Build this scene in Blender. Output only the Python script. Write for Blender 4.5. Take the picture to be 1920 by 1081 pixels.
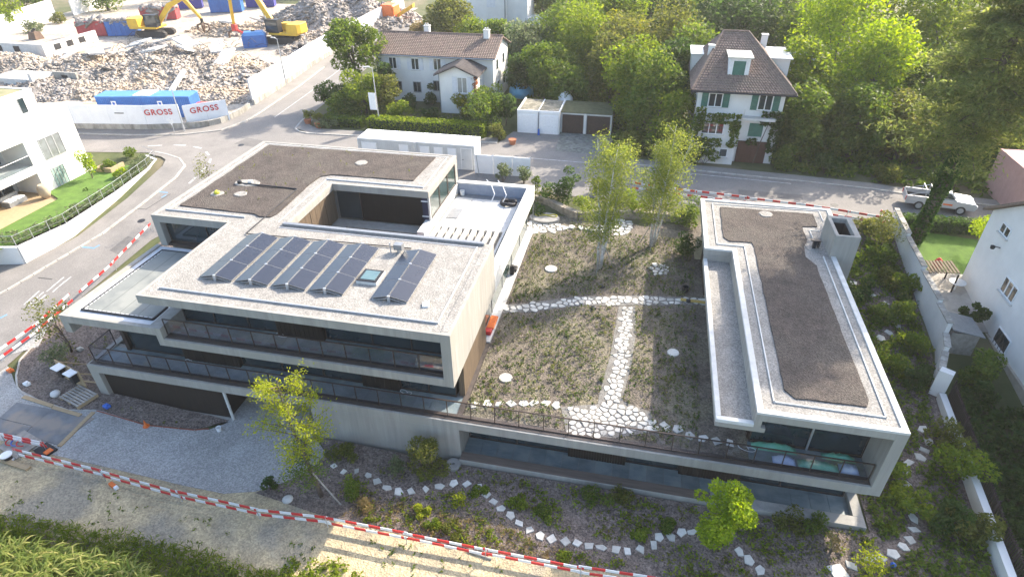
import bpy, bmesh, math, random
import numpy as np
from mathutils import Vector, Matrix
from mathutils.geometry import delaunay_2d_cdt, intersect_point_line

for o in list(bpy.data.objects):
    bpy.data.objects.remove(o, do_unlink=True)
SC = bpy.context.scene
COL = SC.collection

# ------------------------------------------------------------------ camera
cam_d = bpy.data.cameras.new('camera')
cam_d.sensor_width = 36.0
cam_d.lens = 21.60
cam_d.clip_start = 0.5
cam_d.clip_end = 3000
cam = bpy.data.objects.new('camera', cam_d)
COL.objects.link(cam)
_th, _ph, _ro = math.radians(33.914), math.radians(12.659), math.radians(-0.678)
_h = Vector((-math.sin(_ph), math.cos(_ph), 0)); _r = Vector((math.cos(_ph), math.sin(_ph), 0))
_f = _h * math.cos(_th) + Vector((0, 0, -math.sin(_th))); _u = _r.cross(_f)
_R = _r * math.cos(_ro) + _u * math.sin(_ro); _U = -_r * math.sin(_ro) + _u * math.cos(_ro)
cam.matrix_world = Matrix(((_R.x, _U.x, -_f.x, 0), (_R.y, _U.y, -_f.y, 0), (_R.z, _U.z, -_f.z, 27.0), (0, 0, 0, 1)))
SC.camera = cam

# ------------------------------------------------------------------ sky, sun, exposure
SUN_AZ, SUN_EL = 35.0, 31.5          # azimuth from +Y towards +X
w = bpy.data.worlds.new('World'); SC.world = w; w.use_nodes = True
nt = w.node_tree; bg = nt.nodes['Background']
sky = nt.nodes.new('ShaderNodeTexSky'); sky.sky_type = 'NISHITA'; sky.sun_disc = False
sky.sun_elevation = math.radians(SUN_EL); sky.sun_rotation = math.radians(SUN_AZ)
sky.air_density = 1.0; sky.dust_density = 2.6; sky.ozone_density = 1.0
nt.links.new(sky.outputs[0], bg.inputs[0]); bg.inputs[1].default_value = 0.15
sd = bpy.data.lights.new('sun', 'SUN'); sd.energy = 3.3; sd.angle = math.radians(0.53); sd.color = (1.0, 0.90, 0.76)
so = bpy.data.objects.new('sun', sd); COL.objects.link(so)
_s = Vector((math.sin(math.radians(SUN_AZ)) * math.cos(math.radians(SUN_EL)), math.cos(math.radians(SUN_AZ)) * math.cos(math.radians(SUN_EL)), math.sin(math.radians(SUN_EL))))
so.rotation_euler = _s.to_track_quat('Z', 'Y').to_euler(); so.location = _s * 200
vs = SC.view_settings
vs.view_transform = 'Standard'; vs.look = 'None'; vs.exposure = 1.8; vs.gamma = 1.0; vs.use_curve_mapping = False
SC.render.engine = 'CYCLES'

# ------------------------------------------------------------------ helpers
RNG = random.Random(7)
NR = np.random.default_rng(11)
WORLD = {}

class MB:
    """collects faces for ONE mesh"""
    def __init__(s): s.v = []; s.f = []; s.m = []; s.sm = False
    def add(s, vs_, fs, mi=0):
        o = len(s.v); s.v.extend([tuple(p) for p in vs_])
        for q in fs: s.f.append(tuple(i + o for i in q)); s.m.append(mi)
        return s
    def box(s, x0, x1, y0, y1, z0, z1, mi=0, mtop=None):
        s.add([(x0,y0,z0),(x1,y0,z0),(x1,y1,z0),(x0,y1,z0),(x0,y0,z1),(x1,y0,z1),(x1,y1,z1),(x0,y1,z1)],
              [(3,2,1,0),(0,1,5,4),(1,2,6,5),(2,3,7,6),(3,0,4,7)], mi)
        o = len(s.v) - 8; s.f.append((o+4,o+5,o+6,o+7)); s.m.append(mi if mtop is None else mtop)
        return s
    def obox(s, c, ax, ay, az, mi=0):
        """oriented box: centre and half-axis vectors"""
        c, ax, ay, az = map(Vector, (c, ax, ay, az)); P = []
        for dz in (-1, 1):
            for dx, dy in ((-1,-1),(1,-1),(1,1),(-1,1)): P.append(c + ax*dx + ay*dy + az*dz)
        return s.add(P, [(3,2,1,0),(0,1,5,4),(1,2,6,5),(2,3,7,6),(3,0,4,7),(4,5,6,7)], mi)
    def prism(s, poly, z0, z1, mi=0, mtop=None, inset=0.0):
        n = len(poly)
        if area(poly) < 0: poly = poly[::-1]
        zb = z0 if callable(z0) else (lambda x, y: z0); zt = z1 if callable(z1) else (lambda x, y: z1)
        bot = [(x, y, zb(x, y)) for x, y in poly]
        tp = shrink(poly, inset) if inset else poly
        top = [(x, y, zt(x, y)) for x, y in tp]
        s.add(bot + top, [(i, (i+1) % n, n + (i+1) % n, n + i) for i in range(n)], mi)
        o = len(s.v) - 2*n
        s.f.append(tuple(range(o+n, o+2*n))); s.m.append(mi if mtop is None else mtop)
        return s
    def tube(s, p0, p1, r0, r1=None, n=8, mi=0, cap=True):
        r1 = r0 if r1 is None else r1
        p0, p1 = Vector(p0), Vector(p1); d = (p1 - p0)
        if d.length < 1e-6: return s
        d.normalize(); a = d.orthogonal().normalized(); b = d.cross(a)
        P = []
        for p, r in ((p0, r0), (p1, r1)):
            for i in range(n):
                t = 2*math.pi*i/n; P.append(p + (a*math.cos(t) + b*math.sin(t))*r)
        F = [(i, (i+1) % n, n + (i+1) % n, n + i) for i in range(n)]
        if cap: F += [tuple(range(n))[::-1], tuple(range(n, 2*n))]
        return s.add(P, F, mi)
    def path(s, pts, rads, n=7, mi=0):
        """continuous tapered tube through points"""
        pts = [Vector(p) for p in pts]; o = len(s.v); a = None
        for k, p in enumerate(pts):
            d = (pts[min(k+1, len(pts)-1)] - pts[max(k-1, 0)]).normalized()
            a = d.orthogonal().normalized() if a is None else (a - d*a.dot(d)).normalized()
            b = d.cross(a)
            for i in range(n):
                t = 2*math.pi*i/n; s.v.append(tuple(p + (a*math.cos(t) + b*math.sin(t))*rads[k]))
        for k in range(len(pts)-1):
            for i in range(n):
                s.f.append((o+k*n+i, o+k*n+(i+1) % n, o+(k+1)*n+(i+1) % n, o+(k+1)*n+i)); s.m.append(mi)
        s.f.append(tuple(o+i for i in range(n))[::-1]); s.m.append(mi)
        e = o + (len(pts)-1)*n; s.f.append(tuple(e+i for i in range(n))); s.m.append(mi)
        return s
    def lathe(s, c, prof, n=12, mi=0):
        o = len(s.v)
        for r, z in prof:
            for i in range(n):
                t = 2*math.pi*i/n; s.v.append((c[0]+r*math.cos(t), c[1]+r*math.sin(t), c[2]+z))
        for k in range(len(prof)-1):
            for i in range(n):
                s.f.append((o+k*n+i, o+k*n+(i+1) % n, o+(k+1)*n+(i+1) % n, o+(k+1)*n+i)); s.m.append(mi)
        s.f.append(tuple(o+i for i in range(n))[::-1]); s.m.append(mi)
        e = o + (len(prof)-1)*n; s.f.append(tuple(e+i for i in range(n))); s.m.append(mi)
        return s
    def mesh(s, name, mats, smooth=False):
        me = bpy.data.meshes.new(name); me.from_pydata(s.v, [], s.f)
        for m in (mats if isinstance(mats, (list, tuple)) else [mats]): me.materials.append(m)
        me.polygons.foreach_set('material_index', s.m)
        if smooth: me.polygons.foreach_set('use_smooth', [True]*len(s.f))
        me.update(); return me
    def out(s, name, mats, parent=None, smooth=False, bevel=0.0, label=None):
        o = link(name, s.mesh(name, mats, smooth), parent)
        if bevel:
            b = o.modifiers.new('bevel', 'BEVEL'); b.width = bevel; b.segments = 1; b.limit_method = 'ANGLE'
        if label: o['label'] = label
        return o

def area(p): return 0.5*sum(p[i][0]*p[(i+1) % len(p)][1] - p[(i+1) % len(p)][0]*p[i][1] for i in range(len(p)))
def shrink(poly, d):
    """move each edge of a convex-ish ccw polygon inwards by d"""
    n = len(poly); out = []
    for i in range(n):
        p0, p1, p2 = Vector(poly[i-1]), Vector(poly[i]), Vector(poly[(i+1) % n])
        a = (p1-p0).normalized(); b = (p2-p1).normalized()
        na = Vector((-a.y, a.x)); nb = Vector((-b.y, b.x)); m = na + nb
        L = m.length
        m = m/L if L > 1e-6 else na
        c = max(0.35, m.dot(na)); q = p1 + m*(d/c); out.append((q.x, q.y))
    return out
def link(name, data, parent=None, loc=None, rotz=0.0):
    o = bpy.data.objects.new(name, data); COL.objects.link(o)
    mw = Matrix.Identity(4)
    if loc is not None:
        o.location = loc; o.rotation_euler = (0, 0, rotz); mw = Matrix.Translation(loc) @ Matrix.Rotation(rotz, 4, 'Z')
    if parent is not None:
        o.parent = parent
        if parent in LOCAL: mw = WORLD[parent] @ mw; LOCAL.add(o)
        else: o.matrix_parent_inverse = WORLD[parent].inverted()
    WORLD[o] = mw
    return o
LOCAL = set()
def tag(o, label, cat=None, group=None, kind=None):
    if label: o['label'] = label
    if cat: o['category'] = cat
    if group: o['group'] = group
    if kind: o['kind'] = kind
    return o
def thing(name, label, cat, loc, rotz=0.0, group=None, local=False):
    """Empty at the base of a thing; parts of a local thing are modelled round its own origin"""
    o = link(name, None, None, Vector(loc), rotz); o.empty_display_size = 0.3
    if local: LOCAL.add(o)
    return tag(o, label, cat, group)
def structure(o, label=None): o['kind'] = 'structure'; return tag(o, label)
def stuff(o, label, cat=None): o['kind'] = 'stuff'; return tag(o, label, cat)
def copy_part(src, parent, name, loc, rotz=0.0, scale=None):
    o = link(name, src.data if hasattr(src, 'data') else src, parent, Vector(loc), rotz)
    if scale: o.scale = scale
    return o

# ------------------------------------------------------------------ materials
def srgb(r, g, b): return tuple((c/255/12.92 if c/255 < .04045 else ((c/255+.055)/1.055)**2.4) for c in (r, g, b))
MAT = {}
def _n(nt, t, **kw):
    n = nt.nodes.new(t)
    for k, v in kw.items():
        if k.startswith('i_'): n.inputs[int(k[2:])].default_value = v
        else: setattr(n, k, v)
    return n
def pm(name, c1, c2=None, scale=2.0, rough=.85, bump=0.0, bscale=30.0, cells=None, metal=0.0, spec=.35, detail=7, streak=None, stains=None, c3=None, wave=None, objvar=0.0):
    """procedural surface: c1/c2 mixed by noise, optional random cells (gravel), streaks, stains (c3), bump"""
    m = bpy.data.materials.new(name); m.use_nodes = True; nt = m.node_tree; L = nt.links
    b = nt.nodes['Principled BSDF']; b.inputs['Roughness'].default_value = rough; b.inputs['Metallic'].default_value = metal
    b.inputs['Specular IOR Level'].default_value = spec
    c2 = c2 or tuple(x*.8 for x in c1)
    tc = _n(nt, 'ShaderNodeTexCoord'); co = tc.outputs['Object']
    if streak:
        mp = _n(nt, 'ShaderNodeMapping'); mp.inputs['Scale'].default_value = streak; L.new(co, mp.inputs[0]); nco = mp.outputs[0]
    else: nco = co
    nz = _n(nt, 'ShaderNodeTexNoise'); nz.inputs['Scale'].default_value = scale; nz.inputs['Detail'].default_value = detail; nz.inputs['Roughness'].default_value = .62
    L.new(nco, nz.inputs['Vector'])
    rp = _n(nt, 'ShaderNodeMapRange'); rp.inputs[1].default_value = .36; rp.inputs[2].default_value = .64; L.new(nz.outputs[0], rp.inputs[0])
    mx = _n(nt, 'ShaderNodeMix', data_type='RGBA'); mx.inputs[6].default_value = (*c1, 1); mx.inputs[7].default_value = (*c2, 1)
    L.new(rp.outputs[0], mx.inputs[0]); col = mx.outputs[2]
    if c3:
        n3 = _n(nt, 'ShaderNodeTexNoise'); n3.inputs['Scale'].default_value = stains or .35; n3.inputs['Detail'].default_value = 5; L.new(co, n3.inputs['Vector'])
        r3 = _n(nt, 'ShaderNodeMapRange'); r3.inputs[1].default_value = .48; r3.inputs[2].default_value = .62; L.new(n3.outputs[0], r3.inputs[0])
        m3 = _n(nt, 'ShaderNodeMix', data_type='RGBA'); L.new(r3.outputs[0], m3.inputs[0]); L.new(col, m3.inputs[6]); m3.inputs[7].default_value = (*c3, 1); col = m3.outputs[2]
    h = nz.outputs[0]
    if cells:
        cs, amt = cells
        vo = _n(nt, 'ShaderNodeTexVoronoi'); vo.inputs['Scale'].default_value = cs; L.new(co, vo.inputs['Vector'])
        sp = _n(nt, 'ShaderNodeSeparateColor'); L.new(vo.outputs['Color'], sp.inputs[0])
        r2 = _n(nt, 'ShaderNodeMapRange'); r2.inputs[3].default_value = 1-amt; r2.inputs[4].default_value = 1+amt; L.new(sp.outputs[0], r2.inputs[0])
        ml = _n(nt, 'ShaderNodeVectorMath', operation='SCALE'); L.new(col, ml.inputs[0]); L.new(r2.outputs[0], ml.inputs['Scale']); col = ml.outputs[0]
        h = vo.outputs['Distance']
    if objvar:
        oi = _n(nt, 'ShaderNodeObjectInfo'); ro_ = _n(nt, 'ShaderNodeMapRange'); ro_.inputs[3].default_value = 1-objvar; ro_.inputs[4].default_value = 1+objvar*.5; L.new(oi.outputs['Random'], ro_.inputs[0])
        mo = _n(nt, 'ShaderNodeVectorMath', operation='SCALE'); L.new(col, mo.inputs[0]); L.new(ro_.outputs[0], mo.inputs['Scale']); col = mo.outputs[0]
    L.new(col, b.inputs['Base Color'])
    if bump:
        if not cells:
            nb = _n(nt, 'ShaderNodeTexNoise'); nb.inputs['Scale'].default_value = bscale; nb.inputs['Detail'].default_value = 4; L.new(nco, nb.inputs['Vector']); h = nb.outputs[0]
        if wave:
            wv = _n(nt, 'ShaderNodeTexWave'); wv.inputs['Scale'].default_value = wave[1]; wv.bands_direction = wave[0]; wv.inputs['Distortion'].default_value = .3; L.new(co, wv.inputs['Vector']); h = wv.outputs[1]
        bp = _n(nt, 'ShaderNodeBump'); bp.inputs['Strength'].default_value = bump; bp.inputs['Distance'].default_value = .05; L.new(h, bp.inputs['Height']); L.new(bp.outputs[0], b.inputs['Normal'])
    MAT[name] = m
    return m
def leafmat(name, c1, c2, c3=None, trans=.5):
    m = bpy.data.materials.new(name); m.use_nodes = True; nt = m.node_tree; L = nt.links
    b = nt.nodes['Principled BSDF']; out = nt.nodes['Material Output']
    b.inputs['Roughness'].default_value = .55; b.inputs['Specular IOR Level'].default_value = .12
    ge = _n(nt, 'ShaderNodeNewGeometry')
    cr = _n(nt, 'ShaderNodeValToRGB'); e = cr.color_ramp.elements
    e[0].color = (*c1, 1); e[1].color = (*c2, 1)
    if c3: e[1].position = .72; k = e.new(1.0); k.color = (*c3, 1)
    L.new(ge.outputs['Random Per Island'], cr.inputs[0]); L.new(cr.outputs[0], b.inputs['Base Color'])
    tr = _n(nt, 'ShaderNodeBsdfTranslucent'); hs = _n(nt, 'ShaderNodeHueSaturation'); hs.inputs['Value'].default_value = 1.5; hs.inputs['Saturation'].default_value = 1.1
    L.new(cr.outputs[0], hs.inputs['Color']); L.new(hs.outputs[0], tr.inputs[0])
    mx = _n(nt, 'ShaderNodeMixShader'); mx.inputs[0].default_value = trans
    L.new(b.outputs[0], mx.inputs[1]); L.new(tr.outputs[0], mx.inputs[2]); L.new(mx.outputs[0], out.inputs[0])
    MAT[name] = m
    return m
def glassmat(name, tint, gloss, rough=.02, ior=1.5):
    """thin clear pane: tinted transparent + fresnel reflection"""
    m = bpy.data.materials.new(name); m.use_nodes = True; nt = m.node_tree; L = nt.links
    nt.nodes.remove(nt.nodes['Principled BSDF']); out = nt.nodes['Material Output']
    t = _n(nt, 'ShaderNodeBsdfTransparent'); t.inputs[0].default_value = (*tint, 1)
    g = _n(nt, 'ShaderNodeBsdfGlossy'); g.inputs['Roughness'].default_value = rough; g.inputs[0].default_value = (gloss, gloss, gloss, 1)
    lw = _n(nt, 'ShaderNodeLayerWeight'); pw = _n(nt, 'ShaderNodeMath', operation='POWER'); pw.inputs[1].default_value = 4.0; L.new(lw.outputs['Facing'], pw.inputs[0])
    f = _n(nt, 'ShaderNodeMapRange'); f.inputs[3].default_value = .05; f.inputs[4].default_value = .95; L.new(pw.outputs[0], f.inputs[0])
    mx = _n(nt, 'ShaderNodeMixShader'); L.new(f.outputs[0], mx.inputs[0]); L.new(t.outputs[0], mx.inputs[1]); L.new(g.outputs[0], mx.inputs[2]); L.new(mx.outputs[0], out.inputs[0])
    MAT[name] = m
    return m
def stripemat(name, ca, cb, period):
    """red and white bands painted along the object's own X axis"""
    m = bpy.data.materials.new(name); m.use_nodes = True; nt = m.node_tree; L = nt.links
    b = nt.nodes['Principled BSDF']; b.inputs['Roughness'].default_value = .5
    tc = _n(nt, 'ShaderNodeTexCoord'); sx = _n(nt, 'ShaderNodeSeparateXYZ'); L.new(tc.outputs['Object'], sx.inputs[0])
    a = _n(nt, 'ShaderNodeMath', operation='DIVIDE'); a.inputs[1].default_value = period; L.new(sx.outputs[0], a.inputs[0])
    fr = _n(nt, 'ShaderNodeMath', operation='FRACT'); L.new(a.outputs[0], fr.inputs[0])
    gt = _n(nt, 'ShaderNodeMath', operation='GREATER_THAN'); gt.inputs[1].default_value = .5; L.new(fr.outputs[0], gt.inputs[0])
    mx = _n(nt, 'ShaderNodeMix', data_type='RGBA'); mx.inputs[6].default_value = (*ca, 1); mx.inputs[7].default_value = (*cb, 1); L.new(gt.outputs[0], mx.inputs[0])
    nz = _n(nt, 'ShaderNodeTexNoise'); nz.inputs['Scale'].default_value = 3; L.new(tc.outputs['Object'], nz.inputs['Vector'])
    rr = _n(nt, 'ShaderNodeMapRange'); rr.inputs[3].default_value = .75; rr.inputs[4].default_value = 1.1; L.new(nz.outputs[0], rr.inputs[0])
    ml = _n(nt, 'ShaderNodeVectorMath', operation='SCALE'); L.new(mx.outputs[2], ml.inputs[0]); L.new(rr.outputs[0], ml.inputs['Scale']); L.new(ml.outputs[0], b.inputs['Base Color'])
    MAT[name] = m
    return m

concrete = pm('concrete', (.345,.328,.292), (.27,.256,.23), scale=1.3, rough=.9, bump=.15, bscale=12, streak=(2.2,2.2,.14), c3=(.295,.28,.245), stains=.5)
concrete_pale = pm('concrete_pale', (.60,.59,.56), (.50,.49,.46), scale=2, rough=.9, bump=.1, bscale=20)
concrete_old = pm('concrete_old', (.42,.40,.36), (.20,.19,.165), scale=1.1, rough=.95, bump=.3, bscale=9, streak=(1.2,1.2,.4))
gravel = pm('gravel', (.285,.270,.245), (.23,.217,.196), scale=1.1, cells=(17,.30), bump=.35, rough=.95)
drive_gravel = pm('drive_gravel', (.36,.352,.335), (.27,.265,.25), scale=.5, cells=(16,.28), bump=.5, rough=.95, c3=(.35,.34,.32), stains=.25)
substrate = pm('substrate', (.092,.074,.063), (.062,.051,.044), scale=1.2, cells=(17,.4), bump=.8, rough=1, c3=(.09,.076,.064), stains=.4)
membrane_white = pm('membrane_white', (.66,.66,.66), (.55,.56,.57), scale=1.5, rough=.6)
membrane_green = pm('membrane_green', (.225,.235,.215), (.17,.18,.17), scale=.6, rough=.75, c3=(.255,.26,.235), stains=.5)
metal_brown = pm('metal_brown', (.075,.055,.045), (.055,.042,.036), scale=4, rough=.45, metal=.35)
metal_cap = pm('metal_cap', (.085,.068,.058), (.06,.05,.045), scale=2, rough=.6, metal=.2)
metal_grey = pm('metal_grey', (.30,.31,.32), (.24,.25,.26), scale=4, rough=.45, metal=.5)
metal_dark = pm('metal_dark', (.03,.03,.033), (.022,.022,.025), scale=4, rough=.5, metal=.3)
metal_zinc = pm('metal_zinc', (.55,.56,.57), (.46,.47,.48), scale=4, rough=.4, metal=.6)
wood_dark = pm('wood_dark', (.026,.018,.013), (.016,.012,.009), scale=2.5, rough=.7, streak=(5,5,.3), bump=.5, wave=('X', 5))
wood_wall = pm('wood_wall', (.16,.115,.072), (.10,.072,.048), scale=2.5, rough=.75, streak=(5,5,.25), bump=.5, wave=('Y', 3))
wood_pale = pm('wood_pale', (.42,.31,.18), (.33,.24,.14), scale=3, rough=.8, streak=(1,6,6))
wood_grey = pm('wood_grey', (.36,.33,.29), (.25,.23,.2), scale=4, rough=.85)
floor_stone = pm('floor_stone', (.215,.265,.27), (.15,.195,.205), scale=1.2, rough=.5, detail=9, streak=(1,3,1), c3=(.26,.30,.29), stains=.9, objvar=.15)
window_glass = pm('window_glass', (.026,.040,.046), (.018,.030,.036), scale=.5, rough=.04, spec=.9)
window_glass_green = pm('window_glass_green', (.045,.07,.06), (.03,.05,.045), scale=.7, rough=.05, spec=.9)
rail_glass = glassmat('rail_glass', (.91,.92,.95), .9)
clear_glass = glassmat('clear_glass', (.85,.9,.9), .9)
panel_mat = pm('solar_cells', (.024,.028,.042), (.020,.024,.036), scale=3, rough=.24, spec=.6)
asphalt = pm('asphalt', (.235,.218,.200), (.185,.172,.158), scale=.35, cells=(24,.18), rough=.95, c3=(.20,.187,.172), stains=.18)
pavement_m = pm('pavement_asphalt', (.24,.223,.203), (.195,.182,.166), scale=.5, cells=(24,.15), rough=.95)
kerb_m = pm('kerb_stone', (.45,.43,.39), (.33,.31,.28), scale=2, rough=.9, bump=.2)
mulch = pm('mulch', (.205,.165,.14), (.12,.092,.078), scale=2.5, cells=(13,.5), rough=1, bump=.8, c3=(.15,.12,.1), stains=.6)
soil = pm('garden_soil', (.165,.138,.110), (.10,.085,.068), scale=1.8, cells=(13,.4), rough=1, bump=.8, c3=(.17,.15,.105), stains=.4)
dirt = pm('dry_dirt', (.49,.395,.24), (.34,.275,.175), scale=.9, cells=(12,.25), rough=1, bump=.6, c3=(.28,.245,.185), stains=.3)
field_soil = pm('field_soil', (.20,.165,.10), (.12,.12,.05), scale=1.2, cells=(9,.3), rough=1, bump=.6)
ground_m = pm('ground_grass', (.095,.105,.04), (.06,.075,.025), scale=.5, rough=1, bump=.5, c3=(.16,.135,.08), stains=.12)
lawn_m = pm('lawn', (.105,.19,.03), (.07,.13,.022), scale=1.2, rough=1, bump=.5, bscale=20)
site_m = pm('site_ground', (.47,.41,.335), (.33,.28,.22), scale=.25, cells=(3.5,.22), rough=1, bump=.8, c3=(.44,.36,.27), stains=.09)
paving_white = pm('paving_stone', (.64,.62,.565), (.50,.48,.43), scale=3, rough=.85, bump=.25, bscale=14, objvar=.28)
paving_grey = pm('paving_slab', (.30,.29,.27), (.23,.22,.2), scale=2, rough=.9)
wall_stone = pm('dry_stone', (.36,.31,.235), (.22,.19,.15), scale=2.5, rough=.95, bump=.5, bscale=8)
render_white = pm('render_white', (.72,.71,.68), (.66,.65,.62), scale=.8, rough=.9, bump=.05)
render_grey = pm('render_offwhite', (.60,.60,.58), (.50,.50,.48), scale=.8, rough=.9, streak=(1,1,.4))
hoard_white = pm('hoarding_white', (.78,.79,.80), (.72,.73,.745), scale=1.2, rough=.6)
cabin_white = pm('cabin_grey', (.56,.57,.565), (.49,.50,.50), scale=1.5, rough=.6)
tile_brown = pm('roof_tile', (.245,.175,.14), (.115,.085,.07), scale=3.4, rough=.85, c3=(.18,.135,.105), stains=.9)
tile_grey = pm('roof_tile_grey', (.13,.11,.1), (.075,.062,.055), scale=2.2, rough=.85)
shutter_w = pm('shutter_white', (.66,.67,.69), (.58,.59,.62), scale=3, rough=.6)
shutter_g = pm('shutter_green', (.05,.16,.12), (.04,.12,.09), scale=3, rough=.6)
door_brown = pm('door_brown', (.055,.034,.027), (.04,.026,.02), scale=3, rough=.6)
brick_red = pm('red_edge', (.30,.10,.06), (.22,.07,.045), scale=3, rough=.9)
terracotta = pm('terracotta', (.42,.16,.08), (.33,.12,.06), scale=3, rough=.85)
bark = pm('bark', (.16,.125,.095), (.085,.066,.05), scale=3, rough=.95, bump=.6, bscale=9, streak=(3,3,.6))
bark_birch = pm('bark_birch', (.66,.63,.58), (.28,.26,.235), scale=2.2, rough=.85, streak=(.7,.7,3))
yellow_m = pm('machine_yellow', (.72,.44,.03), (.60,.36,.03), scale=1.5, rough=.5)
black_m = pm('black_rubber', (.025,.024,.024), (.04,.037,.034), scale=3, rough=.8)
red_m = pm('container_red', (.46,.055,.06), (.36,.05,.055), scale=1.2, rough=.6)
blue_m = pm('container_blue', (.035,.145,.42), (.03,.11,.34), scale=1.2, rough=.55)
blue_top = pm('container_blue_top', (.09,.25,.52), (.075,.21,.45), scale=1.2, rough=.5)
violet_m = pm('container_violet', (.05,.05,.28), (.04,.04,.22), scale=1.2, rough=.6)
rubble_m = pm('rubble', (.40,.352,.302), (.27,.235,.20), scale=.35, cells=(4,.3), rough=1, c3=(.41,.325,.24), stains=.12)
rubble_grey = pm('rubble_grey', (.31,.28,.255), (.20,.18,.16), scale=.5, cells=(2.5,.35), rough=1)
silver_m = pm('car_silver', (.52,.53,.54), (.50,.51,.52), scale=2, rough=.3, metal=.3, spec=.6)
orange_m = pm('orange_plastic', (.75,.17,.03), (.62,.14,.03), scale=3, rough=.5)
red_paint = pm('red_paint', (.55,.04,.035), (.45,.035,.03), scale=3, rough=.5)
white_paint = pm('white_paint', (.78,.78,.77), (.7,.7,.69), scale=5, rough=.6)
road_paint = pm('road_paint', (.55,.54,.52), (.30,.29,.28), scale=3, rough=.8)
road_blue = pm('road_paint_blue', (.16,.33,.52), (.13,.27,.42), scale=4, rough=.8)
tar_m = pm('tar_seam', (.055,.053,.05), (.08,.077,.07), scale=3, rough=.7)
green_sheet = pm('plastic_green', (.10,.34,.20), (.16,.42,.30), scale=1.5, rough=.35)
blue_sheet = pm('plastic_blue', (.30,.38,.55), (.55,.60,.68), scale=1.2, rough=.3)
blue_p = pm('plastic_blue_bright', (.03,.13,.5), (.02,.1,.4), scale=2, rough=.4)
vine_red = leafmat('creeper', (.25,.05,.02), (.34,.11,.03), (.2,.16,.04))
barrier_m = stripemat('barrier_red_white', (.62,.03,.03), (.80,.80,.79), 1.25)

L_dark = leafmat('leaf_dark', (.042,.078,.018), (.078,.122,.028))
L_mid = leafmat('leaf_mid', (.072,.122,.02), (.135,.185,.03), (.19,.22,.042))
L_bright = leafmat('leaf_bright', (.10,.155,.018), (.19,.24,.028), (.26,.285,.04))
L_yel = leafmat('leaf_yellow', (.19,.235,.02), (.33,.36,.03), (.43,.41,.04))
L_lime = leafmat('leaf_lime', (.17,.25,.016), (.28,.36,.022), (.38,.42,.035))
L_olive = leafmat('leaf_olive', (.085,.105,.024), (.155,.165,.036), (.215,.20,.05))
L_grey = leafmat('leaf_grey', (.085,.115,.055), (.155,.185,.09), (.20,.21,.115))
L_pine = leafmat('needle_pine', (.10,.13,.038), (.175,.205,.055), (.24,.245,.075), trans=.58)
L_birch = leafmat('leaf_birch', (.12,.155,.03), (.215,.25,.05), (.30,.30,.065))
L_tan = leafmat('leaf_dry', (.24,.18,.08), (.33,.25,.12), (.20,.19,.06))
L_maize = leafmat('leaf_maize', (.11,.165,.03), (.24,.275,.07), (.42,.39,.14))
L_autumn = leafmat('leaf_autumn', (.13,.15,.02), (.22,.21,.025), (.11,.15,.02))
L_sedum = leafmat('sedum', (.085,.115,.04), (.15,.17,.06), (.16,.12,.075), trans=.3)

# ------------------------------------------------------------------ terrain height
def _lerp(a,b,t): return a+(b-a)*t
def _cl(t): return 0.0 if t<0 else 1.0 if t>1 else t
def hout(x,y):
    pts=((-60,.2),(-34,.05),(-30.5,0),(-23,-.62),(-14,-.5),(-8,-.45),(13,-.42),(60,-.4))
    fx=pts[0][1]
    for (a,za),(b,zb) in zip(pts,pts[1:]):
        if x>=a: fx=_lerp(za,zb,_cl((x-a)/(b-a)))
    t=_cl((y-23)/27.0)
    return _lerp(fx,2.7,t)

def h(x, y):
    """ground height outside; lower under the building's footprint"""
    if -31.3 < x < 12.5 and 22.9 < y < 44.0: return min(-.75, hout(x, y))
    if -31.3 < x < 12.5 and 22.4 < y < 44.6: return hout(x, y) - .4
    return hout(x, y)

# ================================================================== THE SETTING
G = .75
def grid_line(a, b):
    return [round(a/G)*G + i*G for i in range(int(round((b-a)/G)) + 1)]
def build_ground():
    xs = [-1600,-700,-350,-220,-160,-120,-95,-80] + grid_line(-72, 45) + [50,60,75,95,130,200,350,700,1600]
    ys = [-60,-25,-8] + grid_line(0, 63) + [70,80,95,110,130,160,220,350,700,1700]
    V = []; nx = len(xs)
    for y in ys:
        for x in xs: V.append((x, y, h(x, y)))
    F = [(j*nx+i, j*nx+i+1, (j+1)*nx+i+1, (j+1)*nx+i) for j in range(len(ys)-1) for i in range(nx-1)]
    m = MB(); m.add(V, F); return structure(m.out('ground', ground_m))
ground = build_ground()

def inside(p, poly):
    x, y = p; c = False; n = len(poly)
    for i in range(n):
        x1, y1 = poly[i]; x2, y2 = poly[i-1]
        if (y1 > y) != (y2 > y) and x < (x2-x1)*(y-y1)/(y2-y1)+x1: c = not c
    return c
def drape(poly, zf, step=G):
    """triangulate a polygon with inner grid points that follow zf(x,y)"""
    if area(poly) < 0: poly = poly[::-1]
    pts = []
    for i, p in enumerate(poly):                       # subdivide the outline
        q = poly[(i+1) % len(poly)]; n = max(1, int(math.hypot(q[0]-p[0], q[1]-p[1])/(step*1.5)))
        for k in range(n): pts.append((p[0]+(q[0]-p[0])*k/n, p[1]+(q[1]-p[1])*k/n))
    nb = len(pts); edges = [(i, (i+1) % nb) for i in range(nb)]
    x0, x1 = min(p[0] for p in poly), max(p[0] for p in poly); y0, y1 = min(p[1] for p in poly), max(p[1] for p in poly)
    sx = step
    for gx in np.arange(math.ceil(x0/sx)*sx, x1, sx):
        for gy in np.arange(math.ceil(y0/sx)*sx, y1, sx):
            if inside((gx, gy), poly): pts.append((float(gx), float(gy)))
    r = delaunay_2d_cdt([Vector(p) for p in pts], edges, [], 1, 1e-5)
    V = [(v.x, v.y, zf(v.x, v.y)) for v in r[0]]
    return V, [tuple(f) for f in r[2]]
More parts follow.
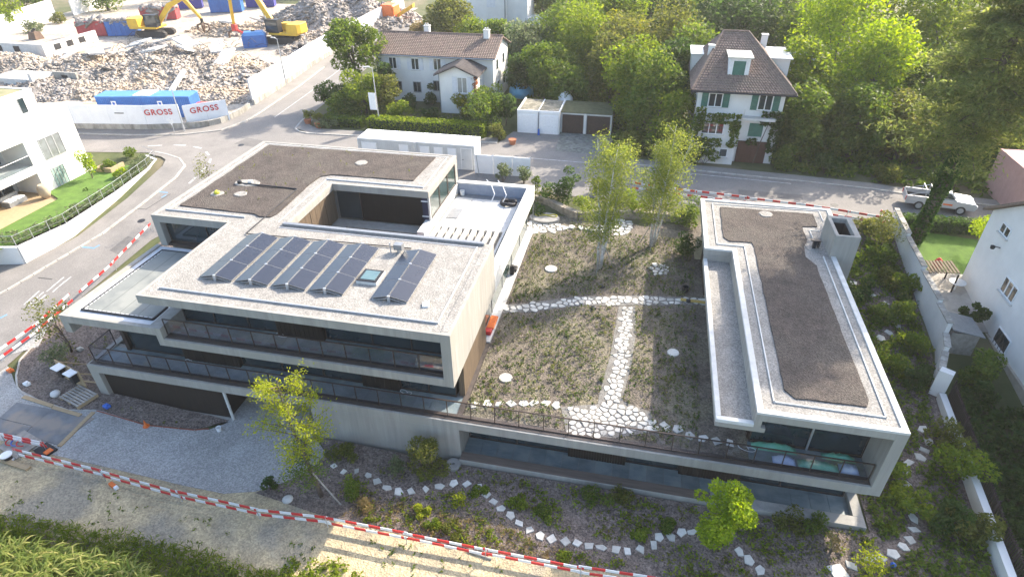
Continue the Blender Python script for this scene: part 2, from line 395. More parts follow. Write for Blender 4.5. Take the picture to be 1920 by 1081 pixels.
def sheet(name, poly, mat, dz, step=G, parent=None, zf=None):
    zf2 = (lambda x, y: (zf or hout)(x, y) + dz)
    V, F = drape(poly, zf2, step); m = MB(); m.add(V, F)
    o = m.out(name, mat, parent)
    if parent is None: o['kind'] = 'structure'
    return o

# ---- roads
site = sheet('demolition_ground', [(-128,60),(-66,58.6),(-56.5,60),(-52.5,61.2),(-49.8,62.5),(-49.3,67),(-50.2,79),(-51.4,89),(-51.8,96),(-52,140),(-128,140)], site_m, .03, 4)
road_poly = [(-39.4,17)] + [(-40.2,29),(-39.9,38),(-36.5,47),(-34,50.2),(-20,50.6),(-9,51.0),(8,51.0),(21.5,51.0),(45,49.5),(75,48),(75,56),(32.5,57.0),(28,57.4),(21,58.9),(14.8,59.5),(5,60.2),(-3.5,60.8),(-3.2,67),(-14.6,66.5),(-15.5,62.6),(-31.5,61.8),(-37.5,61.5)] + \
    [(-39.6,62.6),(-40.3,65),(-40.6,70),(-41.5,80),(-43,95),(-46,125),(-52,125),(-51.6,96),(-51.3,89),(-50,79),(-49.2,67),(-49.6,62),(-52.3,60.6),(-56.3,59.3),(-66,57.9),(-110,51),(-110,44),(-66,50.4),(-58,51.9),(-51,53),(-46.9,51.8),(-44.6,48),(-44.7,38),(-46.5,30),(-49,22),(-51,15)]
road = sheet('road', road_poly, asphalt, .04, 1.5)
def kerb_line(pts, parent, wdt=.16, hgt=.10, dz=.04, seg=1.0, mat=kerb_m, name='kerb_stone', gap=.012):
    """row of single kerb stones along a polyline"""
    P = [Vector(p) for p in pts]
    for a, b in zip(P, P[1:]):
        n = max(1, round((b-a).length/seg)); d = (b-a)/n; u = d.normalized(); nn = Vector((-u.y, u.x))*wdt/2
        for k in range(n):
            s, e = a + d*k + u*gap, a + d*(k+1) - u*gap
            m = MB(); q = [(s-nn), (e-nn), (e+nn), (s+nn)]
            m.prism([(v.x, v.y) for v in q], lambda x, y: hout(x, y) - .05, lambda x, y: hout(x, y) + dz + hgt, inset=.012); m.out(name, mat, parent)
# pavement along the neighbour's garden wall
pv = sheet('pavement', [(-51.2,15),(-49.1,22),(-46.6,30),(-44.8,38),(-44.7,48),(-45.3,50.4),(-47.1,52.0),(-49.2,52.7),(-51,53.1),(-51,52.4),(-49.3,52.0),(-48.3,51.4),(-47.5,49.9),(-46.7,43.6),(-46.6,37.3),(-48.0,33.0),(-50.5,32.5),(-53,22),(-55,15)], pavement_m, .12, 1.5)
kerb_line([(-51.2,15),(-49.1,22),(-46.6,30),(-44.8,38),(-44.65,43),(-44.65,48),(-45.3,50.4),(-47.1,52.0),(-49.2,52.75),(-51,53.15)], pv, .22)
# pavement in front of the hoarding, round the bend into the side street
pv2 = sheet('pavement', [(-110,50.2),(-66,56.2),(-57,57.2),(-51.5,58.4),(-48.0,60.5),(-46.9,64),(-47.0,67.5),(-47.9,79),(-49.2,89),(-49.8,96),(-51.7,96),(-51.4,89),(-50.1,79),(-49.3,67),(-49.7,62),(-52.4,60.7),(-56.4,59.4),(-66,58),(-110,51.6)], pavement_m, .13, 1.5)
kerb_line([(-66,56.2),(-57,57.2),(-51.5,58.4),(-48.0,60.5),(-46.9,64),(-47.0,67.5),(-47.9,79),(-49.2,89)], pv2, .2, seg=1.4)
# pavement on the far side of the back street
pv3 = sheet('pavement', [(-40.2,65.5),(-39.7,62.8),(-37.5,61.6),(-31.5,61.9),(-15.5,62.7),(-15.7,64),(-31,63.3),(-37,63.1),(-38.6,64.1),(-39.2,66)], pavement_m, .12, 1.5)
kerb_line([(-40.6,69),(-40.3,65.3),(-39.7,62.7),(-38.8,61.9),(-37.5,61.5),(-31.5,61.8),(-15.5,62.6)], pv3, .22)
pv4 = sheet('pavement', [(-3.3,61),(5,60.3),(14.8,59.6),(21,59),(28,57.5),(32.5,57.1),(75,56.1),(75,54.9),(32.5,55.9),(28,56.2),(21,57.7),(14.8,58.3),(5,59),(-3.4,59.6)], pavement_m, .12, 1.5)
kerb_line([(-3.4,59.6),(5,59),(14.8,58.3),(21,57.7),(28,56.2),(32.5,55.9)], pv4, .18, seg=1.5)
def strip(name, pts, wdt, mat, dz, parent):
    P = [Vector(p) for p in pts]; m = MB()
    for a, b in zip(P, P[1:]):
        u = (b-a).normalized(); nn = Vector((-u.y, u.x))*wdt/2
        n = max(1, int((b-a).length/1.2))
        for k in range(n):
            s, e = a+(b-a)*k/n, a+(b-a)*(k+1)/n
            q = [s-nn, e-nn, e+nn, s+nn]
            m.add([(v.x, v.y, hout(v.x, v.y)+dz) for v in q], [(0,1,2,3)])
    return m.out(name, mat, parent)
strip('road_line', [(-15,59.2),(-6,59.0),(5,58.2),(14,57.6)], .12, road_paint, .046, road)
strip('road_line', [(-44.3,66),(-45.2,78),(-46.4,90)], .12, road_paint, .046, road)
for a, b in (((-53,54.6),(-51.6,55.1)),((-50.4,55.4),(-49,55.6)),((-47.9,55.4),(-46.7,55.1)),((-45.6,54.3),(-44.7,53.5)),((-43.9,52.6),(-43.3,51.6)),((-43,50.6),(-42.8,49.5)),((-42.7,48.4),(-42.6,47.2))):
    strip('give_way_dash', [a, b], .22, road_paint, .046, road)
# blue parking-bay corners and dark seams on the left road
for px in ([(-45.06, 45.33), (-43.57, 45.28)], [(-43.46, 44.90), (-43.61, 44.39)], [(-45.40, 36.07), (-43.90, 36.10)], [(-43.99, 36.08), (-43.84, 36.58)], [(-44.44, 27.17), (-44.24, 27.62)]):
    strip('parking_mark', px, .16, road_blue, .046, road)
strip('parking_mark', [(25.6,53.2),(27.3,51.9)], .14, road_blue, .046, road)
strip('tar_seam', [(-44.91, 42.27), (-43.68, 42.29), (-43.18, 45.14)], .10, tar_m, .0445, road)
strip('tar_seam', [(-45.49, 31.80), (-44.21, 31.83)], .10, tar_m, .0445, road)
for q_ in ([(-42.45, 36.04), (-42.36, 38.19), (-40.84, 37.73), (-40.88, 35.56)], [(-41.15, 27.61), (-41.04, 30.05), (-39.66, 29.56), (-39.82, 27.17)], [(-6,53),(-2.5,53.1),(-2.6,54.6),(-6,54.4)], [(9,54.2),(14.5,54.0),(14.6,55.2),(9.1,55.3)], [(-44,57),(-40.5,56.4),(-40,58.2),(-43.6,59)]):
    sheet('asphalt_patch', q_, pm('asphalt_patch', (.165,.155,.145), (.135,.127,.118), scale=.8, cells=(24,.18), rough=.95) if 'asphalt_patch' not in MAT else MAT['asphalt_patch'], .0435, 1.5, parent=road)
for cx_, cy_ in ((-42.8,40.5),(-43.0,56.8),(-20.5,58.6),(3.5,54.8),(17.0,53.6)):
    MB().prism([(cx_+.33*math.cos(a_), cy_+.33*math.sin(a_)) for a_ in np.linspace(0,6.283,15)[:-1]], lambda x, y: hout(x, y)-.02, lambda x, y: hout(x, y)+.049).out('manhole_cover', metal_dark, road)
# block lettering painted on the carriageway, seen end on
for k, px in enumerate(([(-43.90, 28.77), (-44.05, 30.39)], [(-43.48, 28.73), (-43.62, 30.34)], [(-43.10, 28.74), (-43.19, 30.10)], [(-42.74, 28.80), (-42.79, 29.98)], [(-43.42, 30.44), (-43.48, 32.23)], [(-42.91, 30.47), (-42.98, 31.78)], [(-42.93, 31.19), (-42.94, 32.40)])):
    strip('road_lettering', px, .13, road_paint, .046, road)
# ---- front forecourt, beds, verge and field
verge = sheet('dirt_verge', [(-40.23, 14.38), (-34.95, 18.10), (-31.39, 18.05), (-23.76, 18.57), (-14.09, 18.18), (-5.71, 17.50), (3.10, 17.77), (0.08, 13.21), (-10.33, 9.54), (-16.93, 13.74), (-22.50, 13.62), (-29.66, 13.11), (-35.66, 12.56)], dirt, .035)
field = sheet('field', [(-39.72, 12.19), (-29.66, 13.11), (-22.50, 13.62), (-16.93, 13.74), (-9.22, 9.18), (-16.27, 4.74), (-29.17, 5.36)], field_soil, .03)
drive = sheet('gravel_drive', [(-40.2,27.2),(-39.2,25.2)] + [(-41.03, 23.72), (-39.54, 23.11), (-37.38, 21.60), (-35.05, 21.01), (-32.66, 20.68), (-30.94, 21.06), (-27.31, 20.77), (-24.43, 21.21), (-23.63, 21.44), (-22.83, 22.27), (-19.44, 23.64), (-18.26, 23.96), (-17.96, 22.87), (-15.83, 21.18), (-16.09, 19.95), (-17.23, 18.76), (-18.37, 17.96), (-20.01, 17.49), (-24.00, 17.56), (-30.85, 17.49), (-34.59, 17.76), (-35.85, 16.88), (-40.99, 19.27)], drive_gravel, .055)
bed_left = sheet('mulch_bed', [(-30.91, 21.02), (-32.63, 20.64), (-35.01, 20.97), (-36.69, 21.24), (-38.68, 22.77), (-39.56, 24.00), (-40.01, 26.40), (-39.99, 29.93), (-39.52, 33.99), (-38.94, 37.83), (-38.33, 39.13)] + [(-31.9,33),(-31.9,22.6),(-31.0,22.5),(-22.8,22.45)] + [(-23.78, 21.66), (-24.45, 21.24), (-27.34, 20.81)], mulch, .05)
def arc_kerb():
    kerb_line([(-30.84, 20.95), (-32.59, 20.61), (-34.97, 20.93), (-36.44, 21.20), (-37.43, 21.68), (-38.42, 22.56), (-39.40, 23.83), (-39.79, 26.17)], bed_left, .12, .05, .05, .8)
    kerb_line([(-30.84, 20.95), (-27.28, 20.74), (-24.40, 21.17), (-23.68, 21.51)], bed_left, .08, .04, .05, 1.0, brick_red)
arc_kerb()
bed_front = sheet('planting_bed', [(-15.83, 21.18), (-16.09, 19.95), (-17.23, 18.76), (-18.39, 17.88), (-13.62, 17.21), (-5.55, 16.88), (3.11, 17.28), (9.05, 16.24), (13.43, 16.71), (18.37, 19.42)] + [(18.7,23),(19.3,30),(20.0,39),(20.6,46),(20.9,50.6),(13.8,50.6),(13.2,46),(13.2,24),(13.2,21.9),(-8.2,21.9),(-16.9,22.25)], mulch, .045)
# stone slabs laid on the bare yard at the far left
for px in ([(-36.49, 19.53), (-36.31, 20.41), (-35.15, 20.99), (-33.19, 20.11), (-33.59, 18.78), (-35.82, 18.91)], [(-34.80, 18.13), (-34.26, 19.33), (-31.52, 18.56), (-31.88, 17.34), (-34.34, 17.53)]):
    pass

# ================================================================== CONCRETE APARTMENT BUILDING
Y0, YG = 22.33, 24.33
bld = thing('apartment_building', 'grey concrete flat-roofed building with two stepped balconies and an inner courtyard', 'building', (-20,33,0))
def cbox(name, x0, x1, y0, y1, z0, z1, mat=concrete, parent=None, bevel=.012, label=None):
    return MB().box(x0, x1, y0, y1, z0, z1).out(name, mat, parent or bld, bevel=bevel, label=label)
# level 0
cbox('slab_edge', -31.75, 12.55, Y0, 22.78, 1.88, 2.45)
cbox('slab_cap', -31.6, 12.54, 22.46, 22.92, 2.451, 2.478, metal_cap, bevel=0)
cbox('pillar', -31.75, -31.12, Y0, 22.9, -.3, 1.88)
cbox('side_wall', -31.75, -31.4, 22.9, 30.8, -.9, 1.88)
cbox('wood_cladding', -31.12, -22.95, 22.62, 22.75, -1.2, 1.88, wood_dark, bevel=0)
cbox('plinth', -31.12, -22.95, 22.42, 22.62, -1.2, -.52, concrete, label='low grey concrete plinth under the dark timber wall')
cbox('recess_floor', -22.95, -16.95, 22.3, 29, -1.3, -.56, drive_gravel, bevel=0)
cbox('recess_wall', -22.95, -16.95, 28.6, 29, -.55, 1.88, wood_dark, bevel=0)
cbox('recess_side_wall', -23.2, -22.95, 22.75, 29, -.55, 1.88, wood_dark, bevel=0)
cbox('front_wall', -16.95, -8.08, Y0+.003, 22.78, -1.3, 1.88)
cbox('return_wall', -17.0, -16.6, 22.78, 28.6, -1.3, 1.88)
MB().tube((-22.7,22.55,-.9), (-22.7,22.55,1.88), .085, n=12).tube((-22.7,22.55,.5), (-22.7,22.55,.56), .1, n=12).out('post', concrete_pale, bld, smooth=False)
cbox('core', -31.4, 12.4, 24.6, 44.2, -1.3, 1.9, concrete, bevel=0)
# lower terrace under the garden roof
cbox('jamb', -8.5, -8.081, 22.79, 24.1, -1.3, 1.879)
cbox('terrace_floor_base', -8.08, 12.5, 22.6, 24.1, -1.2, -.42, concrete, bevel=0)
cbox('terrace_kerb', -8.08, 13.0, 21.98, 22.6, -1.2, -.1, concrete)
cbox('kerb_cover', -8.05, 5.5, 22.02, 22.56, -.098, -.07, pm('weathered_boards', (.155,.115,.09), (.10,.08,.065), scale=2, rough=.9, streak=(.3,4,4)), bevel=0)
cbox('terrace_end', 12.5, 13.0, 22.6, 24.1, -1.2, -.1, concrete)
cbox('end_wall', 12.4, 12.98, 24.1, 44.6, -1.2, 1.88, concrete)
for i in range(22):
    x0 = -8.08 + i*20.58/22; MB().box(x0+.008, x0+20.58/22-.008, 22.605, 24.0, -.42, -.385+RNG.random()*.004).out('floor_slab', floor_stone, bld)
def glazing(parent, xs, y, z0, z1, kinds, name='window', mat=window_glass, mull=.07):
    """row of openings on a wall that faces -Y: kinds g = glass, w = timber panel"""
    for (a, b), k in zip(zip(xs, xs[1:]), kinds):
        if k == 'g':
            f = MB()
            f.box(a, a+mull/2, y-.07, y+.05, z0, z1).box(b-mull/2, b, y-.07, y+.05, z0, z1).box(a+mull/2, b-mull/2, y-.07, y+.05, z0, z0+.07).box(a+mull/2, b-mull/2, y-.07, y+.05, z1-.06, z1)
            fo = f.out(name, metal_brown, parent)
            MB().box(a+mull/2, b-mull/2, y-.01, y+.02, z0+.07, z1-.06).out('pane', mat, fo)
        else:
            m = MB(); n = max(2, int((b-a)/.14))
            for i in range(n): m.box(a+(b-a)*i/n+.004, a+(b-a)*(i+1)/n-.004, y-.30-(.012 if i % 2 else 0), y+.05, z0, z1)
            m.out('timber_panel', wood_dark, parent)
glazing(bld, [-8.0,-5.2,-2.2,1.0,3.9,7.1,9.2,12.38], 24.03, -.40, 1.88, 'ggwgwgg')
# level 1
cbox('balcony_slab', -31.4, -8.1, 22.78, 24.6, 1.9, 2.36, concrete, bevel=0)
def stone_floor(x0, x1, y0, y1, z, wid=.98):
    n = round((x1-x0)/wid); w_ = (x1-x0)/n
    for i in range(n):
        MB().box(x0+i*w_+.006, x0+(i+1)*w_-.006, y0, y1, z-.045, z+RNG.random()*.005).out('floor_slab', floor_stone, bld)
stone_floor(-31.3, -8.05, 22.93, 24.24, 2.41)
glazing(bld, [-30.05,-26.1,-22.3,-19.6,-16.9,-14.35,-12.1,-10.4,-8.75], YG, 2.41, 4.96, 'gwggggwg' if False else 'gwgggwgg')
cbox('corner_post', -30.3, -30.06, 24.1, 24.5, 2.41, 5.6, metal_brown, bevel=0)
cbox('west_glazing', -30.2, -30.1, 24.5, 30.5, 2.41, 5.6, window_glass, bevel=0)
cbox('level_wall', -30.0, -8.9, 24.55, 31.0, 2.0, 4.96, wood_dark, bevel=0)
cbox('west_ledge', -31.75, -31.3, 22.92, 30.8, 1.88, 2.45)
# low roof on the left
cbox('roof_slab', -31.93, -25.62, Y0, 30.75, 5.66, 6.03)
cbox('parapet', -31.93, -25.62, Y0, 22.6, 6.03, 6.18); cbox('parapet', -31.93, -31.62, 22.6, 30.75, 6.03, 6.18); cbox('parapet', -26.02, -25.62, 22.6, 24.4, 6.03, 6.18)
cbox('downstand', -31.93, -31.46, Y0, 30.75, 4.95, 5.66)
cbox('roof_strip', -31.62, -26.02, 22.6, 30.7, 6.031, 6.05, membrane_white, bevel=0)
cbox('membrane', -31.1, -26.35, 23.2, 30.3, 6.05, 6.085, membrane_green, bevel=0)
for x in (-29.9,-28.7,-27.5): cbox('membrane_seam', x, x+.035, 23.3, 30.2, 6.085, 6.089, membrane_white if False else pm('seam', (.13,.14,.13), rough=.8), bevel=0)
MB().tube((-31.12,23.15,6.1),(-26.3,23.15,6.1),.075,n=8).tube((-26.3,23.15,6.1),(-26.3,24.4,6.1),.075,n=8).tube((-31.12,23.15,6.1),(-31.12,30.2,6.1),.045,n=8).tube((-31.12,30.2,6.1),(-26.3,30.2,6.1),.045,n=8).out('drain_mat_roll', metal_dark, bld)
for i in range(15): cbox('edge_strip', -31.0+i*.31, -31.0+i*.31+.20, 23.24, 23.30, 6.086, 6.11, membrane_white, bevel=0)
for i in range(22): cbox('edge_strip', -31.04, -30.99, 23.35+i*.31, 23.35+i*.31+.20, 6.086, 6.11, membrane_white, bevel=0)
cbox('white_sheet', -31.3, -28.1, 22.63, 22.84, 6.052, 6.06, white_paint, bevel=0)
# upper storey front box
cbox('balcony_end_wall', -25.62, -25.2, Y0, 24.4, 4.97, 6.2)
cbox('balcony_edge', -25.2, -8.68, Y0, 22.78, 4.97, 5.47)
cbox('balcony_cap', -25.2, -8.7, 22.46, 22.92, 5.471, 5.495, metal_cap, bevel=0)
cbox('balcony_slab', -25.6, -8.68, 22.78, 31.4, 4.97, 5.37, concrete, bevel=0)
stone_floor(-25.18, -8.7, 22.93, 24.24, 5.42)
glazing(bld, [-25.2,-23.2,-21.0,-19.05,-16.2,-13.4,-11.1,-8.72], YG, 5.42, 7.88, 'gggwggg')
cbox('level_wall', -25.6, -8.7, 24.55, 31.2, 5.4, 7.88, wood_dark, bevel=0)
cbox('east_wall', -8.68, -8.15, Y0, 31.4, 4.97, 8.4)
cbox('roof_slab', -25.88, -8.68, Y0, 31.4, 7.88, 8.30)
for a in ((-25.88,-8.68,Y0,22.5),(-25.88,-25.72,22.5,31.0)): cbox('roof_lip', *a, 8.30, 8.4)
cbox('gravel_bed', -25.72, -8.68, 22.5, 31.2, 8.301, 8.37, gravel, bevel=0)
cbox('gravel_bed', -8.68, -8.31, 22.6, 31.2, 8.401, 8.41, gravel, bevel=0)
def upstand(parent, pts, z0, z1, wd=.07, mat=metal_zinc, name='edge_rail'):
    m = MB()
    for (a, b) in zip(pts, pts[1:]):
        a, b = Vector(a), Vector(b); u = (b-a).normalized(); m.obox(((a.x+b.x)/2, (a.y+b.y)/2, (z0+z1)/2), (*(u*((b-a).length/2+wd/2-.001)), 0), (-u.y*wd/2, u.x*wd/2, 0), (0,0,(z1-z0)/2))
    return m.out(name, mat, parent)
upstand(bld, [(-25.0,23.2),(-9.06,23.2)], 8.37, 8.47)
upstand(bld, [(-9.06,23.26),(-9.06,30.9)], 8.37, 8.43, .06, concrete_pale)
upstand(bld, [(-9.1,30.9),(-22.2,30.9)], 8.37, 8.40, .05)
cbox('courtyard_cap', -22.15, -8.7, 31.2, 31.48, 8.371, 8.52, metal_grey)
# rear storey
cbox('roof_slab', -31.66, -21.9, 31.4, 44.78, 7.88, 8.30); cbox('roof_slab', -31.66, -25.88, 30.82, 31.4, 7.88, 8.30)
cbox('roof_slab', -21.9, -14.5, 37.78, 44.78, 7.88, 8.30)
for a in ((-31.66,-25.9,30.82,31.0),(-31.66,-31.4,31.0,44.78),(-31.4,-14.5,44.55,44.78),(-14.78,-14.5,37.78,44.55),(-21.9,-14.78,37.78,38.0),(-22.1,-21.9,31.48,38.0)): cbox('roof_lip', *a, 8.30, 8.4)
cbox('gravel_bed', -31.4, -22.1, 31.2, 44.55, 8.301, 8.372, gravel, bevel=0); cbox('gravel_bed', -22.1, -14.78, 38.0, 44.55, 8.301, 8.372, gravel, bevel=0); cbox('gravel_bed', -31.4, -25.72, 31.0, 31.2, 8.301, 8.372, gravel, bevel=0)
def wobble(poly, amp, step=.4, seed=1):
    r = random.Random(seed); out = []
    for i, p in enumerate(poly):
        q = poly[(i+1) % len(poly)]; n = max(1, int(math.hypot(q[0]-p[0], q[1]-p[1])/step))
        for k in range(n): out.append((p[0]+(q[0]-p[0])*k/n + r.uniform(-amp, amp), p[1]+(q[1]-p[1])*k/n + r.uniform(-amp, amp)))
    return out
def substrate_bed(poly, z0, z1, parent, name='planting_substrate', seed=3):
    m = MB(); p = wobble(poly, .028, .6, seed)
    if area(p) < 0: p = p[::-1]
    V, F = drape(p, lambda x, y: z1 + .02*math.sin(x*2.1)*math.sin(y*1.7), .5); m.add(V, F)
    n = len(p); m.add([(x, y, z0) for x, y in wobble(p, 0, 99)] + [(x, y, z1 + .02*math.sin(x*2.1)*math.sin(y*1.7)) for x, y in shrink(p, .07)], [(i, (i+1) % n, n+(i+1) % n, n+i) for i in range(n)])
    return m.out(name, substrate, parent, smooth=False)
substrate_bed([(-30.6,32.4),(-24.8,32.25),(-24.3,32.0),(-23.5,32.05),(-23.3,32.6),(-23.45,37.6),(-23.3,38.8),(-22.6,39.25),(-16.2,39.4),(-16.0,44.0),(-30.6,43.95)], 8.37, 8.44, bld)
upstand(bld, [(-31.1,31.7),(-25.2,31.7)], 8.372, 8.46)
upstand(bld, [(-22.65,31.6),(-22.65,38.45)], 8.372, 8.41, .05, concrete_pale); upstand(bld, [(-22.65,38.45),(-15.1,38.45)], 8.372, 8.45); upstand(bld, [(-15.1,38.4),(-15.1,44.1)], 8.372, 8.41, .05, concrete_pale)
upstand(bld, [(-31.0,31.8),(-31.0,44.3),(-15.0,44.3)], 8.372, 8.40, .05, concrete_pale)
def pebble_patch(c, r, z, parent, sx=1.0, seed=0):
    r_ = random.Random(seed); p = [(c[0]+math.cos(t)*r*sx*(1+r_.uniform(-.1,.1)), c[1]+math.sin(t)*r*(1+r_.uniform(-.1,.1))) for t in np.linspace(0, 2*math.pi, 15)[:-1]]
    return MB().prism(p, z-.02, z+.02, inset=.04).out('pebble_patch', gravel, parent)
pebble_patch((-29.13,34.55), .45, 8.46, bld, 1.1, 1); pebble_patch((-27.45,34.83), .45, 8.46, bld, 1.0, 2); pebble_patch((-28.0,36.6), .62, 8.46, bld, 1.6, 3); pebble_patch((-21.35,41.8), .5, 8.46, bld, 1.0, 4)
MB().tube((-28.38,36.4,8.5),(-23.84,36.27,8.5),.05).tube((-23.84,36.27,8.5),(-23.78,29.65,8.46),.035).tube((-23.78,29.65,8.46),(-12.9,29.95,8.44),.035).out('cable_duct', metal_dark, bld)
MB().lathe((-28.5,36.4,8.44), [(.16,0),(.16,.22),(.1,.26)]).out('roof_drain', metal_dark, bld)
MB().lathe((-29.1,34.5,8.46), [(.17,0),(.2,.16),(.06,.26)]).out('roof_vent', pm('yellow_cap', (.65,.60,.05), rough=.5), bld, smooth=True)
MB().lathe((-27.75,36.6,8.46), [(.18,0),(.18,.2),(.16,.22)]).out('roof_vent', concrete_pale, bld)
# rear storey: south front of the left wing
cbox('wing_leg', -31.66, -31.15, 30.82, 31.5, 6.05, 7.88); cbox('wing_sill', -31.15, -25.7, 30.9, 31.5, 6.05, 6.22, metal_brown)
glazing(bld, [-31.1,-28.05,-25.75], 31.3, 6.22, 7.88, 'gg')
cbox('wing_wall', -31.5, -22.2, 31.55, 44.6, 1.9, 7.87, concrete, bevel=0)
cbox('wing_wall', -22.2, -14.75, 38.35, 44.6, 1.9, 7.87, concrete, bevel=0)
cbox('front_block_west', -25.86, -25.62, 24.45, 31.0, 5.6, 7.88, concrete)
# courtyard
cbox('courtyard_ledge', -22.0, -14.6, 36.9, 38.0, 5.25, 5.45, concrete); cbox('courtyard_ledge', -22.0, -20.9, 31.5, 36.9, 5.25, 5.45, concrete)
cbox('courtyard_floor', -22.0, -14.6, 31.3, 38.0, 2.2, 2.45, paving_grey, bevel=0)
cbox('timber_wall', -19.95, -15.1, 38.12, 38.3, 5.45, 7.88, wood_dark, bevel=0)
MB().box(-21.85, -20.0, 38.14, 38.2, 5.5, 7.85).out('courtyard_window', window_glass, bld)
cbox('courtyard_frame', -20.02, -19.94, 38.05, 38.3, 5.45, 7.88, metal_brown, bevel=0)
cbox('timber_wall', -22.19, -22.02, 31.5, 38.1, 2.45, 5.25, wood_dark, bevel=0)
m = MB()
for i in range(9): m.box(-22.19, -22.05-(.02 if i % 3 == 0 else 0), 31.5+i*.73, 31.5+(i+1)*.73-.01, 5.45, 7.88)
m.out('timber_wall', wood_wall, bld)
cbox('brick_pallet', -18.4, -15.9, 36.3, 36.85, 3.9, 5.3, pm('orange_brick', (.34,.17,.09), (.27,.13,.07), scale=6, rough=.9))
cbox('closed_panel', -15.1, -14.66, 37.9, 38.0, 5.5, 7.88, pm('dark_blue_sheet', (.03,.035,.07), rough=.4), bevel=0)
for z in (6.35, 7.55): cbox('panel_bar', -15.15, -14.62, 37.84, 37.9, z, z+.07, white_paint, bevel=0)
cbox('corner_mullion', -14.62, -14.5, 37.8, 38.0, 5.5, 7.88, metal_zinc, bevel=0)
# east glazing of the rear storey
for (a, b) in ((38.05,40.15),(40.15,42.2),(42.2,44.2)):
    f = MB().box(-14.62,-14.52,a,a+.08,6.1,7.88).box(-14.62,-14.52,b-.08,b,6.1,7.88).box(-14.62,-14.52,a+.08,b-.08,6.1,6.2).box(-14.62,-14.52,a+.08,b-.08,7.8,7.88).out('window', metal_brown, bld)
    MB().box(-14.6,-14.55,a+.08,b-.08,6.2,7.8).out('pane', window_glass_green, f)
cbox('corner_pier', -14.9, -14.5, 44.25, 44.78, 5.2, 7.88)
cbox('terrace_upstand', -14.95, -14.42, 36.0, 44.4, 5.3, 6.1, concrete_pale)
# roof terrace with beams
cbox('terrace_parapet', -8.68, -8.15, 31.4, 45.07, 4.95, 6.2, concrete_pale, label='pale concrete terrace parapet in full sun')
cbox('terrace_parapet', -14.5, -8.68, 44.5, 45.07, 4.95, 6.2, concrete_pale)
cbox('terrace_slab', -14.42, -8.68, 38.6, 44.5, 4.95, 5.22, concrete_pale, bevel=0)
cols = [-14.4,-12.95,-11.3,-10.1,-9.1]; rows = [38.62,40.1,41.5,42.6,43.7]
for i in range(4):
    for j in range(4):
        MB().box(cols[i]+.012, cols[i+1]-.012, rows[j]+.012, rows[j+1]-.012, 5.22, 5.26+RNG.random()*.02).out('terrace_board', concrete_pale, bld)
cbox('terrace_membrane', -14.4, -8.7, 43.75, 44.48, 5.22, 5.225, metal_grey, bevel=0); cbox('terrace_membrane', -9.05, -8.7, 38.62, 43.74, 5.22, 5.225, metal_grey, bevel=0)
cbox('wall_membrane', -14.4, -8.7, 44.47, 44.497, 5.23, 6.1, pm('blue_grey_membrane', (.30,.34,.42), (.25,.29,.36), scale=2, rough=.6), bevel=0)
for i in range(10):
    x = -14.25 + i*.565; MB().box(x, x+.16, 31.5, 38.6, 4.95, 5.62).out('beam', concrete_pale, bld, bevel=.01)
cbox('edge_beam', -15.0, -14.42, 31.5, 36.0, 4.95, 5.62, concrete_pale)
cbox('beam_cover', -14.98, -14.6, 31.6, 38.2, 5.622, 5.66, pm('pink_foil', (.62,.12,.14), (.72,.35,.36), scale=3, rough=.5), bevel=0)
# east side of level 1
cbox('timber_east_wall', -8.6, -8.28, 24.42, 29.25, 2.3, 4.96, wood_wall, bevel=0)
cbox('window_ledge', -8.75, -8.06, 29.3, 44.6, 2.2, 2.56, concrete_pale)
for i in range(5):
    a = 29.3+i*3.04; b = a+3.04
    f = MB().box(-8.72,-8.62,a,a+.07,2.56,4.95).box(-8.72,-8.62,b-.07,b,2.56,4.95).box(-8.72,-8.62,a+.07,b-.07,2.56,2.64).out('window', metal_grey, bld)
    MB().box(-8.7,-8.65,a+.07,b-.07,2.64,4.93).out('pane', window_glass_green, f)
cbox('inner_wall', -14.7, -8.8, 31.5, 44.4, 2.0, 4.94, concrete, bevel=0)
MB().tube((-8.2,44.75,2.4),(-8.2,44.75,4.95),.05).out('corner_post', metal_grey, bld)
MB().box(-8.34,-8.02,22.95,29.3,2.3,2.46).out('garden_edge', metal_cap, bld)
# railings: each glass pane, post and rail
def railing(x0, x1, y, z0, z1, n, side=None):
    r = MB().box(x0, x1, y-.03, y+.03, z1-.05, z1).box(x0, x1, y-.02, y+.02, z0+.005, z0+.06)
    if side: r.box(x0-.03, x0+.03, y+.03, side, z1-.05, z1).box(x0-.02, x0+.02, y+.02, side, z0+.005, z0+.06)
    ro = r.out('balcony_railing', metal_brown, bld)
    w_ = (x1-x0)/n
    for i in range(n+1): MB().box(x0+i*w_-.022, x0+i*w_+.022, y-.022, y+.022, z0+.06, z1-.05).out('post', metal_brown, ro)
    for i in range(n): MB().box(x0+i*w_+.03, x0+(i+1)*w_-.03, y-.006, y+.006, z0+.08, z1-.06).out('glass_pane', rail_glass, ro)
    if side:
        MB().box(x0-.006, x0+.006, y+.05, side-.02, z0+.08, z1-.06).out('glass_pane', rail_glass, ro)
        MB().box(x0-.022, x0+.022, side-.05, side, z0+.06, z1-.05).out('post', metal_brown, ro)
railing(-31.35, 12.45, 22.68, 2.478, 3.68, 33, side=24.4)
railing(-25.15, -8.72, 22.68, 5.495, 6.67, 12)

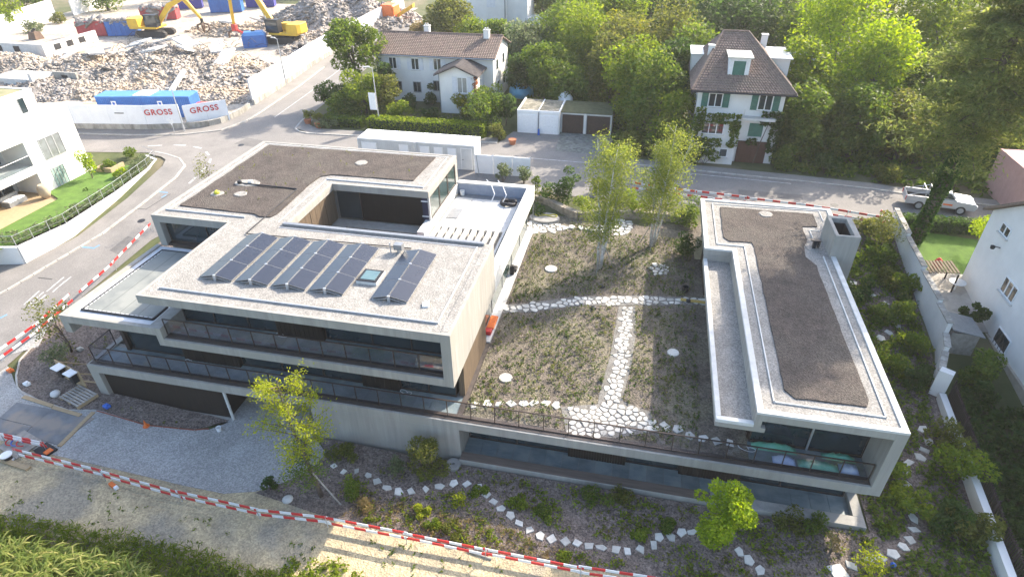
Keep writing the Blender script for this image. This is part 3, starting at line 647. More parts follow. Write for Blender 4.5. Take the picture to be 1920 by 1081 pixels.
# ================================================================== RIGHT-HAND PAVILION
pav = thing('garden_pavilion', 'long concrete pavilion with dark planted roof and a tall chimney shaft', 'building', (9.5,33,2.4))
def pbox(*a, **k): return cbox(*a, parent=pav, **k)
roof = [(6.58,22.63),(12.77,22.63),(12.77,41.3),(13.8,41.3),(13.8,44.87),(5.1,44.87),(5.1,37.7),(6.88,37.7)]
pbox('roof_slab', 6.58, 12.55, Y0, 37.4, 5.72, 6.12); pbox('roof_slab', 4.8, 14.1, 41.0, 45.17, 5.72, 6.12); pbox('roof_slab', 4.8, 13.07, 37.4, 41.0, 5.72, 6.12)
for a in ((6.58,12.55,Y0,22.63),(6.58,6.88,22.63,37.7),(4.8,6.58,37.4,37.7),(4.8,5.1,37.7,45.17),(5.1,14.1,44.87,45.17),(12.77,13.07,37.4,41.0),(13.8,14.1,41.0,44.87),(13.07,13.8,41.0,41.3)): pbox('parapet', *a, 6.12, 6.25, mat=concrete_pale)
pbox('east_wall', 12.55, 13.07, Y0, 37.4, 1.9, 6.12); pbox('parapet', 12.55, 13.07, Y0, 22.63, 6.12, 6.25, mat=concrete_pale); pbox('parapet', 12.77, 13.07, 22.63, 37.4, 6.12, 6.25, mat=concrete_pale)
pbox('gravel_bed', 6.88, 12.77, 22.63, 37.7, 6.121, 6.17, mat=gravel, bevel=0); pbox('gravel_bed', 5.1, 12.77, 37.7, 44.87, 6.121, 6.17, mat=gravel, bevel=0); pbox('gravel_bed', 12.77, 13.8, 41.3, 44.87, 6.121, 6.17, mat=gravel, bevel=0)
upstand(pav, [(5.65,44.45),(5.65,38.2),(7.42,38.2),(7.42,23.25),(12.3,23.25),(12.3,37.8)], 6.17, 6.24, .06, concrete_pale)
upstand(pav, [(5.65,44.45),(13.25,44.7),(13.25,43.1)], 6.17, 6.22, .05, concrete_pale); upstand(pav, [(12.1,39.4),(12.06,41.4),(12.7,41.45)], 6.17, 6.23, .05, concrete_pale)
substrate_bed([(6.2,43.95),(6.12,39.2),(6.5,38.75),(7.95,38.8),(8.05,38.2),(8.02,24.2),(8.4,23.7),(11.6,23.8),(11.8,24.2),(11.68,32),(11.64,36.5),(11.2,37.6),(11.3,39.0),(11.65,39.9),(11.64,41.9),(12.7,42.05),(12.72,44.05)], 6.17, 6.235, pav, seed=9)
pebble_patch((9.35,43.3), .5, 6.26, pav, 1.0, 5)
pebble_patch((11.9,39.0), .6, 6.19, pav, .9, 6)
MB().box(11.78,11.98,38.8,39.0,6.17,6.75).box(11.6,12.2,38.75,39.05,6.75,6.82).box(12.05,12.2,38.78,39.02,6.3,6.75).out('roof_vent', metal_dark, pav)
# lower strip roof on the garden side
pbox('strip_slab', 4.85, 7.13, Y0, 22.6, 5.0, 5.28); pbox('strip_slab', 4.85, 6.58, 22.6, 37.4, 5.0, 5.28)
pbox('strip_upstand', 6.58, 6.9, Y0, 22.6, 5.28, 5.72)
pbox('strip_parapet', 4.85, 6.58, Y0, 22.6, 5.28, 5.47, mat=concrete_pale); pbox('strip_parapet', 4.85, 5.1, 22.6, 37.4, 5.28, 5.47, mat=concrete_pale)
pbox('strip_gravel', 5.1, 6.56, 22.6, 37.38, 5.281, 5.30, mat=gravel, bevel=0)
pbox('strip_wall', 6.56, 6.62, 22.62, 37.4, 5.281, 6.12)
pbox('strip_back_wall', 4.82, 6.56, 37.38, 37.43, 5.0, 5.72)
# chimney shaft
for a in ((12.66,14.17,37.88,38.06),(12.66,14.17,40.4,40.75),(12.66,12.88,38.06,40.4),(13.82,14.17,38.06,40.4)): pbox('chimney_wall', *a, 1.2, 7.78)
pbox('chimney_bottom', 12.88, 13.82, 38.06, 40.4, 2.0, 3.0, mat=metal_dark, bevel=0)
for a in ((12.881,12.9,38.061,40.399),(13.8,13.819,38.061,40.399),(12.9,13.8,38.061,38.08),(12.9,13.8,40.38,40.399)): pbox('shade_liner', *a, 3.0, 7.45, mat=metal_dark, bevel=0)  # added dark plates blacken the shaft's inside, standing in for deep shade
# front: balcony recess with two panes, body
pbox('body', 7.1, 12.54, 24.45, 37.3, 2.0, 5.71, mat=wood_dark, bevel=0); pbox('body', 5.3, 12.9, 37.45, 44.9, 2.0, 5.71, mat=wood_dark, bevel=0)
pbox('east_base_wall', 12.56, 12.97, 37.41, 44.9, -.5, 5.71)
pbox('balcony_slab', 7.0, 12.55, 22.78, 24.45, 1.9, 2.36, bevel=0)
pbox('balcony_floor', 7.0, 12.54, 22.93, 24.2, 2.361, 2.41, mat=floor_stone, bevel=0)
for (a, b) in ((7.1,9.9),(9.9,12.54)):
    f = MB().box(a,a+.05,24.2,24.34,2.41,5.71).box(b-.05,b,24.2,24.34,2.41,5.71).box(a+.05,b-.05,24.2,24.34,2.41,2.55).box(a+.05,b-.05,24.2,24.34,5.6,5.71).out('window', metal_brown, pav)
    MB().box(a+.05,b-.05,24.26,24.3,2.55,5.6).out('pane', window_glass, f)
pbox('mullion', 9.86, 9.94, 24.12, 24.2, 2.45, 5.7, mat=metal_zinc, bevel=0)
for i in range(4):
    a = 24.6+i*3.15; b = a+3.1
    f = MB().box(7.02,7.09,a,a+.06,2.4,5.0).box(7.02,7.09,b-.06,b,2.4,5.0).box(7.02,7.09,a+.06,b-.06,2.4,2.5).out('window', metal_brown, pav)
    MB().box(7.04,7.07,a+.06,b-.06,2.5,5.0).out('pane', window_glass, f)

# ================================================================== ROOF GARDEN
def zg(x, y): return 2.44 + .05*math.sin(x*.7+1)*math.sin(y*.5) + .03*math.sin(x*1.9)*math.sin(y*1.3)
garden = sheet('roof_garden_soil', [(-8.0,22.93),(7.0,22.93),(7.0,37.45),(5.3,37.45),(5.3,45.2),(9,45.2),(9,48),(4,48.2),(-2,48.6),(-6,48.6),(-8.0,49.6),(-13,49.0),(-14,46),(-14,45.1),(-8.0,45.1)], soil, 0, .6, zf=zg)

def clip_half(poly, p, n):
    """keep the side of a polygon where (q-p).n <= 0"""
    out = []
    for i in range(len(poly)):
        a, b = poly[i], poly[(i+1) % len(poly)]
        da = (a[0]-p[0])*n[0]+(a[1]-p[1])*n[1]; db = (b[0]-p[0])*n[0]+(b[1]-p[1])*n[1]
        if da <= 0: out.append(a)
        if (da < 0 < db) or (db < 0 < da):
            t = da/(da-db); out.append((a[0]+(b[0]-a[0])*t, a[1]+(b[1]-a[1])*t))
    return out
def crazy_paving(parent, poly, s, zf, seed, gap=.062, mat=paving_white, name='paving_stone', up=.05, jit=.36):
    """irregular fitted stones, one object each"""
    r = random.Random(seed); x0, x1 = min(p[0] for p in poly)-s, max(p[0] for p in poly)+s; y0, y1 = min(p[1] for p in poly)-s, max(p[1] for p in poly)+s
    pts = []; j = 0; y = y0
    while y < y1:
        x = x0 + (s*.5 if j % 2 else 0)
        while x < x1:
            pts.append((x+r.uniform(-jit, jit)*s, y+r.uniform(-jit, jit)*s)); x += s*r.uniform(.85, 1.3)
        y += s*.86; j += 1
    n = 0
    for p in pts:
        if not inside(p, poly): continue
        c = [(p[0]-s, p[1]-s), (p[0]+s, p[1]-s), (p[0]+s, p[1]+s), (p[0]-s, p[1]+s)]
        for q in pts:
            d = (q[0]-p[0], q[1]-p[1]); L = math.hypot(*d)
            if 1e-6 < L < 2.4*s: c = clip_half(c, (p[0]+d[0]/2, p[1]+d[1]/2), (d[0]/L, d[1]/L))
            if len(c) < 3: break
        if len(c) < 3 or abs(area(c)) < .02: continue
        if area(c) < 0: c = c[::-1]
        c = shrink(c, gap/2)
        # round the corners off a little
        c2 = []
        for i in range(len(c)):
            a, b = c[i], c[(i+1) % len(c)]; c2 += [(a[0]*.7+b[0]*.3, a[1]*.7+b[1]*.3), (a[0]*.3+b[0]*.7, a[1]*.3+b[1]*.7)]
        z = zf(*p); MB().prism(c2, z-.06, z+up+r.uniform(-.012, .012), inset=.012).out(name, mat, parent); n += 1
    return n
def stone_at(parent, p, rad, zf, seed, mat=paving_white, asp=None, name='stepping_stone', up=.05, sides=None):
    r = random.Random(seed); n = sides or r.choice((4,4,5,5)); a0 = r.uniform(0, 6.3); ax = asp or r.uniform(.62, .95); ro = r.uniform(0, 3.14)
    q = []
    for k in range(n):
        t = a0 + 2*math.pi*(k+r.uniform(-.16,.16))/n; rr = rad*r.uniform(.88, 1.15); x, y = math.cos(t)*rr, math.sin(t)*rr*ax
        q.append((p[0]+x*math.cos(ro)-y*math.sin(ro), p[1]+x*math.sin(ro)+y*math.cos(ro)))
    if area(q) < 0: q = q[::-1]
    return MB().prism(q, lambda x, y: zf(x, y)-.05, lambda x, y: zf(x, y)+up, inset=.015).out(name, mat, parent)
for q_ in ([(-8.42, 33.56), (-6.53, 34.07), (-3.38, 35.44), (0.62, 36.52), (5.53, 37.11), (5.50, 36.26), (0.68, 35.34), (-2.88, 34.43), (-5.99, 33.16), (-8.07, 32.55)], [(-0.38, 35.00), (0.72, 35.22), (0.93, 32.42), (0.83, 29.18), (0.51, 26.30), (0.48, 25.43), (-0.85, 25.07), (-0.85, 26.02), (-0.53, 29.41), (-0.43, 32.72)], [(-2.82, 24.62), (-0.87, 25.28), (0.42, 25.76), (2.11, 25.27), (2.18, 23.81), (0.19, 23.01), (-2.14, 22.38)]):
    sheet('path_gravel', q_, pm('path_gravel', (.20,.19,.172), (.145,.135,.12), scale=1.5, cells=(15,.35), rough=1) if 'path_gravel' not in MAT else MAT['path_gravel'], .022, .6, parent=garden, zf=zg)
path_cross = structure(link('garden_path', None), 'pale crazy-paved path crossing the roof garden')
crazy_paving(path_cross, [(-8.28, 33.46), (-6.51, 33.95), (-3.36, 35.31), (0.63, 36.38), (5.35, 36.94), (5.39, 36.30), (0.67, 35.47), (-2.89, 34.55), (-6.00, 33.22), (-7.99, 32.69)], .44, zg, 21)
path_mid = structure(link('garden_path', None), 'pale crazy-paved path running from the crossing to the paved corner')
crazy_paving(path_mid, [(-0.17, 34.98), (0.51, 35.12), (0.69, 32.37), (0.61, 29.14), (0.30, 26.26), (0.23, 25.63), (-0.64, 25.33), (-0.62, 26.07), (-0.28, 29.46), (-0.22, 32.76)], .40, zg, 22)
plaza = structure(link('paved_corner', None), 'pale crazy-paved sitting corner beside the glass railing')
crazy_paving(plaza, [(-2.50, 24.48), (-0.86, 25.15), (0.43, 25.63), (1.92, 25.10), (2.01, 23.89), (0.18, 23.20), (-1.95, 22.60)], .39, zg, 23)
patio1 = structure(link('paved_patio', None), 'crazy-paved patio next to the terrace wall at the back of the roof garden')
crazy_paving(patio1, [(-9.07, 45.87), (-6.60, 46.26), (-5.33, 45.72), (-5.60, 45.10), (-6.80, 44.20), (-8.05, 43.68)], .52, zg, 24)
patio2 = structure(link('paved_patio', None), 'crazy-paved patio behind the birch trees')
crazy_paving(patio2, [(-3.05, 46.18), (-1.52, 47.76), (-0.39, 47.68), (0.01, 46.98), (-0.42, 45.20), (-1.92, 44.90), (-2.89, 45.45)], .52, zg, 25)
patch6 = structure(link('stone_patch', None), 'small round patch of fitted stones in the pavilion shadow')
crazy_paving(patch6, [(1.38, 40.27), (1.76, 40.81), (2.94, 40.97), (3.10, 40.23), (2.60, 39.68), (1.71, 39.58)], .42, zg, 26)
steps1 = structure(link('stepping_stone_path', None), 'row of stepping stones along the balcony end of the roof garden')
for i, p in enumerate([(-7.60, 23.84), (-6.92, 24.07), (-6.24, 24.16), (-5.58, 24.35), (-4.90, 24.48), (-4.36, 24.64), (-3.71, 24.77), (-3.10, 24.73)]): stone_at(steps1, p, .33, zg, 40+i)
steps2 = structure(link('stepping_stone_path', None), 'row of stepping stones leading under the pavilion')
for i, p in enumerate([(2.16, 24.47), (2.15, 24.03), (2.84, 24.41), (3.48, 24.27), (4.11, 23.94), (4.78, 23.86), (5.48, 23.78), (6.12, 23.80), (2.93, 24.08), (2.43, 24.09)]): stone_at(steps2, p, .32 if i < 8 else .2, zg, 60+i)
steps3 = structure(link('stepping_stone_path', None), 'row of flat stones between the two patios')
for i, p in enumerate([(-5.03, 45.50), (-4.28, 45.55), (-3.69, 45.48), (-3.22, 45.29)]): stone_at(steps3, p, .34, zg, 80+i, up=.12)
DISCS = []
for i, (p, r_, lab, mt) in enumerate((
    ([(-5.69, 38.77)], .47, 'round white stone disc in the planting left of the birch trees', 0), ([(-6.36, 26.30)], .40, 'round white stone disc near the glass railing corner', 0),
    ([(3.26, 30.65)], .36, 'round white stone disc in the dark shadow of the pavilion', 0), ([(-6.84, 45.23)], 0, '', 0))):
    if not r_: continue
    DISCS.append(p[0]); o = MB().lathe((*p[0], zg(*p[0])-.05), [(r_*1.0,0),(r_*1.03,.08),(r_*.95,.13),(r_*.2,.135)], 14).out('stone_disc', paving_white); tag(o, lab, 'stone')
o = MB().prism([([(-7.54, 46.67)][0][0]+math.cos(t)*1.35, [(-7.54, 46.67)][0][1]+math.sin(t)*.95) for t in np.linspace(0,6.28,17)[:-1]], 2.3, 2.62, inset=.05).out('stone_platform', paving_grey); tag(o, 'low round grey stone platform beside the dry stone wall', 'platform')
o = MB().path([([(-8.00, 46.88)][0][0]+math.cos(t)*.5*(1.9 if True else 1)+.55, [(-8.00, 46.88)][0][1]+math.sin(2*t)*.22+.1, 2.66) for t in np.linspace(0,6.28,28)], [.035]*28, 5).out('garden_hose', pm('yellow_hose', (.55,.5,.06), rough=.5)); tag(o, 'coiled yellow hose lying on the round stone platform', 'hose')
tag(MB().lathe((*(4.06, 37.67), 2.46), [(.2,0),(.26,.38),(.23,.38),(.18,.06)], 12).out('bucket', metal_dark), 'black bucket in the pavilion shadow by the cross path', 'bucket')
o = MB().obox((*(4.60, 36.45), 2.55), (.85,-.03,0), (.01,.14,0), (0,0,.03)).out('timber_plank', pm('yellow_plank', (.50,.36,.08), (.42,.30,.08), scale=3, rough=.7)); tag(o, 'yellow formwork plank lying on the cross path', 'plank')
for i, (px, z) in enumerate((((-2.03, 34.34),2.5),((4.27, 36.44),2.6),((-1.71, 37.15),2.45))):
    o = MB().lathe((*px, zg(*px)), [(.2,0),(.22,.08),(.14,.15)], 12).out('garden_lamp', metal_dark, smooth=True)
    tag(o, ('small dark dome lamp set in the left part of the cross path', 'small dark dome lamp next to the yellow plank', 'small dark dome lamp among the plants below the birch trees')[i], 'lamp')
# dry stone wall behind the patios: rough blocks in courses
def dry_wall(name, pts, z0, z1, label, th=.35, seed=5, mat=wall_stone, lean=0):
    r = random.Random(seed); m = MB(); P = [Vector(p) for p in pts]
    for a, b in zip(P, P[1:]):
        L = (b-a).length; u = (b-a)/L; nn = Vector((-u.y, u.x)); nz = max(1, round((z1-z0)/.2))
        for k in range(nz):
            s = 0; zz = z0 + (z1-z0)*k/nz; hh = (z1-z0)/nz
            while s < L-.02:
                ln = min(L-s, r.uniform(.3, .75)); c = a + u*(s+ln/2) + nn*r.uniform(-.03,.03)
                m.obox((c.x, c.y, zz+hh/2+r.uniform(-.015,.015)), (u.x*(ln/2-.012), u.y*(ln/2-.012), 0), (nn.x*th/2, nn.y*th/2, 0), (0,0,hh/2-.008)); s += ln
    return tag(m.out(name, mat, bevel=.02), label, 'wall')
dry_wall('dry_stone_wall', [(-9.12, 49.87), (-7.54, 49.18), (-5.92, 47.91), (-4.66, 47.14), (-2.24, 48.12), (0.47, 48.36), (3.15, 48.39), (4.47, 48.25)], 2.35, 3.15, 'curving dry stone wall behind the roof garden patios', th=.5)
for i, (px) in enumerate(([(5.14, 43.01)],)):
    m = MB()
    for k in range(9): m.box(px[0][0]-.28, px[0][0]+.28, px[0][1]-.6+.02*(k % 2), px[0][1]+.6, 2.4+k*.15, 2.4+k*.15+.13)
    tag(m.out('stone_stack', pm('sandstone', (.50,.42,.27), (.40,.33,.21), scale=3, rough=.9)), 'stack of yellowish stone slabs against the pavilion corner', 'stone stack')

# ================================================================== THINGS ON THE ROOFS
def solar_row(x0, idx):
    word = ('leftmost row of tilted dark solar panels on the gravel roof', 'second row of solar panels from the left on the gravel roof', 'third row of solar panels from the left on the gravel roof', 'fourth row of solar panels from the left, next to the skylight', 'separate rightmost row of solar panels, right of the skylight')[idx]
    t = thing('solar_panel_row', word, 'solar panels', (x0+1, 27.1, 8.37), group='solar panels on the gravel roof')
    zl, zh = 8.46, 8.70
    for j in range(3):
        ya, yb = 24.55+j*1.66, 24.55+j*1.66+1.64
        for s in (0, 1):
            if s == 0: xa, za, xb, zb = x0, zl, x0+.985, zh
            else: xa, za, xb, zb = x0+1.03, zh, x0+2.03, zl
            c = ((xa+xb)/2, (ya+yb)/2, (za+zb)/2); ax = ((xb-xa)/2, 0, (zb-za)/2); n = Vector((-(zb-za), 0, xb-xa)).normalized()
            f = MB().obox(c, ax, (0,(yb-ya)/2,0), tuple(n*.018)).out('solar_panel', pm('panel_frame', (.27,.275,.28), rough=.4, metal=.4) if 'panel_frame' not in MAT else MAT['panel_frame'], t)
            c2 = Vector(c) + n*.019; MB().obox(tuple(c2), tuple(Vector(ax)*.972), (0,(yb-ya)/2-.018,0), tuple(n*.004)).out('cell_field', panel_mat, f)
    for j in range(4):
        y = 24.55 + j*1.66 - .01
        MB().box(x0+.93, x0+1.08, y-.05, y+.05, 8.37, 8.73).obox((x0+.5, y, 8.47), (.46,0,.1), (0,.02,0), (0,0,.02)).obox((x0+1.53, y, 8.47), (.46,0,-.1), (0,.02,0), (0,0,.02)).out('bracket', metal_zinc, t)
for i, x0 in enumerate((-23.5,-21.28,-19.05,-16.83,-13.18)): solar_row(x0, i)
t = thing('skylight', 'square glass skylight standing between the solar panel rows', 'skylight', (-14.0,26.4,8.37))
MB().box(-14.6,-13.4,25.8,27.05,8.37,8.55).out('curb', concrete_pale, t); MB().box(-14.57,-13.43,25.83,27.02,8.551,8.60).out('frame', metal_dark, t)
MB().box(-14.42,-13.58,25.98,26.87,8.601,8.62).out('glass', pm('skylight_glass', (.10,.17,.17), (.08,.14,.15), rough=.03, spec=.9), t)
t = thing('roof_ventilator', 'grey box ventilator with pipes behind the solar panels', 'ventilator', (-13.9,29.5,8.37))
MB().box(-13.75,-13.25,29.3,29.7,8.6,8.95).out('hood', metal_grey, t); MB().tube((-13.5,29.5,8.37),(-13.5,29.5,8.6),.12).tube((-14.0,29.4,8.37),(-14.0,29.4,9.0),.04).out('pipe', metal_zinc, t)
o = MB().obox((-10.15,24.6,8.42), (.16,.05,0), (-.05,.2,0), (0,0,.05)).obox((-10.08,24.72,8.52), (.1,.02,.06), (-.02,.1,0), (0,0,.01)).out('paper_sack', white_paint); tag(o, 'crumpled white sack on the gravel at the right end of the roof', 'sack')
# roof terrace odds and ends
t = thing('handrail_pair', 'two bent white ladder rails standing on the roof terrace', 'handrail', (-11,43,5.25))
for x in (-11.35,-10.4): MB().path([(x,42.9,5.25),(x+.25,43.5,5.9),(x-.2,44.3,6.25),(x-.75,44.9,6.45)], [.035]*4, 6).out('rail', white_paint, t)
o = MB().path([(-9.9+math.cos(a)*.55, 43.2+math.sin(a)*.45, 5.42+.05*math.sin(3*a)) for a in np.linspace(0,6.1,20)], [.15]*20, 7).out('foil_roll', metal_dark, smooth=True); tag(o, 'black roll of sealing foil in the corner of the roof terrace', 'roll')
o = MB().lathe((-14.0,44.2,5.24), [(.16,0),(.2,.42),(.17,.42),(.14,.05)], 12).out('bucket', white_paint); tag(o, 'white bucket in the back corner of the roof terrace', 'bucket')
o = MB().box(-14.1,-13.2,40.0,41.6,5.29,5.33).out('floor_grille', metal_grey); tag(o, 'grey floor grille on the sunlit roof terrace', 'grille')
# orange and red things on the sunny ledge
t = thing('orange_toolbox', 'orange and red tool bag on the sunny ledge beside the roof garden', 'tool bag', (-8.35,30.2,2.56))
MB().box(-8.62,-8.1,30.5,31.9,2.56,2.72).out('body', orange_m, t, bevel=.05); MB().box(-8.62,-8.15,29.9,30.35,2.56,2.85).out('box', red_paint, t, bevel=.04)
o = MB().box(-8.5,-8.2,37.2,37.5,2.56,3.3).box(-8.55,-8.1,37.6,38.2,2.56,2.8).out('site_tools', metal_dark, bevel=.03); tag(o, 'dark tools piled on the ledge below the terrace parapet', 'tools')
# plastic-wrapped goods on the pavilion balcony
def wrapped(name, c, sx, sy, sz, mat, label, seed):
    r = random.Random(seed); V = []; nx, ny = 12, 6
    for j in range(ny+1):
        for i in range(nx+1):
            u, v = i/nx*2-1, j/ny*2-1; k = max(0, 1-abs(u)**3.5)*max(0, 1-abs(v)**3)
            V.append((c[0]+u*sx, c[1]+v*sy, c[2]+sz*k*(1+r.uniform(-.3,.25))+.004))
    F = [(j*(nx+1)+i, j*(nx+1)+i+1, (j+1)*(nx+1)+i+1, (j+1)*(nx+1)+i) for j in range(ny) for i in range(nx)]
    o = MB().add(V, F).out(name, mat, smooth=True); return tag(o, label, 'wrapped bundle')
wrapped('wrapped_bundle', (8.3,23.95,2.41), 1.1, .24, .35, green_sheet, 'long green foil bundle against the pavilion window', 1)
wrapped('wrapped_bundle', (8.7,23.2,2.41), .55, .24, .30, blue_sheet, 'pale blue foil bundle behind the pavilion railing', 2)
wrapped('wrapped_bundle', (10.3,23.2,2.41), .95, .26, .28, green_sheet, 'green foil bundle behind the pavilion railing', 3)
wrapped('wrapped_bundle', (11.75,23.3,2.41), .45, .3, .28, blue_sheet, 'pale blue foil bundle in the right corner of the pavilion balcony', 4)
wrapped('wrapped_bundle', (11.4,23.95,2.41), .8, .2, .28, green_sheet, 'green and blue foil bundle at the back right of the pavilion balcony', 5)
def coil(c, label, s=1.0, seed=1):
    r = random.Random(seed); pts = [(c[0]+.3*s*math.cos(a)*(1-.03*a)+.05*a*s, c[1]+.12*s*math.sin(a), c[2]+.05+.1*s*max(0, math.sin(a*.6))) for a in np.linspace(0,9,26)]
    tag(MB().path(pts, [.014]*26, 5).out('cable_coil', white_paint), label, 'cable')
coil((6.6,23.4,2.6), 'white cable coil under the pavilion strip roof', 1.3); coil((-11.9,23.95,2.42), 'white cable coil on the lower balcony near the right timber panel'); coil((-19.0,23.95,5.43), 'white cable coil on the upper balcony by the timber panel'); coil((-25.9,23.9,2.42), 'white cable end on the lower balcony by the left timber panel', .6)

# ================================================================== LOWER GARDEN PATH
STONES = list(DISCS)
lp = structure(link('stepping_stone_path', None), 'curving row of pale stepping stones through the lower planting bed')
ZB = lambda x, y: hout(x, y) + .05
for i, p in enumerate([(-14.98, 20.40), (-14.24, 20.13), (-13.55, 20.31), (-12.79, 20.16), (-12.14, 19.89), (-11.46, 19.59), (-10.76, 19.45), (-10.10, 19.62), (-9.35, 19.91), (-8.70, 20.22), (-7.99, 20.58), (-7.30, 20.69), (-6.62, 20.62), (-6.05, 20.24), (-5.59, 19.89), (-5.10, 19.56), (-4.55, 19.25), (-4.03, 18.91), (-3.41, 18.59), (-2.84, 18.41), (-2.23, 18.35), (-1.56, 18.34), (-0.98, 18.37), (-0.38, 18.35), (0.20, 18.38), (0.92, 18.45), (1.46, 18.47), (2.07, 18.69), (2.70, 19.03), (2.94, 19.53), (3.54, 19.65), (4.06, 20.04), (4.56, 20.17), (6.79, 19.56), (7.19, 19.16), (7.66, 18.73)]): STONES.append(p); stone_at(lp, p, .29 if i > 3 else .22, ZB, 100+i, mat=paving_white)
rp_ = structure(link('stepping_stone_path', None), 'row of pale stepping stones climbing beside the pavilion')
for i, p in enumerate([(11.23, 19.43), (11.91, 19.87), (12.90, 20.47), (13.38, 20.60), (13.98, 20.93), (14.58, 21.46), (15.01, 21.91), (15.40, 22.57), (15.56, 23.27), (15.64, 23.76), (15.68, 24.35), (15.66, 25.30), (15.88, 26.10), (16.20, 26.67), (16.87, 27.17), (17.22, 27.69), (17.63, 28.35), (17.53, 29.21), (16.91, 36.52), (17.54, 37.14), (18.25, 37.94), (18.47, 38.72), (17.95, 40.19), (17.26, 41.05), (16.30, 42.21)]): STONES.append(p); stone_at(rp_, p, .33 if i != 0 else .5, ZB, 200+i, mat=paving_white)
o = MB().lathe((*(-8.38, 21.77), h(*(-8.38, 21.77))), [(.42,0),(.42,.2),(.38,.22),(.1,.2),(.08,.05)], 18).out('millstone', paving_grey); tag(o, 'round millstone with a centre hole below the concrete wall', 'stone')
o = MB().lathe((*(-16.39, 17.83), h(*(-16.39, 17.83))), [(.27,0),(.29,.1),(.2,.16),(.05,.18)], 12).out('boulder', paving_white, smooth=True); tag(o, 'pale flat boulder beside the small round shrub', 'boulder')

# ================================================================== NEIGHBOURING HOUSES
def win(parent, x, z, wd, ht, y, panes=2, shut=None, glass=window_glass, frame=white_paint, sill=True, n=-1):
    """window on a wall facing -Y (n=-1) or on a wall facing -X/+X through win_side"""
    f = MB(); a, b = x-wd/2, x+wd/2; z0, z1 = z-ht/2, z+ht/2; t = .08
    f.box(a, b, y-.06, y+.02, z1-t, z1).box(a, b, y-.06, y+.02, z0, z0+t)
    for i in range(panes+1):
        c = a+(b-a)*i/panes; c0 = max(a, c-t/2); c1 = min(b, c+t/2)
        if i == 0: c1 = a+t
        if i == panes: c0 = b-t
        f.box(c0, c1, y-.055, y+.02, z0+t, z1-t)
    fo = f.out('window', frame, parent)
    for i in range(panes):
        c0, c1 = a+(b-a)*i/panes, a+(b-a)*(i+1)/panes
        MB().box(c0+t*.6, c1-t*.6, y-.03, y-.005, z0+t, z1-t).out('pane', glass, fo)
    if sill: MB().box(a-.08, b+.08, y-.14, y-.005, z0-.07, z0-.001).out('sill', concrete_pale, fo)
    if shut:
        for s in (-1, 1):
            m = MB(); c0 = (b+.04 if s > 0 else a-.04-wd*.46); c1 = c0+wd*.46
            for k in range(9): zz = z0+ht*k/9; m.obox(((c0+c1)/2, y-.05, zz+ht/18), ((c1-c0)/2-.05,0,0), (0,.018,.01), (0,0,ht/20))
            m.box(c0, c0+.06, y-.075, y-.005, z0, z1).box(c1-.06, c1, y-.075, y-.005, z0, z1)
            m.out('shutter', shut, parent)
    return fo
def tiled_slope(parent, quad, cols, rows, mat, name='roof_tiles', th=.05):
    """slope between eave (a,b) and ridge (c,d): overlapping tile courses with rolls, one part"""
    a, b, c, d = map(Vector, quad); m = MB()
    nrm = (b-a).cross(d-a).normalized()
    for r in range(rows):
        t0, t1 = r/rows, (r+1)/rows; l0, r0 = a.lerp(d, t0), b.lerp(c, t0); l1, r1 = a.lerp(d, t1), b.lerp(c, t1)
        nc = max(1, round(cols*(r0-l0).length/max(.01, (b-a).length)))
        for k in range(nc):
            u0, u1 = k/nc, (k+1)/nc; um = (u0+u1)/2
            p = [l0.lerp(r0, u0), l0.lerp(r0, um), l0.lerp(r0, u1), l1.lerp(r1, u1), l1.lerp(r1, um), l1.lerp(r1, u0)]
            up = nrm*th
            m.add([p[0]+up*.6, p[1]+up*1.7, p[2]+up*.6, p[3]-up*.2, p[4]+up*.9, p[5]-up*.2, p[0]-up*.3, p[2]-up*.3], [(0,1,4,5),(1,2,3,4),(0,6,7,2,1)])
    return stuff(m.out(name, mat, parent), 'rows of weathered clay roof tiles')
# --- white house with shuttered windows and a front annex
hs = thing('white_house', 'white two-storey house with brown tiled roof and white shutters behind the hedge', 'house', (-26.5,79,2.7))
X0, X1, YF, YB, ZE, ZR = -34.3, -19.0, 75.5, 83.6, 8.75, 10.25
m = MB(); m.box(X0, X1, YF, YB, 2.4, ZE-.02); m.add([(X1,YF,ZE-.02),(X1,YB,ZE-.02),(X1,(YF+YB)/2,ZR-.05),(X0,YF,ZE-.02),(X0,YB,ZE-.02),(X0,(YF+YB)/2,ZR-.05)], [(0,1,2),(5,4,3)])
m.out('wall', render_white, hs)
ym = (YF+YB)/2
MB().add([(X0-.5,YF-.6,ZE-.2),(X1+.4,YF-.6,ZE-.2),(X1+.4,ym,ZR),(X0-.5,ym,ZR),(X0-.5,YB+.6,ZE-.2),(X1+.4,YB+.6,ZE-.2)]+[(x,y,z-.12) for x,y,z in [(X0-.5,YF-.6,ZE-.2),(X1+.4,YF-.6,ZE-.2),(X1+.4,ym,ZR),(X0-.5,ym,ZR),(X0-.5,YB+.6,ZE-.2),(X1+.4,YB+.6,ZE-.2)]], [(0,1,2,3),(3,2,5,4),(7,6,9,8),(8,9,10,11),(0,6,7,1),(1,7,8,2),(2,8,11,5),(0,3,9,6),(3,4,10,9),(4,5,11,10)]).out('roof', tile_brown, hs)
tiled_slope(hs, [(X0-.5,YF-.62,ZE-.17),(X1+.4,YF-.62,ZE-.17),(X1+.4,ym,ZR+.03),(X0-.5,ym,ZR+.03)], 56, 15, tile_brown)
MB().tube((X0-.5,ym,ZR+.06),(X1+.4,ym,ZR+.06),.12).out('ridge', tile_brown, hs)
MB().tube((X0-.5,YF-.7,ZE-.28),(X1+.4,YF-.7,ZE-.28),.08).out('gutter', metal_grey, hs)
MB().tube((X0+.05,YF-.1,2.7),(X0+.05,YF-.1,ZE-.3),.05).out('downpipe', metal_grey, hs)
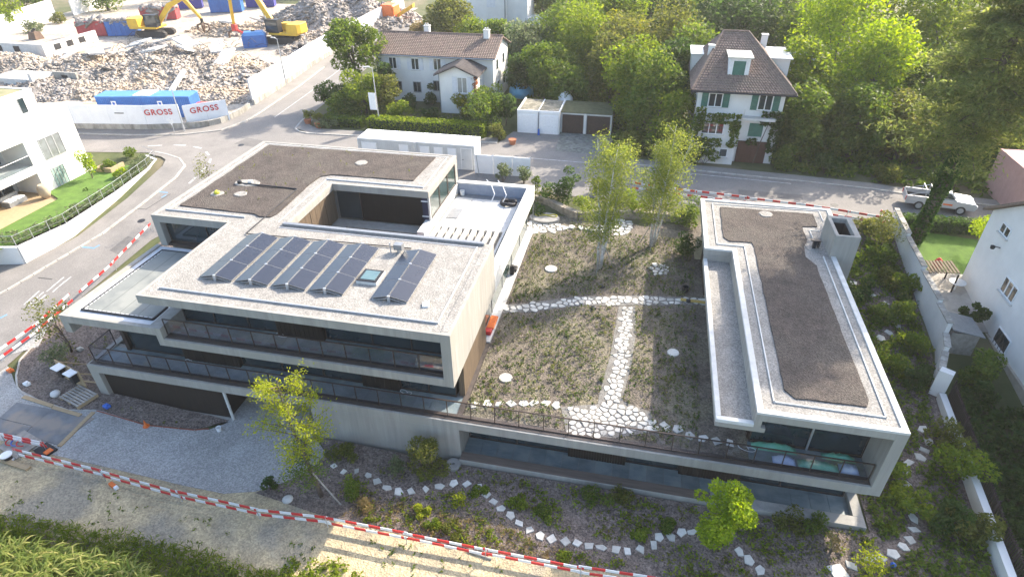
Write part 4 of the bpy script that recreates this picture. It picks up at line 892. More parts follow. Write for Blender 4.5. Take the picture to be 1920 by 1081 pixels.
for x, y in ((-28.9,80.4),(-20.6,79.0)):
    c = MB().box(x-.35, x+.35, y-.3, y+.3, ZR-.7, ZR+.7).out('chimney', render_white, hs); MB().box(x-.42, x+.42, y-.37, y+.37, ZR+.7, ZR+.78).lathe((x-.15,y,ZR+.78), [(.1,0),(.1,.25)], 8).lathe((x+.15,y,ZR+.78), [(.1,0),(.1,.25)], 8).out('chimney_cap', concrete_pale, c)
for px, py in ((736.7,118),(778.5,120),(820,121)):
    q = (-32.09, 7.39) if px < 750 else (-29.11, 7.38) if px < 800 else (-26.18, 7.45)
    win(hs, q[0], q[1], 1.05, 1.45, YF, 2, shutter_w)
for q in ((-31.69, 4.50), (-29.11, 4.53), (-26.40, 4.80)):
    win(hs, q[0], q[1], 1.05, 1.3, YF, 2, None, frame=metal_grey)
for yy, zz in ((77.5,7.3),(81.0,7.3),(77.8,4.6),(81.2,4.6)):
    f = MB().box(X1, X1+.05, yy-.5, yy+.5, zz-.65, zz+.65).out('window', white_paint, hs); MB().box(X1+.05, X1+.06, yy-.42, yy+.42, zz-.57, zz+.57).out('pane', window_glass, f)
# annex
AX0, AX1, AF = -24.8, -20.3, 71.6
m = MB().box(AX0, AX1, AF, YF-.003, 2.4, 7.55); ax = (AX0+AX1)/2; m.add([(AX0,AF,7.55),(AX1,AF,7.55),(ax,AF,8.35)], [(0,1,2)]); m.out('annex_wall', render_white, hs)
for s in (-1, 1):
    e = AX0-.5 if s < 0 else AX1+.5; q = [(e,AF-.5,7.35),(e,YF+.2,7.35),(ax,YF+.2,8.5),(ax,AF-.5,8.5)]
    if s < 0: q = [q[1], q[0], q[3], q[2]]
    tiled_slope(hs, q, 16, 9, tile_grey, 'annex_roof_tiles')
    MB().add([Vector(p)-Vector((0,0,.07)) for p in q]+[Vector(p)-Vector((0,0,.16)) for p in q], [(0,1,2,3),(4,7,6,5),(0,4,5,1),(1,5,6,2),(2,6,7,3),(3,7,4,0)]).out('annex_roof', tile_grey, hs)
q = (-21.89, 6.17); win(hs, q[0], q[1], 1.25, 1.9, AF, 2, shutter_w, glass=pm('curtain_pane', (.30,.30,.28), (.24,.24,.22), rough=.2))
MB().tube((AX0+.05,AF-.08,2.7),(AX0+.05,AF-.08,7.4),.05).out('downpipe', metal_grey, hs)
# --- hip-roofed villa with green shutters
vl = thing('hip_roof_villa', 'white villa with brown hipped tile roof, dormer and green shutters', 'house', (8.7,67,2.7))
VX0, VX1, VF, VB, VE, VR = 4.7, 12.7, 62.3, 73.0, 9.85, 13.85
MB().box(VX0, VX1, VF, VB, 2.3, VE).out('wall', render_white, vl)
MB().box(5.0, 8.9, VF-1.0, VF-.003, 2.3, 7.3).out('bay_wall', render_white, vl)
e = [(VX0-.75,VF-.75,VE-.1),(VX1+.75,VF-.75,VE-.1),(VX1+.75,VB+.75,VE-.1),(VX0-.75,VB+.75,VE-.1)]; r0, r1 = (6.6,68.0,VR), (9.0,68.0,VR)
MB().add(e+[r0,r1], [(0,1,5,4),(1,2,5),(2,3,4,5),(3,0,4),(3,2,1,0)]).out('roof', tile_brown, vl)
up = lambda p, d=.05: (p[0], p[1], p[2]+d)
tiled_slope(vl, [up(e[0]),up(e[1]),up(r1),up(r0)], 36, 24, tile_brown); tiled_slope(vl, [up(e[1]),up(e[2]),up(r1),up(r1)], 38, 20, tile_brown); tiled_slope(vl, [up(e[3]),up(e[0]),up(r0),up(r0)], 38, 20, tile_brown)
for a, b in ((e[0],r0),(e[1],r1),(r0,r1)): MB().tube(up(a,.1), up(b,.1), .11).out('ridge', tile_brown, vl)
MB().tube((VX0-.75,VF-.83,VE-.15),(VX1+.75,VF-.83,VE-.15),.08).tube((VX1+.83,VF-.8,VE-.15),(VX1+.83,VB+.7,VE-.15),.08).out('gutter', metal_dark, vl)
# dormers
d = MB().box(7.2, 9.1, 63.3, 66.5, 10.4, 12.5).out('dormer', white_paint, vl); MB().box(7.0, 9.3, 63.0, 66.9, 12.501, 12.62).out('dormer_roof', pm('pale_sheet', (.62,.60,.52), (.55,.53,.46), rough=.5), d)
MB().box(7.6, 8.7, 63.25, 63.298, 10.75, 12.2).out('dormer_shutter', shutter_g, d)
d = MB().box(11.6, 13.3, 67.0, 71.5, 9.6, 11.7).out('dormer', render_white, vl); MB().box(10.9, 13.5, 66.8, 71.7, 11.701, 11.82).out('dormer_roof', pm('zinc_sheet', (.60,.61,.60), rough=.5), d)
d = MB().box(4.0, 5.6, 68, 71.5, 9.6, 11.6).out('dormer', render_white, vl); MB().box(3.8, 6.2, 67.8, 71.7, 11.601, 11.7).out('dormer_roof', MAT['zinc_sheet'], d)
for x, y, z in ((5.6,66.2,12.3),(11.0,70.5,12.6)):
    c = MB().box(x-.28, x+.28, y-.3, y+.3, z-1.6, z+.6).out('chimney', render_white, vl); MB().box(x-.34, x+.34, y-.36, y+.36, z+.6, z+.68).out('chimney_cap', concrete_pale, c)
MB().lathe((5.5,64.2,10.95), [(.3,0),(.26,.2),(.14,.36),(.02,.4)], 10).out('round_dormer', white_paint, vl, smooth=True)
win(vl, 6.4, 8.75, 1.3, 1.35, VF, 2, shutter_g); win(vl, 11.0, 8.75, 1.3, 1.5, VF, 2, shutter_g)
win(vl, 6.5, 6.3, 2.1, 1.15, VF-1.0, 3, None)
MB().box(10.0, 11.3, VF-.04, VF-.002, 5.4, 6.7).out('roller_shutter', shutter_g, vl); MB().box(9.9, 11.4, VF-.03, VF-.001, 5.3, 5.398).out('sill', concrete_pale, vl)
for x in (5.8, 7.9): win(vl, x, 3.9, .8, .9, VF-1.0, 1, None)
MB().box(9.25, 12.0, VF-.1, VF-.002, 2.5, 4.9).box(9.3, 10.6, VF-.13, VF-.101, 2.75, 4.7).box(10.65, 11.95, VF-.13, VF-.101, 2.75, 4.7).out('garage_door', pm('door_red_brown', (.10,.045,.03), (.07,.032,.022), scale=4, rough=.6, streak=(5,5,.4)), vl)
MB().box(9.1, 12.15, VF-.75, VF-.003, 7.15, 7.4).box(9.15,9.25,VF-.7,VF-.6,7.4,8.2).out('balcony', concrete_pale, vl)
MB().box(13.2, 18.5, 74.5, 79.5, 2.6, 9.6).out('rear_block', render_white, vl); MB().box(13.0, 18.7, 74.3, 79.7, 9.601, 9.75).out('rear_flat_roof', pm('roof_pale', (.48,.46,.42), rough=.8), vl)
# --- garages
g1 = thing('double_garage', 'white double garage with an overgrown flat roof', 'garage', (-11.6,68.5,2.7))
MB().box(-14.1, -9.3, 66.5, 71.2, 2.4, 5.1).out('wall', render_white, g1)
for a, b in ((-13.95,-11.75),(-11.6,-9.45)):
    mm = MB().box(a, b, 66.42, 66.498, 2.72, 4.85)
    for k in range(5): mm.box(a+.02, b-.02, 66.40, 66.419, 2.8+k*.41, 2.8+k*.41+.37)
    mm.out('garage_door', white_paint, g1)
MB().box(-14.1, -9.3, 66.5, 66.65, 5.1, 5.3).box(-9.45, -9.3, 66.65, 71.2, 5.1, 5.3).box(-14.1, -13.95, 66.65, 71.2, 5.1, 5.3).box(-11.8,-11.7,66.65,71.2,5.1,5.22).out('roof_edge', white_paint, g1)
MB().box(-13.95, -9.45, 66.65, 71.2, 5.1, 5.14).out('roof_gravel', pm('old_roof', (.30,.27,.21), (.14,.13,.09), scale=1.5, rough=1, cells=(6,.3)), g1)
MB().tube((-11.65,66.38,2.75),(-11.65,66.38,5.2),.05).out('downpipe', metal_grey, g1)
g2 = thing('brown_garage', 'pair of dark brown garage doors under a grassy roof', 'garage', (-6.5,69,2.7))
MB().box(-9.28, -3.6, 67.4, 71.5, 2.4, 5.0).out('wall', render_grey, g2)
for a, b in ((-9.1,-6.75),(-6.35,-3.8)):
    mm = MB().box(a, b, 67.32, 67.398, 2.72, 4.8)
    for k in range(9): mm.box(a+(b-a)*k/9+.02, a+(b-a)*(k+1)/9-.02, 67.30, 67.319, 2.74, 4.78)
    mm.out('garage_door', door_brown, g2)
MB().box(-6.66, -6.44, 67.2, 67.39, 2.7, 5.0).out('pier', render_white, g2)
MB().box(-9.28, -3.6, 67.3, 71.5, 5.001, 5.1).out('roof', pm('moss_roof', (.12,.12,.06), (.08,.085,.04), scale=2, rough=1), g2)
fc = sheet('forecourt', [(-3.4,61.2),(-3.6,67.2),(-9.2,67.2),(-9.0,61.6)], pm('grass_pavers', (.21,.205,.19), (.16,.165,.13), scale=3, rough=.95, cells=(3,.25)), .05, 2)
# --- far white house
fh = thing('far_white_house', 'plain white gabled house with a glass porch at the top edge', 'house', (-31,121,2.7))
MB().box(-37.5, -27.0, 118, 128, 2.4, 13.5).add([(-37.5,118,13.5),(-27,118,13.5),(-32.2,118,16.5)], [(0,1,2)]).out('wall', render_white, fh)
MB().add([(-38,117.5,13.2),(-38,128.5,13.2),(-32.2,128.5,16.8),(-32.2,117.5,16.8),(-26.4,117.5,13.2),(-26.4,128.5,13.2)], [(0,3,2,1),(3,4,5,2)]).out('roof', tile_brown, fh)
MB().box(-26.99, -23.2, 119, 126, 2.4, 9.5).out('side_wing', render_white, fh)
f = MB().box(-23.2, -20.0, 118.5, 123, 2.4, 5.2).out('glass_porch', pm('porch_glass', (.45,.52,.52), (.38,.45,.46), rough=.1, spec=.8), fh)
MB().box(-30.6, -29.0, 117.93, 117.999, 7.0, 9.6).out('closed_shutter', shutter_w, fh)
win(fh, -30.0, 4.2, 1.6, 1.4, 118, 2)
MB().tube((-27.2,117.9,2.7),(-27.2,117.9,13),.1).out('downpipe', metal_grey, fh)
# --- modern white block at the left edge, seen from its garden side (faces +X)
mh = thing('modern_white_block', 'modern white block of flats with big windows and loggias at the left edge', 'building', (-60,41,2.6))
XE = -54.3
def ebox(name, y0, y1, z0, z1, x0=-70, x1=XE, mat=render_white, par=None): return MB().box(x0, x1, y0, y1, z0, z1).out(name, mat, par or mh)
ebox('wall', 42.4, 48.1, 2.3, 9.1); ebox('wall', 26, 42.4, 7.55, 9.1); ebox('floor_band', 26, 42.4, 4.62, 5.35); ebox('back_wall', 26, 42.4, 2.3, 7.55, x0=-70, x1=-57.4, mat=render_grey)
ebox('floor_plate', 26, 42.4, 2.3, 2.52, x1=XE+2.2, mat=wood_pale); ebox('pier', 36.2, 36.6, 5.35, 7.55, x0=-57.3)
ebox('roof_coping', 26, 48.1, 9.1, 9.16, mat=concrete_pale)
ebox('penthouse', 26, 46.1, 9.16, 11.1, x1=-55.25); ebox('penthouse_roof', 26, 46.0, 11.101, 11.2, x1=-55.35, mat=pm('sedum_roof', (.30,.27,.17), (.2,.2,.1), scale=1, rough=1)); ebox('penthouse_coping', 45.8, 46.12, 11.1, 11.26, x1=-55.2, mat=render_white); MB().box(-55.5,-55.2,26,45.8,11.1,11.26).out('penthouse_coping', render_white, mh)
def ewin(y0, y1, z0, z1, n, x=XE, glass=window_glass):
    f = MB().box(x, x+.03, y0, y1, z0, z0+.07).box(x, x+.03, y0, y1, z1-.07, z1)
    for i in range(n+1): c = y0+(y1-y0)*i/n; f.box(x, x+.04, max(y0, c-.05), min(y1, c+.05), z0+.07, z1-.07)
    fo = f.out('window', metal_zinc, mh)
    for i in range(n): MB().box(x+.002, x+.015, y0+(y1-y0)*i/n+.05, y0+(y1-y0)*(i+1)/n-.05, z0+.07, z1-.07).out('pane', glass, fo)
ewin(43.75, 46.15, 5.25, 7.28, 3, glass=pm('grey_pane', (.20,.22,.22), (.14,.15,.15), rough=.1, spec=.7)); ewin(43.75, 45.2, 2.5, 4.45, 4, glass=pm('curtain_green', (.22,.32,.29), (.32,.40,.37), scale=4, rough=.2)); ewin(44.3, 45.0, 9.4, 10.8, 1, x=-55.25); ewin(38.0, 40.4, 9.2, 10.8, 2, x=-55.25)
for a in (37.0, 39.6): ewin(a, a+2.4, 5.4, 7.5, 2, x=-57.38); ewin(a, a+2.4, 2.55, 4.6, 2, x=-57.38)
MB().box(XE-.02, XE+.02, 26, 42.35, 5.36, 6.3).out('loggia_glass', glassmat('loggia_glass', (.72,.76,.78), .9), mh)
MB().tube((XE,26,6.33),(XE,42.35,6.33),.03).out('loggia_rail', metal_zinc, mh)
t = thing('terrace_sofa', 'grey outdoor sofa with cushions on the white block terrace', 'sofa', (-55.3,40.0,2.52))
MB().box(-56.0,-55.0,39.2,41.0,2.52,2.9).box(-56.1,-55.85,39.2,41.0,2.9,3.35).out('frame', metal_grey, t); MB().box(-55.85,-55.0,39.25,40.1,2.9,3.05).box(-55.85,-55.0,40.15,40.95,2.9,3.05).out('cushion', render_white, t, bevel=.05)
o = MB().lathe((-53.6,41.7,2.52), [(.3,0),(.5,.5),(.48,1.0),(.34,1.3),(.3,1.3)], 14).out('big_vase', pm('clay_vase', (.46,.38,.27), (.36,.29,.2), rough=.9), smooth=True); tag(o, 'large clay vase on the corner of the neighbouring terrace', 'vase')
# neighbour's garden: lawn, retaining wall, fence
tag(sheet('lawn', [(-52.2,26),(-48.6,33.6),(-47.9,37.3),(-48.3,43.6),(-49.2,49.0),(-50.4,51.0),(-52.2,51.4),(-54.2,48.6),(-54.2,42.5),(-52.1,41.5),(-52.1,26)], lawn_m, 0, 1.0, zf=lambda x, y: 2.66), 'bright lawn in the raised garden of the white block')
rw = thing('garden_retaining_wall', 'white rendered retaining wall along the pavement below the neighbouring lawn', 'wall', (-47.9,38,1.2))
pts = [(-52.6,32.2),(-48.0,33.2),(-47.2,37.3),(-47.75,43.6),(-48.7,49.2),(-49.6,51.5),(-51.5,52.3)]
for a, b in zip(pts, pts[1:]):
    a, b = Vector(a), Vector(b); u = (b-a).normalized(); n = Vector((-u.y, u.x))*.13
    MB().prism([(v.x, v.y) for v in (a-n, b-n, b+n, a+n)], lambda x, y: hout(x, y)-.2, 2.72).out('wall_section', render_white, rw)
fn = thing('garden_wire_fence', 'thin grey wire fence on top of the white retaining wall', 'fence', (-48,38,2.7))
for k, (a, b) in enumerate(zip(pts, pts[1:])):
    a, b = Vector(a), Vector(b); L = (b-a).length; n = max(1, round(L/1.6))
    for i in range(n): p = a.lerp(b, i/n); MB().tube((p.x,p.y,2.72),(p.x,p.y,3.7),.025,n=6).out('post', metal_zinc, fn)
    MB().tube((a.x,a.y,3.68),(b.x,b.y,3.68),.018,n=5).tube((a.x,a.y,3.2),(b.x,b.y,3.2),.008,n=4).tube((a.x,a.y,2.8),(b.x,b.y,2.8),.012,n=4).out('rail', metal_zinc, fn)
o = MB().box(-53.4,-51.6,47.6,47.9,2.66,3.1).box(-53.4,-53.2,47.9,49.4,2.66,3.1).box(-51.8,-51.6,47.9,49.4,2.66,3.1).out('raised_planter', wood_pale); tag(o, 'wooden raised planter on the neighbouring lawn', 'planter')
# --- white house and walls on the right
rh = thing('right_white_house', 'tall plain white house wall with small barred windows at the right edge', 'house', (29,32,.5))
MB().add([(23.9,43.9,-.5),(23.9,27.3,-.8),(23.9,27.3,7.7),(23.9,35.6,12.7),(23.9,43.9,7.7),(36,43.9,-.5),(36,27.3,-.8),(36,27.3,7.7),(36,35.6,12.7),(36,43.9,7.7)], [(0,4,3,2,1),(5,6,7,8,9),(0,5,9,4),(1,2,7,6)]).out('wall', render_white, rh); MB().box(23.72, 23.899, 27.3, 43.9, -.8, 1.35).out('plinth', pm('plinth_beige', (.42,.37,.30), (.34,.30,.24), rough=.9), rh)
MB().add([(23.5,44.4,7.45),(23.5,35.6,12.75),(37,35.6,12.75),(37,44.4,7.45),(23.5,44.4,7.63),(23.5,35.6,12.93),(37,35.6,12.93),(37,44.4,7.63),(23.5,26.8,7.45),(37,26.8,7.45),(23.5,26.8,7.63),(37,26.8,7.63)], [(0,1,2,3),(7,6,5,4),(0,4,5,1),(0,3,7,4),(1,8,9,2),(6,11,10,5),(1,5,10,8),(8,10,11,9)]).out('roof', tile_brown, rh)
def wwin(y0, y1, z0, z1, n, bars=0):
    x = 23.9; f = MB().box(x-.05, x, y0, y1, z0, z0+.08).box(x-.05, x, y0, y1, z1-.08, z1)
    for i in range(n+1): c = y0+(y1-y0)*i/n; f.box(x-.06, x, max(y0, c-.05), min(y1, c+.05), z0+.08, z1-.08)
    fo = f.out('window', white_paint, rh)
    for i in range(n): MB().box(x-.03, x-.01, y0+(y1-y0)*i/n+.05, y0+(y1-y0)*(i+1)/n-.05, z0+.08, z1-.08).out('pane', window_glass, fo)
    for i in range(bars): c = y0+(y1-y0)*(i+1)/(bars+1); MB().tube((x-.14,c,z0),(x-.14,c,z1),.02,n=6).out('bar', metal_dark, fo)
    MB().box(x-.16, x-.001, y0-.1, y1+.1, z0-.09, z0-.002).out('sill', concrete_pale, fo)
wwin(37.6, 39.3, 4.2, 5.3, 3); wwin(35.9, 37.6, 1.4, 2.5, 1, 4); wwin(41.0,42.2,7.0,7.7,2)
for y in (30.5,31.3): wwin(y, y+.6, -.1, .6, 1, 3)
t = thing('wall_lamp', 'black bracket lamp on the white wall at the right', 'lamp', (23.8,41.3,6.3)); MB().tube((23.9,41.3,6.2),(23.5,41.3,6.3),.03).out('arm', metal_dark, t); MB().lathe((23.45,41.3,6.1), [(.12,0),(.16,.2),(.04,.26)], 8).out('shade', metal_dark, t)
pk = MB().box(31.0, 45, 52.5, 60, 2.5, 6.5).out('pink_house', pm('pink_render', (.50,.30,.27), (.44,.26,.23), rough=.9)); tag(pk, 'pink rendered house at the right edge behind the pine', 'house')
bw = thing('boundary_wall', 'tall off-white garden wall stepping down the slope right of the pavilion', 'wall', (20.3,42,1.8))
segs = [((20.85,50.9),(20.55,46.5),2.6,4.1),((20.55,46.5),(20.35,42),2.0,3.85),((20.35,42),(20.25,38.2),1.5,3.6),((20.25,38.2),(20.15,35.9),1.1,3.35),((20.15,35.9),(19.75,34.4),.8,2.6),((19.75,34.4),(18.85,32.3),.5,2.25)]
for a, b, z0, z1 in segs:
    a, b = Vector(a), Vector(b); u = (b-a).normalized(); n = Vector((-u.y, u.x))
    s = MB().prism([(v.x, v.y) for v in (a-n*.13, b-n*.13, b+n*.13, a+n*.13)], lambda x, y: hout(x, y)-.3, z1).out('wall_section', render_white, bw)
    k = max(2, round((b-a).length/.55))
    for i in range(k):
        p, q = a.lerp(b, i/k), a.lerp(b, (i+1)/k); p2, q2 = p+u*.01, q-u*.01
        MB().prism([(v.x, v.y) for v in (p2-n*.2, q2-n*.2, q2+n*.2, p2+n*.2)], z1+.001, z1+.06+RNG.random()*.015, inset=.01).out('coping_stone', concrete_old, s)
MB().prism([(18.6,32.1),(19.25,31.75),(19.5,32.15),(18.9,32.55)], .2, 2.5).out('end_pier', render_white, bw)
lw = thing('low_wall_fence', 'low white wall carrying a dark slatted metal fence at the lower right', 'fence', (19.2,27,.2))
A, B = Vector((19.25,31.7)), Vector((18.5,16.0)); u = (B-A).normalized(); n = Vector((-u.y, u.x))
MB().prism([(v.x, v.y) for v in (A-n*.32, B-n*.32, B+n*.05, A+n*.05)], lambda x, y: hout(x, y)-.3, lambda x, y: hout(x, y)+.55).out('wall', render_white, lw)
zf_ = lambda v: hout(v.x, v.y)
N = 100
slat = None
for i in range(N):
    p = A.lerp(B, (i+.5)/N) + n*.25; z = zf_(p)
    if slat is None: slat = MB().box(-.012,.012,-.035,.035,0,1.35).mesh('slat', metal_brown)
    o = link('slat', slat, lw, Vector((p.x, p.y, z+.15)), math.atan2(u.y, u.x))
for zz in (.25, 1.35):
    m = MB()
    for i in range(16):
        p, q = A.lerp(B, i/16)+n*.25, A.lerp(B, (i+1)/16)+n*.25; m.tube((p.x,p.y,zf_(p)+zz),(q.x,q.y,zf_(q)+zz),.03,n=6)
    m.out('rail', metal_brown, lw)
for i in range(7):
    p = A.lerp(B, i/6)+n*.25; MB().box(p.x-.04,p.x+.04,p.y-.04,p.y+.04,zf_(p)-.2,zf_(p)+1.6).out('post', metal_brown, lw)
lawn2 = sheet('lawn', [(21.1,50.0),(28,49.2),(27.5,44.5),(21.1,44.6)], lawn_m, .06, 1.0)
tag(lawn2, 'shaded lawn behind the boundary wall')
sh = thing('garden_shed', 'small grey-roofed garden shed behind the boundary wall', 'shed', (21.2,36.8,1.2))
MB().box(20.5, 22.1, 35.9, 37.7, .6, 2.7).out('wall', wood_grey, sh); MB().add([(20.35,35.7,3.0),(22.3,35.7,2.65),(22.3,37.9,2.65),(20.35,37.9,3.0),(20.35,35.7,3.06),(22.3,35.7,2.71),(22.3,37.9,2.71),(20.35,37.9,3.06)], [(3,2,1,0),(4,5,6,7),(0,1,5,4),(1,2,6,5),(2,3,7,6),(3,0,4,7)]).out('roof', metal_grey, sh)
t = thing('garden_pergola', 'brown slatted shelter roof behind the boundary wall', 'pergola', (21.9,43.0,2.0))
for i in range(9): MB().box(20.9+i*.22, 21.05+i*.22, 42.2, 43.9, 3.3+.02*i, 3.36+.02*i).out('slat', wood_dark if False else pm('slat_brown', (.16,.12,.08), rough=.9) if i == 0 else MAT['slat_brown'], t)
for x, y in ((20.95,42.3),(22.8,42.3),(20.95,43.8),(22.8,43.8)): MB().box(x-.04,x+.04,y-.04,y+.04,hout(x,y),3.3).out('post', wood_dark, t)
pt2 = sheet('patio', [(20.7,44.6),(27,44.5),(23.9,43.6),(23.9,38.3),(22.4,38.2),(20.6,38.6)], pm('patio_slabs', (.45,.42,.37), (.36,.33,.29), scale=1, rough=.9, cells=(1.6,.15)), .06, 1.0)
t = thing('garden_table', 'white garden table on the sunny patio at the right', 'table', (22.9,42.0,1.8)); MB().lathe((23.1,42.6,hout(23.1,42.6)+.7), [(.55,0),(.55,.05)], 12).out('tabletop', white_paint, t); MB().tube((23.1,42.6,hout(23.1,42.6)),(23.1,42.6,hout(23.1,42.6)+.7),.05).out('leg', white_paint, t)
o = wrapped('white_tarpaulin', (21.3,39.4,hout(21.3,39.4)+.1), .55, .9, .5, white_paint, 'white tarpaulin heap behind the boundary wall', 9)
o = MB().lathe((22.6,45.1,hout(22.6,45.1)), [(.3,0),(.35,.4),(.2,.75),(.05,.9)], 9).out('red_flower_pot', red_paint, smooth=True); tag(o, 'red flowering pot at the edge of the shaded lawn', 'flower pot')
# --- site cabins and white panels behind the building
def cabin(x0, x1, label):
    t = thing('site_cabin', label, 'site cabin', ((x0+x1)/2, 56.1, 2.7), group='site cabins behind the building')
    m = MB().box(x0, x1, 54.9, 57.35, 2.75, 5.2)
    nrib = int((x1-x0)/.2)
    for i in range(nrib): m.box(x0+.06+i*(x1-x0-.1)/nrib, x0+.06+(i+.5)*(x1-x0-.1)/nrib, 54.88, 54.899, 2.95, 5.0)
    m.out('body', cabin_white, t)
    MB().box(x0-.02, x1+.02, 54.85, 57.4, 5.201, 5.32).out('roof', hoard_white, t); MB().box(x0-.02, x1+.02, 54.84, 57.4, 2.7, 2.749).out('base_frame', metal_grey, t)
    for x in (x0, x1): MB().box(x-.08, x+.08, 54.8, 54.879, 2.75, 5.2).out('corner_post', cabin_white, t)
    return t
ca = cabin(-28.0, -22.05, 'left-hand grey site cabin with white roof behind the building'); cb = cabin(-21.9, -15.95, 'right-hand grey site cabin with a door behind the building')
for t, xs in ((ca, ((-26.9,1.6),(-23.2,1.0))), (cb, ((-21.0,1.0),(-19.6,.9),(-18.2,.9)))):
    for x, wd in xs: f = MB().box(x-wd/2, x+wd/2, 54.83, 54.879, 3.9, 4.9).out('window', white_paint, t); MB().box(x-wd/2+.06, x+wd/2-.06, 54.82, 54.829, 3.96, 4.84).out('roller_blind', hoard_white, f)
f = MB().box(-17.25, -16.2, 54.83, 54.879, 2.8, 4.95).out('door', cabin_white, cb); MB().box(-17.3,-17.24,54.81,54.879,2.8,5.0).box(-16.21,-16.15,54.81,54.879,2.8,5.0).box(-17.3,-16.15,54.8,54.829,4.95,5.02).out('door_frame', white_paint, f); MB().box(-17.15,-17.05,54.79,54.829,3.8,3.86).out('handle', metal_dark, f)
wp = thing('white_panel_fence', 'white hoarding panels beside the site cabins', 'hoarding', (-13,54.4,2.7))
for a, b in ((-15.8,-13.95),(-13.9,-12.05),(-12.0,-10.3)): MB().box(a, b, 54.35, 54.42, 2.75, 4.65).out('panel', hoard_white, wp); MB().tube((b,54.46,2.7),(b,54.46,4.75),.04).out('post', metal_zinc, wp)
MB().tube((-15.2,53.7,2.75),(-15.6,54.3,4.6),.035).out('brace', metal_grey, wp)

# ================================================================== DEMOLITION SITE
def hoarding(name, pts, label, base=.75, top=2.1, pan=2.4, off=0):
    t = thing(name, label, 'hoarding', (pts[0][0], pts[0][1], 2.7)); P = [Vector(p) for p in pts]; objs = []
    for a, b in zip(P, P[1:]):
        n = max(1, round((b-a).length/pan)); u = (b-a).normalized(); nn = Vector((-u.y, u.x))
        for i in range(n):
            p, q = a.lerp(b, i/n), a.lerp(b, (i+1)/n)
            if base: MB().prism([(v.x, v.y) for v in (p-nn*.16+u*.01, q-nn*.16-u*.01, q+nn*.16-u*.01, p+nn*.16+u*.01)], 2.6, 2.7+base).out('concrete_base', concrete_old, t)
            lo = 2.701+base + RNG.uniform(0,.03)
            objs.append(MB().prism([(v.x, v.y) for v in (p-nn*.03+u*.012, q-nn*.03-u*.012, q+nn*.03-u*.012, p+nn*.03+u*.012)], lo, lo+top+RNG.uniform(-.02,.02)).out('panel', hoard_white, t))
            MB().box(p.x-.05+nn.x*.1, p.x+.05+nn.x*.1, p.y-.05+nn.y*.1, p.y+.05+nn.y*.1, lo, lo+top-.1).out('post', metal_zinc, t)
    return t
hf = hoarding('front_hoarding', [(-72,56.6),(-65,57.9),(-56.4,59.2),(-52.6,60.4)], 'white site hoarding with red lettering along the crossroads', .7, 2.2)
hc = hoarding('corner_hoarding', [(-52.45,60.85),(-48.9,63.9)], 'short white hoarding with red lettering at the road bend', .0, 2.6)
cw = thing('curved_wall', 'low stained concrete wall curving round the road bend', 'wall', (-50,61,2.7))
for a, b in zip([(-52.6,60.4),(-51.4,60.8),(-50.2,61.5),(-49.4,62.6),(-49.1,64.2),(-49.0,66)], [(-51.4,60.8),(-50.2,61.5),(-49.4,62.6),(-49.1,64.2),(-49.0,66),(-49.2,68.5)]):
    a, b = Vector(a), Vector(b); u = (b-a).normalized(); n = Vector((-u.y, u.x))*.16; MB().prism([(v.x, v.y) for v in (a-n, b-n, b+n, a+n)], 2.6, 3.45).out('wall_section', concrete_old, cw)
hside = hoarding('side_hoarding', [(-49.4,69.8),(-50.1,79.1),(-51.4,89.7),(-51.7,95.4),(-52.3,115),(-52.9,134)], 'long white site hoarding on a concrete base along the side street', .75, 2.6)
hoarding('far_hoarding', [(-119.5,98),(-122,104),(-124.5,112),(-126,118)], 'white site hoarding in front of the trees at the far left', 0, 3.4)
hoarding('back_hoarding', [(-123,119.5),(-124,124),(-125,129)], 'braced white hoarding at the back left of the site', 0, 3.0)
def lettering(txt, loc, rotz, size, mat, parent, name='lettering', bold=.0):
    c = bpy.data.curves.new(name, 'FONT'); c.body = txt; c.size = size; c.extrude = .012; c.align_x = 'CENTER'; c.align_y = 'CENTER'; c.offset = bold; c.space_character = 1.16
    o = bpy.data.objects.new('tmp_text', c); COL.objects.link(o); bpy.context.view_layer.update()
    me = bpy.data.meshes.new_from_object(o.evaluated_get(bpy.context.evaluated_depsgraph_get())); bpy.data.objects.remove(o, do_unlink=True); bpy.data.curves.remove(c)
    me.transform(Matrix.Translation(loc) @ Matrix.Rotation(rotz, 4, 'Z') @ Matrix.Rotation(math.pi/2, 4, 'X')); me.materials.clear(); me.materials.append(mat)
    return link(name, me, parent)
lettering('GROSS', (-54.85, 59.2+1.55*1.2/3.8-.09, 4.75), math.atan2(1.2,3.8), .92, red_paint, hf, bold=.012)
lettering('GROSS', (-50.75, 60.85+1.7*3.05/3.55-.1, 4.55), math.atan2(3.05,3.55), .92, red_paint, hc, bold=.012)
MB().obox((-59.3,58.68,4.7), (.55,.083,0), (0,.006,0), (0,0,.05)).out('small_print', metal_dark, hf)
